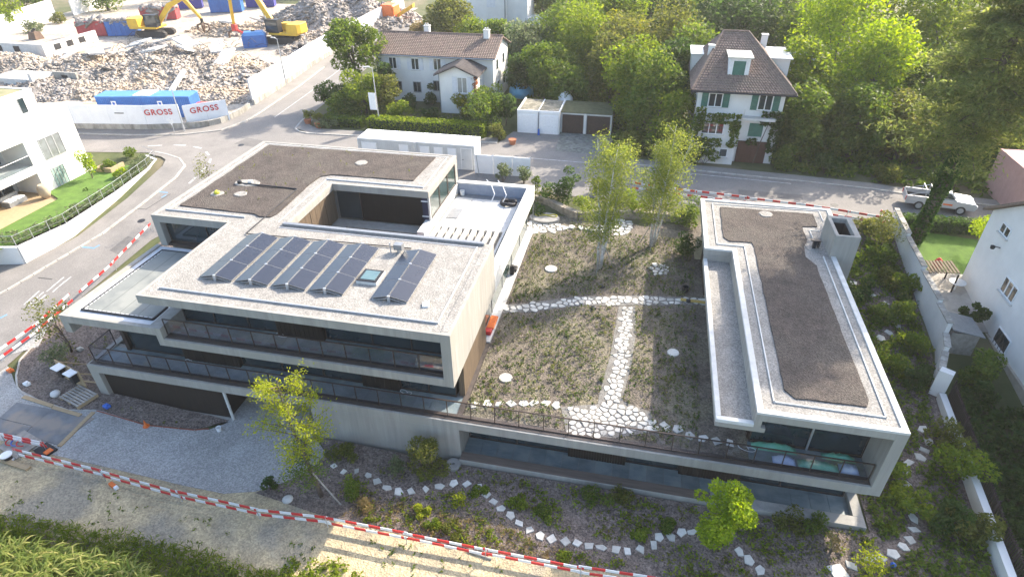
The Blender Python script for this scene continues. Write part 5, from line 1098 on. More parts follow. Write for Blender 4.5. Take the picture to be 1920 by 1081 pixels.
# rubble: heaps of broken concrete, uncountable
def chunks(n, fn, smin, smax, seed, power=2.6):
    r = np.random.default_rng(seed); base = np.array([[-1,-1,-1],[1,-1,-1],[1,1,-1],[-1,1,-1],[-1,-1,1],[1,-1,1],[1,1,1],[-1,1,1]], float)
    faces = np.array([[3,2,1,0],[0,1,5,4],[1,2,6,5],[2,3,7,6],[3,0,4,7],[4,5,6,7]])
    V = []; 
    for i in range(n):
        x, y, z = fn(r); s = smin+(smax-smin)*r.random()**power
        pl = r.random() < .2; q = base*np.array([1, r.uniform(.5,1), r.uniform(.08,.16) if pl else r.uniform(.25,.8)])*s*(2.0 if pl else 1.0)/2*(1+r.uniform(-.3,.3,(8,3)))
        a, b, c = r.uniform(0,6.28), r.uniform(-.7,.7), r.uniform(-.7,.7)
        Rz = np.array([[math.cos(a),-math.sin(a),0],[math.sin(a),math.cos(a),0],[0,0,1]]); Rx = np.array([[1,0,0],[0,math.cos(b),-math.sin(b)],[0,math.sin(b),math.cos(b)]]); Ry = np.array([[math.cos(c),0,math.sin(c)],[0,1,0],[-math.sin(c),0,math.cos(c)]])
        V.append(q @ (Rz@Rx@Ry).T + np.array([x, y, z+s*.1]))
    V = np.concatenate(V); F = np.concatenate([faces+8*i for i in range(n)])
    return V, F
def fast_mesh(name, V, F, mats, mi=None):
    me = bpy.data.meshes.new(name); nf, k = F.shape
    me.vertices.add(len(V)); me.vertices.foreach_set('co', np.asarray(V, np.float32).ravel())
    me.loops.add(nf*k); me.loops.foreach_set('vertex_index', F.astype(np.int32).ravel())
    me.polygons.add(nf); me.polygons.foreach_set('loop_start', np.arange(0, nf*k, k, dtype=np.int32)); me.polygons.foreach_set('loop_total', np.full(nf, k, np.int32))
    for m in (mats if isinstance(mats, (list, tuple)) else [mats]): me.materials.append(m)
    me.update(calc_edges=True); return me
def heap(name, label, c, rx, ry, hh, n, mat, seed, smax=1.1, ridge=0.0):
    rs = np.random.default_rng(seed); ph = rs.uniform(0,6.28,6)
    def z(x, y):
        u, v = (x-c[0])/rx, (y-c[1])/ry; d = math.sqrt(u*u+v*v)
        if d >= 1: return 0
        return hh*(1-d**1.6)*(.72+.28*math.sin(x*.45+ph[0])*math.sin(y*.4+ph[1])+.12*math.sin(x*1.1+ph[2]+y*.7))
    G_ = 34; V = []
    for j in range(G_+1):
        for i in range(G_+1):
            x, y = c[0]+rx*(2*i/G_-1), c[1]+ry*(2*j/G_-1); zz = z(x, y); V.append((x, y, 2.66+max(-.1, zz+rs.uniform(-.12,.12) if zz > 0 else -.1)))
    F = [(j*(G_+1)+i, j*(G_+1)+i+1, (j+1)*(G_+1)+i+1, (j+1)*(G_+1)+i) for j in range(G_) for i in range(G_)]
    def fn(r):
        d = math.sqrt(r.random())*.98; a = r.uniform(0,6.28); x, y = c[0]+math.cos(a)*d*rx, c[1]+math.sin(a)*d*ry; return x, y, 2.7+z(x, y)
    V2, F2 = chunks(n, fn, .10, smax, seed, 3.4)
    me = fast_mesh(name, np.concatenate([np.array(V), V2]), np.concatenate([np.array(F), F2+len(V)]), mat)
    return stuff(link(name, me), label)
heap('rubble_heap', 'wide pale heap of broken concrete in the middle of the site', (-75,82), 25, 11, 2.08, 8278, rubble_m, 1, 0.60)
heap('rubble_heap', 'long low rubble ridge behind the blue containers', (-68,72.5), 19, 5.5, 1.28, 3880, rubble_m, 2, 0.42)
heap('rubble_heap', 'steep bright rubble cone beside the basement wall', (-98.5,80.5), 7, 5.5, 2.88, 2068, rubble_m, 3, 0.42)
heap('rubble_heap', 'brownish rubble slope at the lower left of the site', (-82,70), 8, 5, 1.76, 1811, rubble_grey, 4, 0.42)
heap('rubble_heap', 'grey rubble mound with rubbish at the back of the site', (-63,124), 17, 14, 5.20, 4656, rubble_grey, 5, 0.74)
heap('rubble_heap', 'rubble slope along the side street hoarding', (-58,106), 6, 12, 1.76, 2327, rubble_m, 6, 0.46)
heap('rubble_heap', 'tangled heap of dark steel and concrete in the centre of the site', (-77,90), 9, 5, 2.72, 2327, rubble_grey, 7, 0.60)
heap('rubble_heap', 'loose debris beneath the hanging grapple', (-79,112), 10, 7, 1.28, 1552, rubble_m, 8, 0.65)
heap('rubble_heap', 'debris between the coloured skips', (-104,110), 7, 5, 1.44, 1293, rubble_grey, 9, 0.46)
sl = [(-84,92,4.4),(-80,94,4.6),(-74,91,5.2),(-72,88,4.9),(-70,93,4.2),(-76,86,5.1),(-88,88,4.0),(-92,85,3.6),(-67,90,3.6),(-78,110,4.6),(-74,113,4.3),(-82,113,3.9),(-66,120,8.2),(-60,121,8.0),(-70,125,8.0),(-85,84,4.8),(-95,90,3.4),(-64,86,4.2)]
names_ = ['by the tangled steel','leaning on the tangled steel','on top of the central heap','at the front of the central heap','at the right of the central heap','flat on the central heap','at the left shoulder of the central heap','near the basement windows','at the right foot of the central heap','under the grapple','beside the grapple','left of the grapple','on the back mound','at the crest of the back mound','at the left of the back mound','halfway up the central heap','above the basement wall','towards the side street']
for i, (x, y, z) in enumerate(sl):
    a = RNG.uniform(0,3.14); L = RNG.uniform(1.2,2.6); t = RNG.uniform(-.35,.35)
    o = MB().obox((x,y,z), (math.cos(a)*L, math.sin(a)*L, t*L), (-math.sin(a)*L*.45, math.cos(a)*L*.45, RNG.uniform(-.3,.3)), (0,0,.14)).out('concrete_slab', concrete_pale); tag(o, 'broken pale concrete slab lying '+names_[i], 'slab', 'broken slabs on the rubble')
bm_ = MB().obox((-62.5,72.5,4.0), (.9,-3.4,-.9), (.3,.08,0), (0,0,.15)).out('concrete_beam', concrete_pale); tag(bm_, 'long pale beam sticking out of the rubble behind the containers', 'beam')
rb = MB(); rq = random.Random(8)
for _ in range(170):
    x_, y_, L_ = rq.uniform(-88,-62), rq.uniform(76,94), rq.uniform(.8,2.4); a_ = rq.uniform(0,6.28); z_ = 4.2+rq.uniform(-.6,1.2)
    rb.path([(x_,y_,z_),(x_+math.cos(a_)*L_*.5,y_+math.sin(a_)*L_*.5,z_+rq.uniform(0,.7)),(x_+math.cos(a_)*L_,y_+math.sin(a_)*L_,z_+rq.uniform(-.3,.6))], [.035]*3, 4)
stuff(rb.out('bent_rebar', metal_dark), 'bent steel bars sticking out of the central rubble')
# basement walls with small windows
w1 = thing('basement_wall', 'pale basement wall with small square openings left standing on the site', 'wall', (-97,90,2.7))
MB().box(-112, -97.1, 86.1, 86.4, 2.6, 4.9).out('wall_section', concrete_pale, w1); MB().box(-97.4, -97.1, 86.4, 97.5, 2.6, 4.9).out('wall_section', concrete_pale, w1)
for y in (88.2, 90.8, 93.4): MB().box(-97.09, -97.06, y, y+1.3, 3.6, 4.5).out('opening', metal_dark, w1)
for x in (-110.5, -106.5, -103): MB().box(x, x+1.2, 86.07, 86.09, 3.6, 4.5).out('opening', metal_dark, w1)
w2 = thing('ruined_pit', 'roofless concrete pit with a pillar at the left edge of the site', 'ruin', (-85,71,2.7))
MB().box(-90, -83.4, 70.0, 70.4, 2.0, 4.3).box(-90,-83.4,70.4,74.0,3.9,4.3).out('wall', concrete_pale, w2); MB().box(-83.0,-82.5,69.6,70.0,2.4,5.2).out('pillar', concrete_pale, w2); MB().box(-83.4,-79.5,73.8,74.1,2.4,4.4).out('wall', concrete_old, w2); MB().box(-82,-81,73.77,73.79,3.2,4.0).out('opening', metal_dark, w2); MB().box(-88.8,-88,69.97,69.99,2.9,3.8).out('opening', metal_grey, w2)
# blue containers behind the front hoarding
def blue_container(x, y, label, rot=.185):
    t = thing('shipping_container', label, 'container', (x, y, 2.7), rot, group='blue containers behind the hoarding', local=True)
    m = MB().box(-2.9, 2.9, -1.2, 1.2, .1, 2.55)
    for i in range(24): m.box(-2.85+i*.24, -2.85+i*.24+.12, -1.225, -1.201, .25, 2.4)
    m.out('body', blue_m, t); mm = MB().box(-2.95, 2.95, -1.23, 1.23, 2.551, 2.66)
    mm.out('roof', blue_top, t); MB().box(-1.1, -.5, -1.24, -1.226, 1.5, 2.1).out('notice', white_paint, t); MB().box(-.95,-.65,-1.246,-1.241,1.65,1.95).out('notice_print', blue_p, t)
    return t
blue_container(-62.6, 63.6, 'left blue storage container behind the lettered hoarding'); bc = blue_container(-57.0, 64.65, 'right blue storage container behind the lettered hoarding')
o = MB().obox((-59.9,64.2,5.42), (1.0,.18,0), (-.2,1.15,0), (0,0,.04)).out('white_board', white_paint); tag(o, 'white board lying across the two blue containers', 'board')
o = MB().obox((-54.0,64.9,3.6), (1.1,.3,0), (-.2,.9,0), (0,0,.5)).obox((-54.0,64.9,4.12), (1.15,.32,0), (-.2,.95,0), (0,0,.015), 1).out('covered_stack', [hoard_white, red_paint]); tag(o, 'white covered stack with a red edge beside the blue containers', 'stack')
o = MB().obox((-67.6,63.2,3.2), (1.6,.3,0), (-.25,1.2,0), (0,0,.5)).out('sand_bin', pm('tan_board', (.52,.40,.22), (.44,.34,.18), rough=.9)); tag(o, 'tan bin beside the left blue container', 'bin')
# open skips
def skip(x, y, rot, L, W, H_, mat, label, fill=True):
    t = thing('open_skip', label, 'skip', (x, y, 2.7), rot, group='skips on the demolition site', local=True)
    m = MB(); th = .08
    m.box(-L/2, L/2, -W/2, -W/2+th, .15, H_).box(-L/2, L/2, W/2-th, W/2, .15, H_).box(-L/2, -L/2+th, -W/2+th, W/2-th, .15, H_).box(L/2-th, L/2, -W/2+th, W/2-th, .15, H_).box(-L/2+th, L/2-th, -W/2+th, W/2-th, .15, .3)
    m.out('tub', mat, t)
    n = int(L/.75)
    for i in range(n+1): x_ = -L/2+i*L/n; MB().box(x_-.05, x_+.05, -W/2-.07, -W/2-.001, .15, H_-.05).out('rib', mat, t)
    MB().box(-L/2-.05, L/2+.05, -W/2-.08, -W/2+.1, H_+.001, H_+.1).box(-L/2-.05, L/2+.05, W/2-.1, W/2+.08, H_+.001, H_+.1).out('rim', mat, t)
    if fill:
        V, F = chunks(160, lambda r: (r.uniform(-L/2+.3, L/2-.3), r.uniform(-W/2+.3, W/2-.3), H_-.35+r.uniform(0,.35)), .3, 1.2, int(abs(x)), 1.5)
        stuff(link('load', fast_mesh('load', V, F, rubble_grey), t), 'mixed rubbish loaded in the skip')
skip(-102.6,103.0,.3,5.0,2.5,2.6,red_m,'red open skip nearest to the basement wall'); skip(-97.3,104.2,.3,5.0,2.5,2.5,blue_m,'blue open skip beside the left excavator'); skip(-101.0,119.2,.3,7.0,2.5,2.4,red_m,'red open skip behind the left excavator boom'); skip(-103.5,131.5,.5,6,2.5,2.3,violet_m,'violet-blue open skip at the back of the site'); skip(-92.0,129,.35,6.5,2.6,3.4,blue_m,'tall blue open skip at the top of the site'); skip(-88.0,136,.35,6,2.6,3.2,violet_m,'dark blue open skip behind the grapple',)
t = thing('fuel_tank', 'small blue fuel tank on the ground in front of the right excavator', 'tank', (-67.5,100,2.7), .45, local=True)
MB().prism([(-1.9,-1.2),(1.9,-1.2),(1.9,1.2),(-1.9,1.2)], 0.0, 2.0, inset=0).out('body', blue_m, t); MB().prism([(-1.9,-1.2),(1.9,-1.2),(1.9,1.2),(-1.9,1.2)], 2.001, 2.5, inset=.4).out('lid', blue_top, t); MB().box(-.3,.3,-.2,.2,2.5,2.7).out('hatch', metal_dark, t)
o = thing('orange_mixer', 'orange site machine at the end of the side street hoarding', 'machine', (-49.5,122,2.7)); MB().box(-53.0,-50.2,121,125,2.9,6.3).out('hopper', orange_m, o, bevel=.3); MB().obox((-48.3,123,5.2), (1.6,.2,.9), (-.1,.9,0), (0,0,.35)).out('conveyor', pm('conveyor_yellow', (.75,.40,.04), rough=.5), o); MB().box(-52.5,-48,121.5,122,2.7,2.9).out('frame', metal_dark, o)
# excavators
def excavator(name, label, loc, rot, joints, tool, cab_side=-1, s=1.0):
    t = thing(name, label, 'excavator', loc, rot, group='excavators on the demolition site', local=True)
    for sy in (-1, 1):
        prof = [(-2.0,.05),(2.0,.05),(2.35,.3),(2.35,.65),(2.0,.9),(-2.0,.9),(-2.35,.65),(-2.35,.3)]
        m = MB(); y0, y1 = sy*1.15-.3, sy*1.15+.3; n = len(prof)
        m.add([(x,y0,z) for x,z in prof]+[(x,y1,z) for x,z in prof], [(i,(i+1)%n,n+(i+1)%n,n+i) for i in range(n)]+[tuple(range(n))[::-1], tuple(range(n,2*n))])
        for k in range(14): m.box(-2.0+k*.3, -1.85+k*.3, y0-.03, y1+.03, .9, .94)
        m.out('track', black_m, t)
    MB().box(-.9,.9,-.85,.85,.45,1.0).lathe((0,0,1.0), [(.8,0),(.8,.2)], 14).out('undercarriage', metal_dark, t)
    m = MB().box(-3.0, 1.2, -1.4, 1.4, 1.2, 1.5); m.prism([(-3.1,-1.4),(-1.5,-1.4),(-1.5,1.4),(-3.1,1.4),(-3.4,.8),(-3.4,-.8)], 1.501, 2.6, inset=.06); m.box(-1.5,.2,.15*-cab_side,1.35*-cab_side,1.501,2.45) if cab_side < 0 else m.box(-1.5,.2,-1.35,-.15,1.501,2.45)
    m.out('house', yellow_m, t, bevel=.05)
    ya, yb = (-1.4,-.35) if cab_side < 0 else (.35,1.4)
    c = MB().box(-.4,1.45,ya,yb,1.501,1.9).box(-.4,-.3,ya,yb,1.9,3.0).box(1.38,1.45,ya,ya+.08,1.9,3.0).box(1.38,1.45,yb-.08,yb,1.9,3.0).box(-.45,1.5,ya-.03,yb+.03,3.0,3.12).out('cab', metal_dark, t); MB().box(-.3,1.42,ya+.02,yb-.02,1.9,3.0).out('cab_glass', window_glass, c)
    J = [Vector(j) for j in joints]
    def limb(nm, a, b, w0, w1, mat, yw=.22, mid=None):
        pts = [a] + ([mid] if mid is not None else []) + [b]; ws = [w0] + ([max(w0,w1)*1.25] if mid is not None else []) + [w1]; m = MB(); V = []
        for k, p in enumerate(pts):
            d = (pts[min(k+1,len(pts)-1)]-pts[max(k-1,0)]).normalized(); side = Vector((-d.y, d.x, 0)); side = side.normalized() if side.length > .05 else Vector((0,1,0)); nn = d.cross(side).normalized()
            for sx, sz in ((-1,-1),(1,-1),(1,1),(-1,1)): V.append(p + side*yw*sx + nn*ws[k]*sz)
        F = [(0,3,2,1)]
        for k in range(len(pts)-1):
            for i in range(4): F.append((4*k+i, 4*k+(i+1)%4, 4*k+4+(i+1)%4, 4*k+4+i))
        e = 4*(len(pts)-1); F.append((e,e+1,e+2,e+3)); return m.add(V, F).out(nm, mat, t)
    mid = (J[0]+J[1])/2 + Vector((0,0,(J[1]-J[0]).length*.12))
    limb('boom', J[0], J[1], .28, .26, yellow_m, mid=mid); limb('stick', J[1], J[2], .3, .16, yellow_m, .17)
    a, b = J[0].lerp(J[1], .1)+Vector((.5,0,-.2)), mid-Vector((0,0,.25)); MB().tube(a, b, .09).tube(mid+Vector((0,0,.4)), J[1].lerp(J[2],.12)+Vector((0,0,.3)), .08).out('cylinder', metal_zinc, t)
    e = J[2]
    if tool == 'claw':
        g = MB().tube(e, e-Vector((0,0,.7)), .22).out('grab', black_m, t)
        for k in range(4):
            a = k*math.pi/2+.4; MB().path([e+Vector((0,0,-.6)), e+Vector((math.cos(a)*.75, math.sin(a)*.75, -.9)), e+Vector((math.cos(a)*.8, math.sin(a)*.8, -1.5)), e+Vector((math.cos(a)*.2, math.sin(a)*.2, -2.0))], [.14,.16,.13,.05], 6).out('claw', pm('rusty_steel', (.16,.10,.065), (.09,.06,.045), rough=.8) if 'rusty_steel' not in MAT else MAT['rusty_steel'], g)
    else:
        g = MB().box(e.x-.35,e.x+.35,e.y-.3,e.y+.3,e.z-.9,e.z).out('grapple_head', red_paint, t, bevel=.08)
        for k in (-1, 1): MB().path([e+Vector((k*.25,0,-.8)), e+Vector((k*1.1,0,-1.1)), e+Vector((k*1.15,0,-1.9)), e+Vector((k*.75,0,-2.4))], [.15,.17,.13,.06], 6).out('jaw', red_paint if k < 0 else MAT['rusty_steel'], g)
    t.scale = (s, s, s)
    return t
excavator('excavator', 'yellow excavator with arched boom between the red and blue skips', (-90.9,104.6,2.7), .12, [(.9,0,1.8),(5.6,.2,5.2),(7.4,.5,2.4)], 'claw', -1, 1.25)
excavator('excavator', 'yellow excavator with a very long raised boom and red grapple', (-64.2,103.6,2.7), math.pi-.02, [(.8,0,2.0),(6.4,.1,10.0),(8.0,-1.1,1.9)], 'grapple', 1, 1.3)
t = thing('digger_bucket', 'rusty digger bucket left lying on the pale ground', 'bucket', (-111.5,98.5,2.7)); MB().prism([(-112.6,97.7),(-110.6,97.4),(-110.4,99.1),(-112.4,99.4)], 2.7, 4.0, inset=.25).out('shell', MAT['rusty_steel'], t); MB().tube((-111.9,98.4,4.0),(-111.2,98.6,4.5),.2).out('bracket', black_m, t)
o = MB().box(-57.9,-57.1,97.2,98.0,2.7,4.0).box(-58.9,-58.3,97,97.6,2.7,3.5).out('waste_drums', metal_dark, bevel=.05); tag(o, 'dark drums near the side street hoarding', 'drums')

# ================================================================== STREET FURNITURE, BARRIERS, VEHICLE
def lamp(x, y, hgt, label, arm=(1.0,0)):
    z = hout(x, y); t = thing('street_lamp', label, 'street lamp', (x, y, z), group='street lamps')
    MB().tube((x,y,z),(x,y,z+hgt),.085,.05).tube((x,y,z),(x,y,z+.8),.12,.11).out('pole', metal_zinc, t); MB().tube((x,y,z+hgt-.05),(x+arm[0]*.5,y+arm[1]*.5,z+hgt+.1),.04).out('arm', metal_zinc, t)
    MB().obox((x+arm[0]*.75,y+arm[1]*.75,z+hgt+.12), (arm[0]*.42,arm[1]*.42,0), (-arm[1]*.14,arm[0]*.14,0), (0,0,.06)).out('lamp_head', concrete_pale, t, bevel=.03)
    return t
l1 = lamp(-29.95,64.6,6.9,'tall street lamp with a white sign standing in the hedge of the white house',(-.8,-.3)); lamp(-50.0,79.1,6.2,'street lamp against the side street hoarding',(-.8,.1)); lamp(-51.9,59.4,4.9,'lamp post in front of the lettered hoarding',(-.5,-.2)); lamp(-51.2,88.6,4.6,'farther lamp post on the side street hoarding',(-.6,0))
MB().box(-30.75,-29.95,64.35,64.4,5.0,6.9).out('sign_board', white_paint, l1)
t = thing('road_sign', 'triangular road sign on a thin post by the crossroads', 'road sign', (-52.6,58.6,2.7)); MB().tube((-52.6,58.6,2.7),(-52.6,58.6,4.5),.035).out('post', metal_zinc, t); MB().add([(-53.0,58.54,4.4),(-52.2,58.54,4.4),(-52.6,58.54,3.7),(-53.0,58.56,4.4),(-52.2,58.56,4.4),(-52.6,58.56,3.7)], [(0,2,1),(3,4,5),(0,1,4,3),(1,2,5,4),(2,0,3,5)]).out('plate', white_paint, t)
t = thing('utility_pole', 'dark wooden utility pole standing between the trees', 'pole', (1.2,63.5,2.7)); MB().tube((1.2,63.5,2.7),(1.3,63.5,8.0),.13,.1).out('pole', bark, t)
def barrier(name, label, pts, heights, posts=True, zoff=None, thick=.03, tall=.175):
    """striped barrier boards on posts; pts on the ground"""
    P = [Vector(p) for p in pts]; t = thing(name, label, 'barrier', (P[0].x, P[0].y, hout(*P[0])))
    for a, b in zip(P, P[1:]):
        for k, hh in enumerate(heights):
            za, zb = hout(*a)+hh+RNG.uniform(-.05,.05), hout(*b)+hh+RNG.uniform(-.05,.05); A, B = Vector((*a, za)), Vector((*b, zb)); d = B-A; L = d.length+.25
            sh_ = RNG.uniform(0, 1.25); me = MB().box(-L/2+sh_, L/2+sh_, -thick/2, thick/2, -tall/2, tall/2).mesh('board', barrier_m)
            o = bpy.data.objects.new('board', me); COL.objects.link(o); o.parent = t; o.matrix_parent_inverse = WORLD[t].inverted()
            off = Vector((-d.y, d.x, 0)).normalized()*(.04*k)
            q = d.to_track_quat('X', 'Z'); o.matrix_basis = Matrix.Translation((A+B)/2+off) @ q.to_matrix().to_4x4() @ Matrix.Translation((-sh_, 0, 0)); WORLD[o] = o.matrix_basis.copy()
    if posts:
        for p in P: z = hout(*p); MB().tube((p.x,p.y,z-.1),(p.x,p.y,z+max(heights)+.12),.025,n=6).out('post', metal_zinc, t)
    return t
barrier('striped_barrier', 'red and white striped barrier boards along the front of the building site', [(-32.10, 16.81), (-26.70, 16.77), (-21.90, 16.60), (-17.20, 16.45), (-13.49, 16.69), (-9.23, 16.66), (-5.19, 16.64), (-0.61, 16.66), (2.78, 16.82)], [.84,.40])
barrier('striped_barrier', 'short red and white striped barrier at the lower left corner', [(-36.21, 17.56), (-34.12, 17.70), (-31.23, 17.65)], [.75,.4])
barrier('striped_barrier', 'single red and white striped barrier along the left road', [(-40.73, 39.22), (-39.97, 33.82), (-39.79, 30.15)], [.75])
barrier('striped_barrier', 'double red and white striped barrier curving round the left bed', [(-40.1,29.4),(-40.0,26.2),(-40.4,23.6)], [.95,.5])
barrier('striped_barrier', 'double red and white striped barrier along the back street', [(-0.43, 53.22), (5.08, 52.43), (9.34, 51.93), (13.63, 51.49), (17.25, 50.68), (20.13, 50.17)], [.85,.35])
barrier('striped_barrier', 'short red and white barrier closing the back corner by the boundary wall', [(20.0,51.3),(20.5,50.2)], [.85,.35])
# barrier feet and small site clutter
for i, (p, lab) in enumerate((((-22.99, 21.53), 'white plastic bucket at the edge of the gravel drive'), ((11.67, 53.97), 'white bag behind the pavilion roof'))):
    if i == 0: o = MB().lathe((*p, hout(*p)+.05), [(.13,0),(.16,.3),(.13,.3),(.11,.04)], 12).out('bucket', white_paint); tag(o, lab, 'bucket')
o = MB().lathe((*(-27.23, 20.67), hout(*(-27.23, 20.67))+.06), [(.2,0),(.2,.03),(.11,.04),(.02,.5)], 10).out('traffic_cone', orange_m); tag(o, 'small orange cone beside the red bed edging', 'cone')
o = MB().obox((*(-26.05, 16.55), hout(*(-26.05, 16.55))+.14), (.22,-.08,0), (.04,.1,0), (0,0,.1)).obox(((-26.05, 16.55)[0]+.3, (-26.05, 16.55)[1]-.1, hout(*(-26.05, 16.55))+.13), (.1,-.035,0), (.035,.095,0), (0,0,.09), 1).out('orange_canister', [orange_m, white_paint], bevel=.02); tag(o, 'orange and white canister on the verge below the barrier', 'canister')
# steel plates laid over the drive
for i, (q, lab, mt) in enumerate((([(-33.67, 18.98), (-33.81, 20.47), (-30.50, 20.39), (-30.78, 19.15)], 'rusty grey steel plate next to the timber edge, nearer the pallet', 0), ([(-33.51, 18.37), (-33.46, 19.37), (-30.81, 19.05), (-30.85, 18.13)], 'dark steel plate on the drive above the barrier', 0), ([(-36.09, 19.16), (-36.22, 20.48), (-33.62, 20.47), (-33.59, 19.04)], 'brown-stained steel plate left of the pallet', 0), ([(-35.06, 18.20), (-36.05, 19.13), (-33.58, 18.96), (-33.53, 18.32)], 'dark steel plate at the left edge of the picture', 0))):
    mtl = MAT.get('steel_plate') or pm('steel_plate', (.20,.205,.21), (.14,.145,.15), scale=1.5, rough=.7, metal=.2, c3=(.28,.24,.20), stains=.6)
    o = MB().prism(q, lambda x, y: hout(x,y)+.03, lambda x, y: hout(x,y)+.085+.004*i).out('steel_plate', mtl); tag(o, lab, 'plate', 'steel plates on the drive')
t = thing('timber_edging', 'row of pale timber planks edging the steel plates', 'planks', (-30.39, 19.11, -0.01))
for a, b in (([(-30.93, 20.79), (-30.79, 18.06)][0], [(-30.93, 20.79), (-30.79, 18.06)][1]), ([(-33.67, 20.60), (-31.48, 20.39)][0], [(-33.67, 20.60), (-31.48, 20.39)][1]), ([(-36.24, 21.00), (-33.74, 20.68)][0], [(-36.24, 21.00), (-33.74, 20.68)][1])):
    A, B = Vector(a), Vector(b); u = (B-A).normalized(); n = Vector((-u.y,u.x))*.12; MB().prism([(v.x,v.y) for v in (A-n,B-n,B+n,A+n)], lambda x, y: hout(x,y)+.03, lambda x, y: hout(x,y)+.12).out('plank', wood_pale, t)
# site power boards behind the pallet
pb = (-34.08, 22.80, 0.05)
t = thing('power_distribution_board', 'plywood frame carrying two white-topped power boxes by the pillar', 'power board', pb)
x, y, z = pb
MB().obox((x,y,z+.75), (1.25,-.35,0), (.015,.03,0), (0,0,.75)).out('board', wood_pale, t)
for k, (a, b) in enumerate((((x+1.1,y-.3,z+1.3),(x+1.9,y+1.0,z+.1)),((x-.9,y+.3,z+1.4),(x+.3,y+1.6,z+.2)),((x+1.2,y-.3,z+.7),(x+2.1,y+.2,z+.2)))): MB().tube(a, b, .05, n=4).out('brace', wood_pale, t)
for k, dx in enumerate((-.45,.75)):
    bx = MB().obox((x+dx,y-.28-.25*dx,z+1.05), (.2,-.05,0), (.04,.16,0), (0,0,.35)).out('power_box', metal_dark, t); MB().obox((x+dx,y-.30-.25*dx,z+1.46), (.36,-.09,0), (.08,.3,0), (0,0,.04)).out('box_lid', white_paint, bx, bevel=.03)
pp = (-32.68, 21.62, 0.03); t = thing('wooden_pallet', 'weathered wooden pallet stacked in front of the power boards', 'pallet', pp, -.27, local=True)
for i in range(7): MB().box(-.95+i*.0, .95, -.62+i*.19, -.62+i*.19+.13, .30, .33).out('deck_board', wood_grey, t)
for i in range(3): MB().box(-.95+i*.85, -.8+i*.85, -.62, .68, .06, .299).out('bearer', wood_pale, t)
pg_ = (-34.34, 21.55, 0.05); o = MB().lathe((pg_[0],pg_[1],pg_[2]+.02), [(.2,0),(.3,.15),(.26,.3),(.1,.36)], 9).out('grey_sack', concrete_pale, smooth=True); tag(o, 'grey bulging sack left of the pallet', 'sack')
for q, lab, mt in (((-36.96, 21.99, 0.07), 'white and blue plastic cap in the mulch bed', white_paint), ((-30.45, 21.36, -0.00), 'blue hose connector lying at the bed edge', blue_p), ((-39.13, 22.83, 0.08), 'orange survey box at the left bed corner', orange_m), ((-35.99, 25.45, 0.30), 'white stone lying in the left mulch bed', paving_white)):
    o = MB().obox((q[0],q[1],q[2]+.14), (.2,-.05,0), (.05,.14,0), (0,0,.1)).obox((q[0]+.1,q[1]-.05,q[2]+.27), (.08,0,.02), (0,.07,0), (0,0,.05)).out('small_item', mt, bevel=.03); o.name = ('plastic_cap','hose_connector','survey_box','loose_stone')[0 if 'cap' in lab else 1 if 'hose' in lab else 2 if 'survey' in lab else 3]; tag(o, lab, 'site item')
# tool crate and bicycle-like clutter beside the lower-left barrier
q = (-33.03, 17.69, 0.04); t = thing('site_crate', 'open crate of red and blue hoses beside the lower left barrier', 'crate', q)
MB().obox((q[0],q[1],q[2]+.12), (.9,-.25,0), (.2,.7,0), (0,0,.03)).out('base', wood_grey, t)
for k, mt in enumerate((red_paint, blue_p, red_paint)): MB().path([(q[0]-.5+.4*k+math.cos(a)*.35, q[1]+math.sin(a)*.3, q[2]+.25+.05*k) for a in np.linspace(0,5.5,14)], [.035]*14, 5).out('hose', mt, t)
q = (-31.27, 17.64, 0.01); o = MB().obox((q[0],q[1],q[2]+.12), (.5,-.14,0), (.12,.35,0), (0,0,.08)).obox((q[0]+.35,q[1]-.12,q[2]+.24), (.16,-.04,0), (.05,.2,0), (0,0,.04), 1).out('meter_box', [metal_dark, orange_m], bevel=.02); tag(o, 'dark meter box with an orange lid at the drive corner', 'box')
q = (-32.78, 16.67, 0.03); t = thing('cable_reel', 'white cable reel lying at the left end of the barrier', 'cable reel', q); MB().lathe((q[0],q[1],q[2]+.05), [(.3,0),(.3,.06)], 14).out('flange', white_paint, t); MB().lathe((q[0],q[1],q[2]+.11), [(.2,0),(.2,.3)], 12).out('drum', metal_dark, t); MB().lathe((q[0],q[1],q[2]+.41), [(.3,0),(.3,.06)], 14).out('flange', white_paint, t)
o = MB().obox((*(-32.11, 16.44), hout(*(-32.11, 16.44))+.1), (1.0,-.1,0), (.02,.14,0), (0,0,.05)).out('loose_board', wood_pale); tag(o, 'pale board lying below the left end of the barrier', 'board')
o = MB().tube((*(-6.13, 16.85), hout(*(-6.13, 16.85))+.08), (*(-4.91, 16.67), hout(*(-4.91, 16.67))+.08), .05).out('loose_pole', wood_grey); tag(o, 'grey wooden pole lying on the sunny verge', 'pole')
o = MB().lathe((*(13.77, 20.21), hout(*(13.77, 20.21))+.05), [(.1,0),(.14,.2),(.05,.3)], 8).out('blue_can', blue_p); tag(o, 'bright blue can in the lower right bed', 'can')
for i, (q, lab) in enumerate((((-39.04, 64.55, 2.70), 'left terracotta pot with a bushy plant on the street corner'), ((-37.18, 63.59, 2.70), 'right terracotta pot with a bushy plant on the street corner'), ((-13.82, 62.64, 2.70), 'terracotta pot at the end of the hedge'))):
    o = MB().lathe(q, [(.28,0),(.42,.55),(.46,.6),(.38,.6)], 12).out('plant_pot', terracotta); tag(o, lab, 'plant pot', 'terracotta pots along the street')
o = MB().lathe((-16.5,80.5,2.7), [(1.7,0),(1.6,.9),(.9,1.7),(.1,1.95)], 14).out('pool_cover', pm('light_blue', (.10,.38,.62), (.2,.48,.68), rough=.5), smooth=True); tag(o, 'light blue cover dome beside the white house', 'cover')
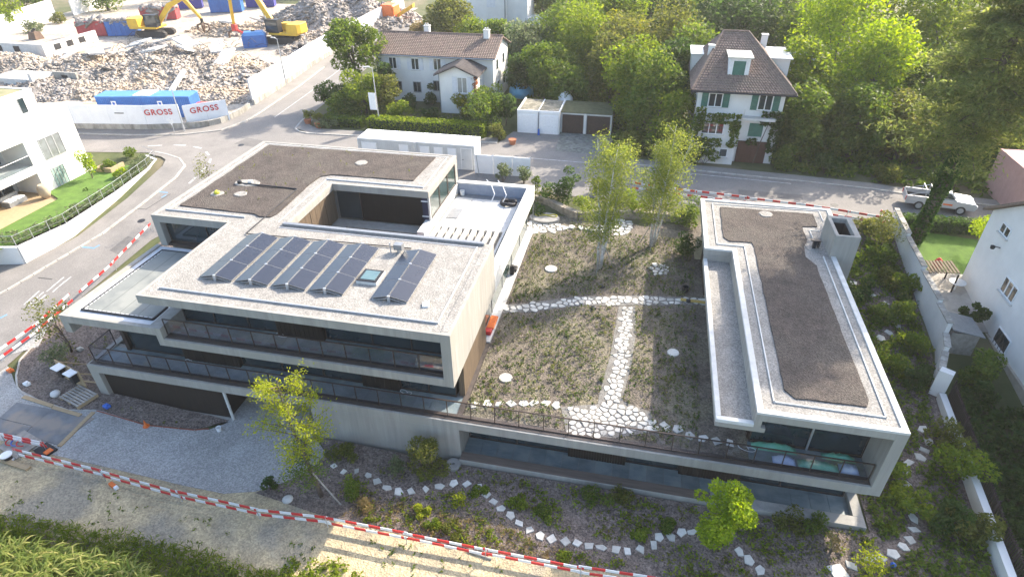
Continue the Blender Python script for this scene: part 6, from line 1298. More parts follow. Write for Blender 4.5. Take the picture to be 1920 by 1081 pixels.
o = MB().lathe((-9.6,73.0,4.4), [(.9,0),(.85,.6),(.45,1.1),(.05,1.25)], 14).out('white_dome', white_paint, smooth=True); tag(o, 'white dome above the brown garages', 'dome')
o = MB().tube((-11.55,66.0,2.75),(-11.55,66.0,3.4),.14,.1).out('blue_bottle', blue_p); tag(o, 'blue plastic canister leaning at the white garage', 'canister')
# pickup truck (points towards +X along the street)
pu = thing('pickup_truck', 'silver pickup truck with roll bars parked beside the ivy-covered trunk', 'pickup', (25.4,54.75,2.74), -.15, local=True)
def prof_body(nm, prof, y0, y1, mat, par, tuck=.0, bev=.05):
    n = len(prof); m = MB(); m.add([(x,y0+ (tuck if z > 1.05 else 0),z) for x,z in prof]+[(x,y1-(tuck if z > 1.05 else 0),z) for x,z in prof], [(i,(i+1)%n,n+(i+1)%n,n+i) for i in range(n)][::1]+[tuple(range(n))[::-1], tuple(range(n,2*n))])
    return m.out(nm, mat, par, bevel=bev)
prof_body('body', [(-2.62,.45),(2.55,.45),(2.65,.62),(2.62,.95),(2.45,1.08),(1.25,1.16),(-.62,1.16),(-.62,.75),(-2.55,.75),(-2.55,1.16),(-2.65,1.16)], -.95, .95, silver_m, pu)
for s in (-1, 1): MB().box(-2.55,-.62,s*.95-(.12 if s > 0 else 0),s*.95+(0 if s > 0 else .12),.751,1.2).out('bed_side', silver_m, pu)
MB().box(-2.5,-.66,-.82,.82,.752,.79).out('load_bed', black_m, pu)
cabp = prof_body('cab', [(-.66,1.161),(1.2,1.161),(.62,1.72),(.35,1.8),(-.35,1.8),(-.6,1.7)], -.86, .86, silver_m, pu, .1)
for s in (-1, 1): MB().add([(-.45,s*.79,1.25),(.95,s*.79,1.25),(.5,s*.772,1.68),(-.38,s*.772,1.68)], [(0,1,2,3) if s < 0 else (3,2,1,0)]).out('side_window', window_glass, cabp)
MB().add([(1.17,-.72,1.2),(1.17,.72,1.2),(.68,.64,1.69),(.68,-.64,1.69)], [(0,1,2,3)]).out('windscreen', window_glass, cabp)
for x in (-1.55,1.55):
    for s in (-1, 1):
        wq = MB().tube((x,s*.72,.38),(x,s*.97,.38),.385,n=18).out('wheel', black_m, pu); MB().tube((x,s*.971,.38),(x,s*.985,.38),.24,n=12).out('rim', metal_zinc, wq)
for x in (-.75,-1.25): MB().path([(x,-.8,1.15),(x-.05,-.7,1.78),(x-.05,.7,1.78),(x,.8,1.15)], [.035]*4, 6).out('roll_bar', metal_zinc, pu)
for s in (-1, 1): MB().tube((-2.4,s*.7,1.2),(-.75,s*.7,1.75),.03).out('roll_bar_stay', metal_zinc, pu)
for s in (-1, 1): MB().box(2.56,2.67,s*.75-.17,s*.75+.17,.72,.92).out('headlight', white_paint, pu); MB().box(-2.68,-2.651,s*.86-.07,s*.86+.07,.75,1.1).out('tail_light', red_paint, pu); MB().box(.9,1.02,s*.98-.1,s*.98+.1,1.2,1.34).out('wing_mirror', silver_m, pu)
MB().box(.15,.85,-.956,-.951,.72,.86).out('door_emblem', orange_m, pu); MB().box(-.4,.05,-.956,-.951,.95,1.0).out('door_handle', metal_dark, pu)

# ================================================================== VEGETATION
def leaf_data(pts, size, r, asp=.55, jit=.35, flat=.35, fold=.18):
    """rhombic leaves with a slight fold, random attitude; flat > 0 makes them lie more level"""
    n = len(pts); a = r.normal(size=(n,3)); a[:,2] *= (1-flat); a /= np.linalg.norm(a, axis=1)[:,None]+1e-9
    b = r.normal(size=(n,3)); b[:,2] *= (1-flat); b -= a*(a*b).sum(1)[:,None]; b /= np.linalg.norm(b, axis=1)[:,None]+1e-9
    nn = np.cross(a, b); L = (size*(1+r.uniform(-jit, jit, n)))[:,None]
    V = np.stack([pts-a*L*.5, pts+b*L*asp*.5+nn*L*fold*.4, pts+a*L*.5, pts-b*L*asp*.5+nn*L*fold*.4], 1).reshape(-1,3)
    F = np.arange(4*n).reshape(-1,4)
    return V, F
def crown_points(r, c, rad, nclump, n, csize=.38, shell=.55, hollow=.35):
    """leaf positions grouped in clumps spread through an ellipsoid crown"""
    c = np.array(c); rad = np.array(rad)
    d = r.normal(size=(nclump,3)); d /= np.linalg.norm(d, axis=1)[:,None]; rr = (hollow+(1-hollow)*r.random(nclump)**.6)[:,None]*.82
    cc = c + d*rr*rad; cr = csize*rad.mean()*(.6+.7*r.random(nclump))
    k = r.choice(nclump, n, p=(cr**2)/(cr**2).sum())
    e = r.normal(size=(n,3)); e /= np.linalg.norm(e, axis=1)[:,None]; e *= (shell+(1-shell)*r.random(n)**.7)[:,None]
    e[:,2] *= .8
    return cc[k] + e*cr[k][:,None], cc
def leaf_object(name, pts, size, mat, parent, r, **kw):
    V, F = leaf_data(pts, size, r, **kw); return link(name, fast_mesh(name, V, F, mat), parent)
TREE_SEED = [100]
def tree(name, label, x, y, hgt, rad, mat, n=5000, leaf=.34, nclump=26, trunk=.22, z0=None, low=.25, squash=None, bark_m=bark, lean=(0,0), cat='tree', group=None, csize=.38, limbs=7, asp=.55, hollow=.35, flat=.35):
    TREE_SEED[0] += 1; r = np.random.default_rng(TREE_SEED[0]); z = hout(x, y) if z0 is None else z0
    t = thing(name, label, cat, (x, y, z), 0, group, local=True)
    cz = hgt*(low+1)/2; rz = hgt*(1-low)/2; rx, ry = (rad if isinstance(rad, tuple) else (rad, rad))
    c = (lean[0]*cz/hgt, lean[1]*cz/hgt, cz)
    pts, cc = crown_points(r, c, (rx, ry, rz), nclump, n, csize, hollow=hollow)
    pts = pts[pts[:,2] > .05]
    leaf_object('crown', pts, leaf, mat, t, r, asp=asp, flat=flat)
    m = MB(); top = (c[0]*1.05, c[1]*1.05, hgt*.86); k = 6
    P_ = [(top[0]*s+r.uniform(-.08,.08)*(s > 0), top[1]*s+r.uniform(-.08,.08)*(s > 0), top[2]*s) for s in np.linspace(0,1,k)]
    m.path(P_, [trunk*(1.25 if i == 0 else 1-.86*i/(k-1)) for i in range(k)], 8)
    order = np.argsort(cc[:,2])
    for i in order[::max(1, nclump//max(1, limbs))][:limbs]:
        s = min(.8, max(.18, (cc[i,2]-.28*hgt)/hgt)); b = Vector((top[0]*s, top[1]*s, top[2]*s)); e = Vector(cc[i]); mid = b.lerp(e, .5)+Vector((0,0,.1*hgt*.3))
        m.path([b, mid, e], [trunk*.38, trunk*.24, trunk*.07], 6)
    m.out('trunk', bark_m, t, smooth=True)
    return t
def bush(name, label, x, y, rad, hgt, mat, n=900, leaf=.2, z0=None, cat='shrub', group=None, nclump=9, **kw):
    """shrub: several stems and a leaf cloud down to the ground"""
    TREE_SEED[0] += 1; r = np.random.default_rng(TREE_SEED[0]); z = hout(x, y) if z0 is None else z0
    t = thing(name, label, cat, (x, y, z), 0, group, local=True); rx, ry = (rad if isinstance(rad, tuple) else (rad, rad))
    pts, cc = crown_points(r, (0,0,hgt*.52), (rx, ry, hgt*.55), nclump, n, .45, hollow=.15); pts = pts[pts[:,2] > .02]
    leaf_object('foliage', pts, leaf, mat, t, r, **kw)
    m = MB()
    for i in range(min(5, nclump)): m.path([(r.uniform(-.06,.06), r.uniform(-.06,.06), -.05), tuple(np.array(cc[i])*.5), tuple(cc[i])], [.03,.02,.01], 5)
    m.out('stems', bark, t)
    return t
def near_stone(x, y, d=.5): return any((x-a)**2+(y-b)**2 < d*d for a, b in STONES)
def ground_cover(name, label, poly, mats, dens, size, hgt, zf=None, seed=1, clump=None, flat=.2, asp=.5, per=5):
    """uncountable low planting: tufts of small leaves"""
    r = np.random.default_rng(seed); zf = zf or hout; x0, x1 = min(p[0] for p in poly), max(p[0] for p in poly); y0, y1 = min(p[1] for p in poly), max(p[1] for p in poly)
    n = int(dens*(x1-x0)*(y1-y0)); C = []
    for x, y in zip(r.uniform(x0, x1, n), r.uniform(y0, y1, n)):
        if inside((x, y), poly) and (clump is None or clump(x, y) > r.random()) and not near_stone(x, y): C.append((x, y, zf(x, y)))
    if not C: return
    C = np.array(C); s = r.uniform(.5, 1.3, len(C)); pts = np.repeat(C, per, 0); ss = np.repeat(s, per)
    off = r.normal(size=(len(pts),3))*np.array([.35,.35,0])*(size*1.2)*ss[:,None]; off[:,2] = r.random(len(pts))*hgt*ss+.03
    V, F = leaf_data(pts+off, size, r, asp=asp, flat=flat)
    return stuff(link(name, fast_mesh(name, V, F, mats)), label)

# ---- two multi-stemmed birches in the roof garden
def birch(label, x, y, hgt, rad, seed, lean):
    r = np.random.default_rng(seed); z = zg(x, y); t = thing('birch_tree', label, 'tree', (x, y, z), 0, 'birches in the roof garden', local=True)
    pts = []; m = None
    for k in range(4):
        a = k*1.57+r.uniform(-.4,.4); dx, dy = math.cos(a)*rad*.38, math.sin(a)*rad*.38; hh = hgt*r.uniform(.82,1.0)
        P_ = [(math.cos(a)*.14+dx*s**1.3+lean[0]*s+r.uniform(-.05,.05), math.sin(a)*.14+dy*s**1.3+lean[1]*s+r.uniform(-.05,.05), hh*s) for s in np.linspace(0,1,9)]
        P_[0] = (math.cos(a)*.12, math.sin(a)*.12, -.05)
        m = MB(); m.path(P_, [.085*(1-.9*i/8)+.008 for i in range(9)], 7)
        for j in range(16):
            s = .24+.74*j/16; i = int(s*8); b = Vector(P_[i]).lerp(Vector(P_[min(8,i+1)]), s*8-i); a2 = r.uniform(0,6.28); L = rad*(.95-.6*s)*r.uniform(.6,1.1)
            e = b+Vector((math.cos(a2)*L*.75, math.sin(a2)*L*.75, L*.75)); m.path([b, b.lerp(e,.55)+Vector((0,0,.06)), e], [.022,.014,.006], 5)
            q = r.normal(size=(200,3))*np.array([.30,.30,.34])*rad*.40; pts.append(np.array(b.lerp(e,.7))+q)
        m.out('stem', bark_birch, t, smooth=True)
    pts = np.concatenate(pts); leaf_object('crown', pts[pts[:,2] > hgt*.2], .14, L_birch, t, r, flat=.2)
    for a in (0.4, 2.5, 4.6): MB().tube((math.cos(a)*1.1, math.sin(a)*1.1, 0), (math.cos(a)*.15, math.sin(a)*.15, 2.2), .03, n=6).out('support_stake', wood_grey, t)
birch('left multi-stemmed birch with white trunks in the roof garden', -2.15, 39.5, 9.9, 2.7, 5, (.3,.2)); birch('right multi-stemmed birch with white trunks beside the pavilion', 1.6, 43.7, 9.6, 2.8, 6, (.5,.1))
# ---- front trees
q = (-14.73, 18.40)
def front_tree():
    r = np.random.default_rng(77); x, y = q; z = hout(x, y); t = thing('young_oak', 'leaning young tree with yellow-green leaves in front of the concrete wall', 'tree', (x, y, z), 0, local=True)
    P_ = [(0,0,-.05),(-.1,.02,1.1),(-.28,.05,2.4),(-.5,.1,3.8),(-.72,.15,5.2),(-.85,.2,6.5),(-.8,.2,8.0)]; m = MB(); m.path(P_, [.13,.11,.095,.08,.06,.04,.012], 8); low, up_ = [], []
    for j in range(46):
        s = 1.7+6.0*j/46; i = int(s); i = min(5, int(s/7.2*6)); zz = s; b = Vector((-.1*s, .03*s, zz)); a = r.uniform(0,6.28); L = r.uniform(.9,1.8)*(1.15-.55*abs(zz-4.4)/3.8); e = b+Vector((math.cos(a)*L, math.sin(a)*L, L*r.uniform(.15,.6))); m.path([b, b.lerp(e,.5)+Vector((0,0,.08)), e], [.028,.018,.006], 5)
        for s2 in (.45,.7,.95):
            c = np.array(b.lerp(e, s2)); w = r.normal(size=(44 if zz > 2.6 else 60,3))*.22+c; (up_ if zz > 2.9 else low).append(w)
    m.out('trunk', bark, t, smooth=True); leaf_object('crown', np.concatenate(up_), .135, L_yel, t, r, asp=.45); leaf_object('lower_crown', np.concatenate(low), .135, L_mid, t, r, asp=.45)
    MB().tube((1.3,-.3,0),(-.15,0,1.9),.045,n=6).out('support_stake', wood_grey, t)
front_tree()
q2 = (5.75, 19.40); tree('lime_maple', 'bright lime-green maple in front of the lower terrace', q2[0], q2[1], 5.0, 1.75, L_lime, 7600, .13, 30, .07, low=.1, limbs=12, asp=.75, csize=.27, hollow=.12)
bush('yellow_shrub', 'small bright yellow shrub beside the stepping stones', *(-7.31, 19.40), .42, 1.0, L_yel, 420, .11); bush('broom_shrub', 'tall feathery green shrub by the young tree', *(-12.93, 18.59), .5, 2.2, L_mid, 900, .12)
bush('round_shrub', 'small dark round clipped shrub on the edge of the drive', *(-17.61, 18.25), .48, .85, L_dark, 700, .12)
bush('large_shrub', 'large olive shrub in front of the concrete wall', *(-9.48, 21.09), 1.35, 2.2, L_olive, 2600, .135); bush('brown_shrub', 'brownish low shrub at the foot of the concrete wall', *(-14.75, 21.07), .95, 1.0, L_olive, 700, .16); bush('dry_bush', 'pale twiggy bush between the shrubs by the wall', *(-11.31, 20.72), .7, 1.6, L_grey, 330, .16)
bush('green_shrub', 'fresh green cushion of leaves beside the stone path bend', *(-4.37, 19.85), .7, .45, L_bright, 800, .12); bush('green_shrub', 'fresh green cushion of leaves at the right end of the path', *(2.17, 19.31), .55, .5, L_bright, 380, .15)
bush('green_shrub', 'lime green cushion at the verge below the path', *(-1.48, 17.37), .55, .4, L_bright, 320, .15); bush('grass_tuft', 'dry straw-coloured grass tuft by the barrier', *(-12.06, 18.26), .7, .6, L_tan, 420, .22, asp=.15); bush('autumn_sapling', 'thin yellowing sapling at the lower right', *(12.36, 19.58), .8, 1.9, L_yel, 420, .15)
bush('dry_sapling', 'pale dry sapling in the right-hand bed', *(11.05, 20.43), .4, 1.5, L_tan, 160, .15)
for i, (px, rr, hh, mt, lab) in enumerate((((-6.30, 20.30),.6,.4,L_bright,'low green clump beside the third bend stone'),((-2.81, 19.68),.8,.5,L_mid,'leafy clump right of the stone path'),((-7.19, 17.65),.7,.45,L_olive,'yellowish clump above the barrier'),((-8.21, 17.90),.5,.4,L_bright,'bright weed clump near the barrier'),((-9.08, 18.37),.5,.5,L_yel,'yellow-green weed clump near the barrier'),((-0.25, 21.04),1.0,.5,L_mid,'green clump below the terrace kerb'),((1.11, 21.50),.9,.5,L_olive,'grassy clump below the terrace kerb'),((3.46, 20.35),.6,.5,L_mid,'green clump left of the maple'),((9.14, 21.69),1.2,.7,L_olive,'grassy clump right of the maple'),((10.61, 21.38),.9,.7,L_mid,'leafy clump at the bed corner'))):
    bush('bed_plant', lab, *px, rr, hh, mt, 900, .13, cat='plant', group='clumps in the front bed')
# ---- sparse tree at the left corner and one behind the roof edge
tree('sparse_tree', 'sparse grey-green tree at the left corner of the building', *(-36.50, 25.20), 4.6, 1.7, L_olive, 900, .16, 18, .07, low=.3, limbs=10)
tree('sparse_tree', 'small tree peeping over the left roof edge', -37.6, 44.2, 5.0, 1.3, L_olive, 420, .15, 14, .07, low=.35)
bush('roadside_shrub', 'low dry shrub on the strip between road and low roof', -36.0, 31.2, .9, .7, L_olive, 500, .15); bush('roadside_shrub', 'grey shrub by the corner glazing', *(-36.34, 24.21), 1.3, 1.5, L_grey, 700, .16)
# ---- shrubs behind the roof garden
bush('dark_yew', 'dark evergreen shrub behind the dry stone wall', *(-6.45, 49.78), 1.6, 3.2, L_dark, 1800, .22, z0=2.7); bush('globe_cypress', 'dark green globe shrub next to the stone slab stack', *(4.05, 42.70), 1.05, 2.1, L_dark, 1900, .15, z0=2.45); bush('tall_shrub', 'leafy green shrub against the back of the pavilion', *(4.52, 47.78), 1.4, 2.6, L_mid, 1500, .2, z0=2.5); bush('tall_shrub', 'leafy shrub between the two birches', *(-0.27, 48.74), 1.5, 2.0, L_bright, 1100, .2, z0=2.7)
bush('wall_shrub', 'light green shrub left of the birches on the stone wall', *(-4.35, 48.25), 1.1, 1.6, L_bright, 800, .18, z0=2.7); bush('wall_shrub', 'dark creeping shrub at the terrace end of the stone wall', *(-8.66, 47.38), 1.2, .7, L_dark, 700, .16, z0=2.45); bush('wall_shrub', 'low autumn-coloured shrub at the garden end of the stone wall', *(-8.69, 50.13), 1.4, 1.0, L_olive, 700, .18, z0=2.7)
bush('potted_laurel', 'left leafy laurel in front of the white panels', -12.6, 52.9, .9, 1.9, L_grey, 700, .2); bush('potted_laurel', 'right leafy laurel in front of the white panels', -10.6, 52.8, .75, 2.1, L_grey, 600, .2); bush('potted_laurel', 'small laurel right of the white panels', -9.2, 52.6, .5, 1.1, L_mid, 300, .18)
bush('back_shrub', 'shrub beside the striped barrier behind the right birch', *(2.35, 54.64), 1.2, 1.8, L_mid, 800, .2, z0=2.7); bush('back_shrub', 'shrub on the bank behind the left birch', *(-3.55, 51.71), 1.2, 1.5, L_olive, 700, .2, z0=2.7)
# ---- strip between pavilion and boundary wall
rr = random.Random(3)
kinds = (L_mid, L_bright, L_olive, L_bright)
lab_r = ['broad dark shrub below the chimney shaft','leafy shrub beside the boundary wall pier','glossy shrub under the high wall','dense green shrub halfway along the high wall','bright shrub near the stepping stones','low dark shrub near the chimney base','light green shrub at the top of the strip','spreading shrub at the wall step','dark shrub beside the end pier','round shrub at the pavilion corner','tall loose shrub by the low white wall','dense shrub against the low white wall','dark bushy shrub at the lower right wall','feathery shrub at the lower right','big olive shrub near the fence base','bright ground shrub beside the lower stones']
pos_r = [(1640,500),(1700,560),(1665,520),(1690,610),(1640,610),(1615,560),(1635,440),(1720,680),(1715,730),(1660,720),(1770,850),(1790,900),(1770,990),(1700,960),(1800,1010),(1660,880)]
for i, p in enumerate(((18.77, 45.27), (19.76, 41.66), (18.76, 42.70), (18.69, 38.65), (17.29, 38.41), (16.51, 40.51), (18.94, 48.84), (18.92, 35.65), (18.03, 32.74), (16.50, 33.35), (18.10, 27.68), (18.29, 26.03), (16.92, 23.01), (15.16, 23.85), (17.60, 22.55), (14.74, 26.01))):
    bush('strip_shrub', lab_r[i], p[0], p[1], rr.uniform(1.0,1.55), rr.uniform(.9,1.7) if i not in (6,10,11,12,14) else 2.2, kinds[i % 4] if i not in (5,8,12) else L_dark, 1300, .20, group='shrubs beside the pavilion')
tree('small_acacia', 'small airy tree in front of the chimney shaft corner', *(18.80, 46.30), 3.4, 1.5, L_olive, 1300, .15, 16, .06, low=.25)
# ---- right neighbour's planting
t = thing('clipped_hedge', 'dark clipped hedge along the back street behind the boundary wall', 'hedge', (24.5,50.3,2.7)); r = np.random.default_rng(5)
def hedge(t, x0, x1, y0, y1, z0, z1, mat, n, leaf, core):
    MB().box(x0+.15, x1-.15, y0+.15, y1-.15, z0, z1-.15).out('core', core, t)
    r = np.random.default_rng(int(abs(x0*10))); P_ = []
    for _ in range(n):
        f = r.integers(0, 5); u = r.random(3); p = np.array([x0+(x1-x0)*u[0], y0+(y1-y0)*u[1], z0+(z1-z0)*u[2]])
        if f == 0 or f == 4: p[2] = z1+r.normal()*.05
        elif f == 1: p[1] = y0+r.normal()*.05
        elif f == 2: p[0] = x0+r.normal()*.05
        else: p[0] = x1+r.normal()*.05
        P_.append(p)
    leaf_object('foliage', np.array(P_), leaf, mat, t, r, flat=.1)
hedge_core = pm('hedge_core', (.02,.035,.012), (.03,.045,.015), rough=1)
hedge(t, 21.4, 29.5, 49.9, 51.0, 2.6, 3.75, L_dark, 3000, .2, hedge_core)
tree('yellow_fruit_tree', 'small yellow-green fruit tree on the shaded lawn', 26.0, 47.4, 3.4, 1.5, L_lime, 1500, .16, 16, .09, low=.3)
lab_n = ['shrub at the foot of the right-hand house','leafy shrub beside the garden shed','dark shrub below the shed','dense tree right of the metal fence','dark tree at the lower right corner','bushy evergreen at the right edge','shaded shrub behind the fence','broad shrub at the bottom right edge']
for i, (x, y, rd, hh, mt) in enumerate(((22.9,39.0,.8,1.8,L_dark),(21.6,33.4,1.6,3.0,L_mid),(20.9,31.5,1.0,1.6,L_dark),(22.8,27.6,1.9,3.6,L_dark),(21.6,22.8,1.8,2.6,L_dark),(24.5,30.2,1.8,3.6,L_mid),(21.0,25.5,1.1,1.6,L_dark),(22.0,19.8,1.7,2.2,L_mid))): bush('neighbour_shrub', lab_n[i], x, y, rd, hh, mt, 1700, .22, group='shrubs in the right-hand garden')
# ---- big pine with ivy on its trunk
def pine():
    r = np.random.default_rng(9); x, y = 21.9, 48.4; z = 2.5; t = thing('tall_pine', 'tall pine with an ivy-covered trunk leaning over the parked pickup', 'tree', (x, y, z), 0, local=True)
    tr = [(0,0,-.1),(.5,.4,3.2),(1.2,1.2,7),(2.0,2.2,11.5),(2.6,3.2,16),(3.0,4.0,20.5),(3.2,4.6,24.5)]; m = MB(); m.path(tr, [.46,.40,.34,.29,.22,.14,.04], 10); pts = []
    TV = [Vector(p) for p in tr]
    for j in range(92):
        s = .36+.63*j/92; k = s*6; i = min(5, int(k)); b = TV[i].lerp(TV[i+1], k-i); a = j*2.4+r.uniform(-.4,.4); L = (7.2*(1-.6*s))*r.uniform(.6,1.08); e = b+Vector((math.cos(a)*L, math.sin(a)*L, L*r.uniform(-.12,.22)-.25)); md = b.lerp(e,.5)+Vector((0,0,.25))
        m.path([b, md, e], [.09*(1.1-s*.7),.055*(1.1-s*.7),.015], 5)
        for q_ in np.linspace(.28,1.0,9):
            c = np.array(b.lerp(md, q_*2) if q_ < .5 else md.lerp(e, q_*2-1)); w = r.normal(size=(62,3))*np.array([.66,.66,.24])*(.7+.3*L/5); pts.append(c+w)
    m.out('trunk', bark, t, smooth=True); leaf_object('crown', np.concatenate(pts), .40, L_pine, t, r, asp=.28, flat=.25)
    iv = []
    for _ in range(3600):
        s = r.random()**.8*.36; k = s*6; i = int(k); b = np.array(TV[i].lerp(TV[i+1], k-i)); a = r.uniform(0,6.28); rad_ = .42+.14*r.random()+.08*math.sin(s*30); iv.append(b+np.array([math.cos(a)*rad_, math.sin(a)*rad_, 0]))
    leaf_object('ivy', np.array(iv), .24, leafmat('ivy', (.03,.07,.012), (.06,.115,.02), (.09,.14,.03)), t, r, asp=.8)
pine()
# ---- garden of the white house
hd = thing('garden_hedge', 'long clipped green hedge in front of the white house', 'hedge', (-24,64.2,2.7)); hedge(hd, -31.0, -17.4, 63.6, 65.2, 2.7, 4.15, L_bright, 5200, .24, hedge_core)
hd = thing('garden_hedge', 'low dark hedge round the street corner', 'hedge', (-36,65,2.7)); hedge(hd, -37.2, -32.2, 64.3, 65.8, 2.7, 3.7, L_mid, 1900, .24, hedge_core)
G1 = 'trees round the white house'
tree('leafy_tree', 'tall leafy dark tree left of the white house roof', -36.6, 74.0, 10.8, 3.5, L_mid, 8000, .36, 30, .22, low=.22, group=G1); tree('yellow_tree', 'yellow-green tree below the shuttered windows', -33.6, 69.2, 6.0, 2.9, L_bright, 5000, .3, 20, .14, low=.1, group=G1); tree('orchard_tree', 'olive tree beside the street lamp', -30.9, 69.8, 5.6, 2.5, L_olive, 4000, .3, 16, .12, low=.1, group=G1)
tree('narrow_tree', 'narrow dark green conifer against the white house wall', -32.6, 73.4, 5.6, 1.2, L_dark, 2200, .26, 14, .12, low=.05, group=G1); bush('corner_shrub', 'dark bushy shrub at the street corner by the pots', -38.4, 69.2, 2.5, 4.0, L_dark, 3400, .28, group=G1); bush('corner_shrub', 'mid-green shrub between the corner and the lamp', -35.8, 67.6, 2.3, 3.2, L_mid, 3000, .28, group=G1); bush('corner_shrub', 'tall pale shrub above the hedge end', -28.9, 67.4, 1.9, 2.4, L_bright, 1900, .26, group=G1)
bush('corner_shrub', 'grey-leaved shrub on the kerb', -36.0, 63.8, 1.4, 1.2, L_grey, 900, .2, group=G1); bush('pot_plant', 'leafy plant in the left terracotta pot', -38.9, 64.9, .75, 1.3, L_olive, 500, .2, z0=3.2, group=G1); bush('pot_plant', 'leafy plant in the right terracotta pot', -37.4, 64.2, .75, 1.2, L_olive, 500, .2, z0=3.2, group=G1)
bush('arch_shrub', 'dark shrub arch beside the house door', -26.8, 74.3, 1.0, 2.6, L_dark, 1200, .24, group=G1); bush('front_shrub', 'purple-brown shrub under the annex window', -21.8, 70.4, 1.5, 2.6, L_autumn, 1300, .25, group=G1); bush('front_shrub', 'round green shrub right of the annex', -18.4, 72.4, 2.4, 4.2, L_mid, 2200, .28, group=G1); bush('front_shrub', 'bushy tree at the hedge end', -18.2, 67.2, 2.6, 4.8, L_mid, 2600, .28, group=G1); bush('front_shrub', 'tall dark shrub next to the white garage', -15.9, 68.4, 1.8, 4.2, L_dark, 2000, .28, group=G1); bush('front_shrub', 'potted shrub at the roadside by the hedge', -15.8, 63.9, 1.1, 2.0, L_olive, 1000, .24, group=G1); bush('front_shrub', 'low garden shrub before the lower windows', -29.2, 73.0, 1.6, 1.3, L_dark, 1200, .26, group=G1); bush('front_shrub', 'dark low shrub by the annex corner', -25.6, 69.6, 1.4, 1.2, L_dark, 1000, .26, group=G1)
r = np.random.default_rng(4); cv = thing('wall_creeper', 'red autumn creeper on the annex corner of the white house', 'creeper', (-20.2,71.5,2.7)); P_ = np.stack([r.normal(-20.25,.14,500), r.normal(71.55,.12,500), r.uniform(2.8,7.3,500)], 1); leaf_object('foliage', P_, .24, vine_red, cv, r); MB().path([(-20.22,71.5,2.7),(-20.25,71.5,5),(-20.2,71.5,7.2)], [.05,.04,.02], 5).out('stems', bark, cv)
G2 = 'trees behind the white house'
for i, (x, y, hh, rd, mt, lab) in enumerate(((-33.5,104,8.5,4.2,L_olive,'rounded olive tree behind the white house chimney'),(-28.2,100,6.0,2.8,L_bright,'light tree in front of the far white house'),(-23.8,97,6.5,3.0,L_mid,'bushy tree at the porch of the far house'),(-38.6,104,4.5,2.3,L_tan,'pale dry shrub beside the side street'),(-17.4,88,9.5,3.4,L_grey,'grey-green conifer right of the white house gable'),(-16.0,80.5,6.0,2.4,L_dark,'dark shrubby tree beside the blue dome'),(-12.2,78,7.6,3.6,L_mid,'bright leafy tree behind the white garage'),(-8.8,86,11.0,4.5,L_bright,'large light green tree in the middle of the back gardens'),(-3.8,82,10.0,4.2,L_olive,'yellowing tree behind the brown garages'),(-13.0,97,9.5,4.0,L_mid,'tall green tree behind the grey conifer'),(-6.0,101,12.0,5.0,L_bright,'wide bright tree at the upper middle'),(-1.6,70.5,10.0,3.6,L_bright,'tall green-yellow tree right of the brown garages'),(.6,66.0,10.0,3.0,L_mid,'tall dark-green tree left of the villa'),(2.0,71.5,11.0,2.8,L_dark,'narrow dark conifer left of the villa roof'),(3.0,63.6,7.0,2.4,L_bright,'bright shrubby tree beside the villa wall'),(1.5,80,12.5,4.2,L_olive,'olive-tinged tree behind the villa'),(-5.0,93,9.0,4.0,L_autumn,'golden-green tree in the back gardens'))):
    tree('garden_tree', lab, x, y, hh, rd, mt, int(3000+480*rd*rd*.75), .42 if y > 90 else .36, 34, .2, low=.08, group=G2, csize=.44)
for x, y, hh, rd, mt, lab in ((-4.6,76.5,9.5,3.4,L_olive,'broad olive tree just behind the brown garages'),(-15,91,8.5,3.4,L_mid,'mid-green tree between the grey conifer and the gardens'),(-10.5,91,9.5,3.8,L_bright,'pale green tree left of the wide bright tree'),(-9.5,74.5,5.5,2.4,L_mid,'bushy tree behind the white dome'),(4.2,76,11.5,3.2,L_mid,'tree pressed against the left villa roof'),(-19.5,92.5,6.5,2.6,L_dark,'dark tree behind the white house gable')):
    tree('garden_tree', lab, x, y, hh, rd, mt, int(3000+480*rd*rd*.75), .38, 34, .2, low=.06, group=G2, csize=.44)
G3 = 'trees along the top of the picture'
spec3 = ((-22,128,9,4.5,L_mid,'green tree behind the far house porch'),(-14,126,11,4.5,L_bright,'willow-like tree at the top edge'),(-5,130,9,5,L_olive,'olive tree at the top edge'),(4,118,12,5.5,L_mid,'tall tree behind the back gardens'),(-1,112,9,5,L_dark,'dark tree in the upper middle'),(9,108,15,5.5,L_dark,'very dark tall tree behind the villa ridge'),(16,106,16,6,L_dark,'dark tree mass right of the villa chimney'),(23,104,16,6,L_mid,'big dark tree above the villa wing'),(12,96,13,5,L_dark,'dark round tree just behind the villa'),(20,92,12,5,L_mid,'tree behind the villa flat roof'))
for x, y, hh, rd, mt, lab in spec3: tree('back_tree', lab, x, y, hh, rd, mt, 5200, .55, 34, .3, low=.05, group=G3, csize=.46)
G4 = 'bright trees right of the villa'
spec4 = ((20.5,80,16.5,5.0,L_lime,'huge bright yellow-green tree right of the villa'),(27,86,18,5.5,L_bright,'tall bright tree at the upper right'),(33,84,16,5.5,L_bright,'bright tree behind the pine'),(15.6,69,11.0,3.3,L_bright,'light green tree touching the villa corner'),(23,72,12,4.2,L_lime,'yellow-green drooping tree in the middle right'),(29.5,73,10.5,4.6,L_mid,'mid-green tree behind the pine trunk'),(15.2,64.6,8.0,2.9,L_mid,'leafy tree right of the garage door'),(20.5,65,7.5,3.2,L_mid,'dark green tree by the garden path'),(25.0,65.5,7.0,3.4,L_olive,'shaded olive tree over the street'),(38,73,11,5,L_mid,'shaded tree at the right edge'),(40,80,17,6,L_olive,'tall tree at the far right edge'),(33.5,62.5,4.8,3.0,L_dark,'dark tree behind the parked pickup'))
for x, y, hh, rd, mt, lab in spec4: tree('broadleaf_tree', lab, x, y, hh, rd, mt, int(4500+rd*rd*220), .40, 40, .26, low=.05, group=G4, csize=.42)
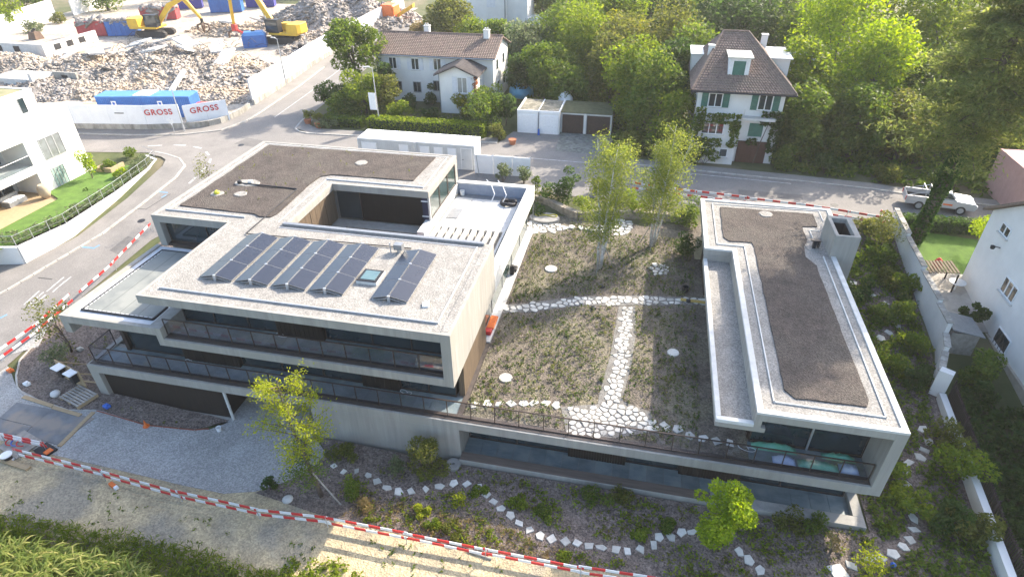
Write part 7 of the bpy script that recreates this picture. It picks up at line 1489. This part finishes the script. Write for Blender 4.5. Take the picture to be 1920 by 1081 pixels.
for i, (x, y, rd, hh, mt, lab) in enumerate(((6.2,60.9,1.4,1.7,L_mid,'round green bush at the villa garage'),(4.2,61.2,1.5,2.0,L_dark,'dark bush left of the villa bay'),(13.5,61.2,1.4,2.3,L_mid,'bush right of the villa garage door'),(17.5,60.9,1.6,2.2,L_dark,'dark bush on the bank beside the street'),(1.8,61.4,1.6,2.6,L_mid,'bush by the wooden pole'),(-1.2,62.4,1.6,3.0,L_olive,'bush at the garage forecourt corner'),(22.5,60.2,1.6,1.6,L_olive,'low bush above the roadside kerb'),(27.8,59.4,1.8,2.4,L_dark,'dark bush behind the pickup'))): bush('roadside_bush', lab, x, y, rd, hh, mt, 1100, .27, group='bushes along the back street')
ground_cover('garden_undergrowth', 'undergrowth beneath the trees right of the villa', [(13.2,60.5),(21,59.6),(31,58),(45,58),(45,90),(14,84)], L_mid, 5, .5, .5, seed=71, per=5)
ground_cover('garden_undergrowth', 'undergrowth of the gardens left of the villa', [(-15,71.5),(-3.4,71.5),(-3.2,62),(4,61.2),(4,110),(-18,110)], L_mid, 4, .5, .5, seed=72, per=5)
ground_cover('garden_undergrowth', 'undergrowth in the garden right of the metal fence', [(19.8,31.5),(23.6,31.5),(23.6,14),(19,14)], L_dark, 22, .3, .5, seed=73, per=6)
# climbing plants on the villa
def vine(label, boxes, seed, n):
    r = np.random.default_rng(seed); t = thing('climbing_vine', label, 'creeper', (boxes[0][0], boxes[0][2], 2.7)); P_ = []
    for x0, x1, y, z0, z1 in boxes:
        k = int(n*(x1-x0)*(z1-z0)/10); u, v = r.random(k), r.random(k); keep = (np.sin(u*9+seed)+np.sin(v*8+seed*2)+r.normal(size=k)*.6) > -.7
        P_.append(np.stack([x0+(x1-x0)*u[keep], y-r.random(keep.sum())*.3, z0+(z1-z0)*v[keep]], 1))
    leaf_object('foliage', np.concatenate(P_), .28, L_dark if seed % 2 else L_mid, t, r, asp=.8); MB().path([(boxes[0][0]+.1,boxes[0][2]-.08,2.7),(boxes[0][0]+.4,boxes[0][2]-.08,5),(boxes[0][0]+.8,boxes[0][2]-.08,7)], [.06,.05,.03], 5).out('stems', bark, t)
vine('dark climbing vine round the left windows of the villa', [(4.6,5.6,61.15,3.5,8.4),(5.4,8.9,61.15,6.9,7.9),(8.0,9.0,61.15,4.6,7.2),(4.7,7.5,61.15,4.6,5.4)], 4, 1900)
vine('climbing vine on the right corner of the villa', [(10.9,12.9,62.1,6.7,8.0),(11.9,12.9,62.1,4.0,7.0),(10.0,11.0,62.1,4.7,5.3)], 7, 1900)
# far left wood edge
for i, (x, y, hh, rd, mt, lab) in enumerate(((-128,112,9,5,L_mid,'tree behind the far left hoarding'),(-131,120,10,5,L_dark,'dark tree at the top left corner'),(-124,104,6,4,L_bright,'bright bush at the left end of the hoarding'),(-120,126,9,5,L_mid,'tree at the back left of the site'),(-133,103,8,5,L_olive,'tree at the far left edge'),(-112,140,9,6,L_dark,'dark tree line above the skips, left'),(-98,146,9,6,L_mid,'tree line above the skips, middle'),(-84,150,9,6,L_dark,'tree line above the skips, right'),(-70,150,9,5,L_olive,'tree line behind the back mound'))): tree('wood_edge_tree', lab, x, y, hh, rd, mt, 2200, .55, 20, .3, low=.05, group='trees at the site edge')
bush('hoarding_bush', 'weedy bush in front of the far left hoarding', -117.5,104,2.6,2.4,L_grey,900,.4); bush('hoarding_bush', 'thin weed tuft at the site edge', -119,112,1.8,2.0,L_olive,600,.4)
# neighbour's garden at the left
bush('lawn_shrub', 'bright yellow-green bamboo on the neighbouring lawn', -52.6,46.2,.75,3.4,L_lime,900,.2); bush('lawn_shrub', 'fresh green perennial in the middle of the lawn', -50.0,47.0,.8,1.0,L_lime,500,.2); bush('lawn_shrub', 'grey-blue lavender at the lawn bend', -49.8,48.9,1.0,.8,L_grey,500,.18); bush('lawn_shrub', 'planter full of green leaves beside the white block', -52.4,48.5,1.0,1.1,L_mid,800,.2); bush('lawn_shrub', 'mauve lavender on the lower lawn', -49.6,35.2,.9,.7,L_grey,450,.16); bush('lawn_shrub', 'grey shrub at the foot of the bamboo', -51.0,43.6,.6,.7,L_dark,300,.16); bush('lawn_shrub', 'reddish shrub on the lawn', -50.2,40.4,.6,.6,L_autumn,260,.16); bush('lawn_shrub', 'green shrub row end beside the back path', -52.6,51.6,1.0,1.0,L_mid,600,.2)
ground_cover('lavender_strip', 'grey-green planting strip behind the white retaining wall', [(-51.5,32.9),(-48.3,33.6),(-47.5,37.3),(-48.0,43.6),(-48.9,49.2),(-49.8,51.2),(-51.6,51.9),(-51.6,51.0),(-50.6,50.3),(-49.9,48.8),(-49.0,43.6),(-48.7,38),(-49.5,35),(-51.7,34.3)], L_grey, 16, .22, .55, zf=lambda x, y: 2.68, seed=12, per=6)
# ---- ground covers
patchy = lambda x, y: .45+.5*math.sin(x*.9+2)*math.sin(y*.8+1)+.3*math.sin(x*2.3+y*1.7)
gpoly = [(-7.9,23.1),(4.6,23.1),(4.75,37.4),(4.7,45),(-7.7,46.5)]
pathpx = [[(-8.50, 33.61), (-6.56, 34.20), (-3.39, 35.57), (0.61, 36.65), (5.54, 37.25), (5.49, 36.06), (0.69, 35.22), (-2.86, 34.24), (-5.94, 32.92), (-8.03, 32.37)], [(-0.40, 35.19), (0.68, 35.41), (0.90, 32.41), (0.80, 29.18), (0.48, 26.29), (0.44, 25.51), (-0.86, 25.15), (-0.82, 26.02), (-0.50, 29.42), (-0.39, 32.73)], [(-2.72, 24.56), (-0.87, 25.28), (0.42, 25.76), (2.06, 25.26), (2.10, 23.83), (0.19, 23.12), (-2.04, 22.43)], [(-9.39, 46.30), (-6.43, 46.69), (-5.16, 45.76), (-5.49, 44.93), (-6.76, 43.93), (-8.34, 43.34)], [(-3.31, 46.13), (-1.55, 48.06), (-0.23, 48.01), (0.18, 47.01), (-0.31, 44.85), (-2.01, 44.51), (-3.04, 45.23)]]
offpath = lambda f: (lambda x, y: 0 if any(inside((x, y), p) for p in pathpx) else f(x, y))
ground_cover('garden_planting', 'small young perennials planted all over the roof garden', gpoly, L_sedum, 15, .14, .22, zf=zg, seed=31, clump=offpath(lambda x, y: .8), per=5)
ground_cover('garden_planting', 'grassy yellow-green patches of the roof garden', gpoly, L_olive, 8, .13, .26, zf=zg, seed=32, clump=offpath(lambda x, y: max(0, patchy(x, y)-.3)), per=6)
ground_cover('garden_planting', 'darker green perennials of the roof garden', gpoly, L_dark, 6, .14, .22, zf=zg, seed=33, clump=offpath(lambda x, y: max(0, .9-patchy(x+3, y-2))), per=6)
fb = [(-14.76, 20.21), (-8.01, 21.58), (-3.78, 21.53), (4.67, 21.57), (12.42, 21.76), (15.08, 23.54), (15.28, 20.04), (9.09, 16.48), (3.11, 17.50), (-5.60, 17.08), (-13.13, 17.44)]
ground_cover('bed_ground_cover', 'weedy ground cover of the front planting bed', fb, L_bright, 22, .17, .3, seed=34, clump=lambda x, y: max(0, patchy(x*1.3, y*1.4)-.2)*1.3, per=6)
ground_cover('bed_ground_cover', 'dry olive ground cover of the front planting bed', fb, L_olive, 20, .15, .26, seed=35, clump=lambda x, y: max(0, patchy(x+5, y*1.2)-.1), per=5)
ground_cover('dry_sun_patch_grass', 'dry straw-coloured grass, pale to brighten the sunlit edge of the front bed', [(-12.53, 18.23), (-11.93, 18.80), (-9.54, 18.84), (-6.02, 18.68), (-3.18, 18.34), (-0.96, 17.76), (-1.42, 17.32), (-5.62, 17.13), (-9.57, 17.31), (-13.13, 17.44)], L_tan, 45, .2, .25, seed=45, asp=.15, flat=.2, clump=lambda x, y: .55+.3*math.sin(x*2)*math.sin(y*3), per=5)  # dry grass whose tan colour also paints the sunlit patch brighter
sb = [(13.4,17),(13.4,46),(14.4,50),(20.3,50),(19.9,40),(19.4,34),(18.2,31),(18.3,17)]
ground_cover('strip_ground_cover', 'dark leafy ground cover between pavilion and walls', sb, L_mid, 26, .22, .38, seed=36, clump=lambda x, y: .35+max(0, patchy(x, y)), per=6)
ground_cover('strip_ground_cover', 'bright leafy ground cover in the right-hand strip', sb, L_bright, 16, .22, .42, seed=37, clump=lambda x, y: max(0, patchy(x+2, y+3)-.35), per=6)
ground_cover('bed_grass', 'sparse grass in the bed beside the garage wall', [(-30.64, 21.50), (-27.19, 21.80), (-23.92, 21.75), (-27.60, 20.91)], L_olive, 9, .16, .2, seed=38, clump=patchy)
ground_cover('left_bed_plants', 'sparse plants in the left mulch bed', [(-38.5,24),(-32.2,23.5),(-32.2,33),(-37.5,36)], L_olive, 5, .17, .3, seed=39, clump=lambda x, y: max(0, patchy(x, y)-.1))
# verge weeds, field edge and maize
ve = [(-34.47, 12.98), (-30.10, 13.54), (-26.71, 13.91), (-22.66, 14.20), (-18.38, 14.16), (-15.84, 13.82), (-12.07, 14.05), (-11.89, 10.68), (-18.91, 7.75), (-29.21, 7.48)]
ground_cover('field_edge_grass', 'dense dark green grass along the field edge', ve, L_bright, 75, .32, .42, seed=40, asp=.16, flat=0, clump=lambda x, y: .75, per=4)
ground_cover('verge_weeds', 'scattered weeds on the dry verge', [(-34.14, 15.69), (-26.20, 16.23), (-13.22, 16.41), (0.91, 16.90), (-12.62, 14.07), (-19.87, 14.16), (-29.92, 13.36)], L_mid, 5, .13, .1, seed=41, clump=lambda x, y: max(0, patchy(x*.5, y*.7)-.2), per=6)
ground_cover('verge_weeds', 'leafy weed patch at the sunny end of the verge', [(-14.47, 14.66), (-11.99, 15.03), (-9.99, 14.21), (-15.11, 12.63)], L_bright, 30, .2, .3, seed=42)
def maize():
    r = np.random.default_rng(50); V = []; F = []
    poly = [(-36.79, 10.16), (-28.05, 11.54), (-24.82, 12.17), (-22.07, 12.39), (-19.68, 11.96), (-15.80, 9.65), (-17.50, 6.15), (-29.17, 5.36)]
    x0, x1 = min(p[0] for p in poly), max(p[0] for p in poly); y0, y1 = min(p[1] for p in poly), max(p[1] for p in poly)
    for _ in range(3600):
        x, y = r.uniform(x0, x1), r.uniform(y0, y1)
        if not inside((x, y), poly): continue
        z = hout(x, y)
        for k in range(7):
            a = r.uniform(0,6.28); L = r.uniform(.5,.95); d = np.array([math.cos(a), math.sin(a), 0]); w = np.array([-d[1], d[0], 0])*r.uniform(.022,.04); b = np.array([x, y, z+r.uniform(.3,1.55)]); o = len(V)
            for s, hh, ww in ((0,0,.7),(.35,.30,1),(.7,.34,.8),(1.0,.08,.08)): p = b+d*L*s+np.array([0,0,hh*L]); V += [p-w*ww, p+w*ww]
            F += [(o,o+1,o+3,o+2),(o+2,o+3,o+5,o+4),(o+4,o+5,o+7,o+6)]
    stuff(link('maize_field', fast_mesh('maize_field', np.array(V), np.array(F), L_maize)), 'sunlit maize leaves at the lower left corner')
maize()
ground_cover('roof_weeds', 'few dry weeds on the planted rear roof', [(-30,33),(-24,33),(-24,38.8),(-16.5,39.6),(-16.5,43.8),(-30,43.8)], L_olive, .35, .16, .3, zf=lambda x, y: 8.44, seed=60, asp=.2, flat=0, per=7)
ground_cover('lawn_grass', 'grass blades of the white house garden', [(-36.5,66.2),(-17.5,66.0),(-18.5,71),(-24,71),(-34,74.5),(-38.5,72)], L_mid, 12, .3, .2, seed=61, per=5, asp=.2)

# ================================================================== THE AIR
hz = MB().box(-1750, 1750, -200, 1800, -2.2, 30.0).out('haze', [])  # scattering volume added to lift the shadows
hm = bpy.data.materials.new('added_haze'); hm.use_nodes = True; hn = hm.node_tree
hn.nodes.remove(hn.nodes['Principled BSDF'])
pv_ = hn.nodes.new('ShaderNodeVolumePrincipled'); pv_.inputs['Color'].default_value = (.97,.96,.94,1); pv_.inputs['Density'].default_value = .00032; pv_.inputs['Anisotropy'].default_value = .2
hn.links.new(pv_.outputs[0], hn.nodes['Material Output'].inputs['Volume']); hz.data.materials.clear(); hz.data.materials.append(hm)
stuff(hz, 'thin pale haze added over the whole place to lift the shadows')
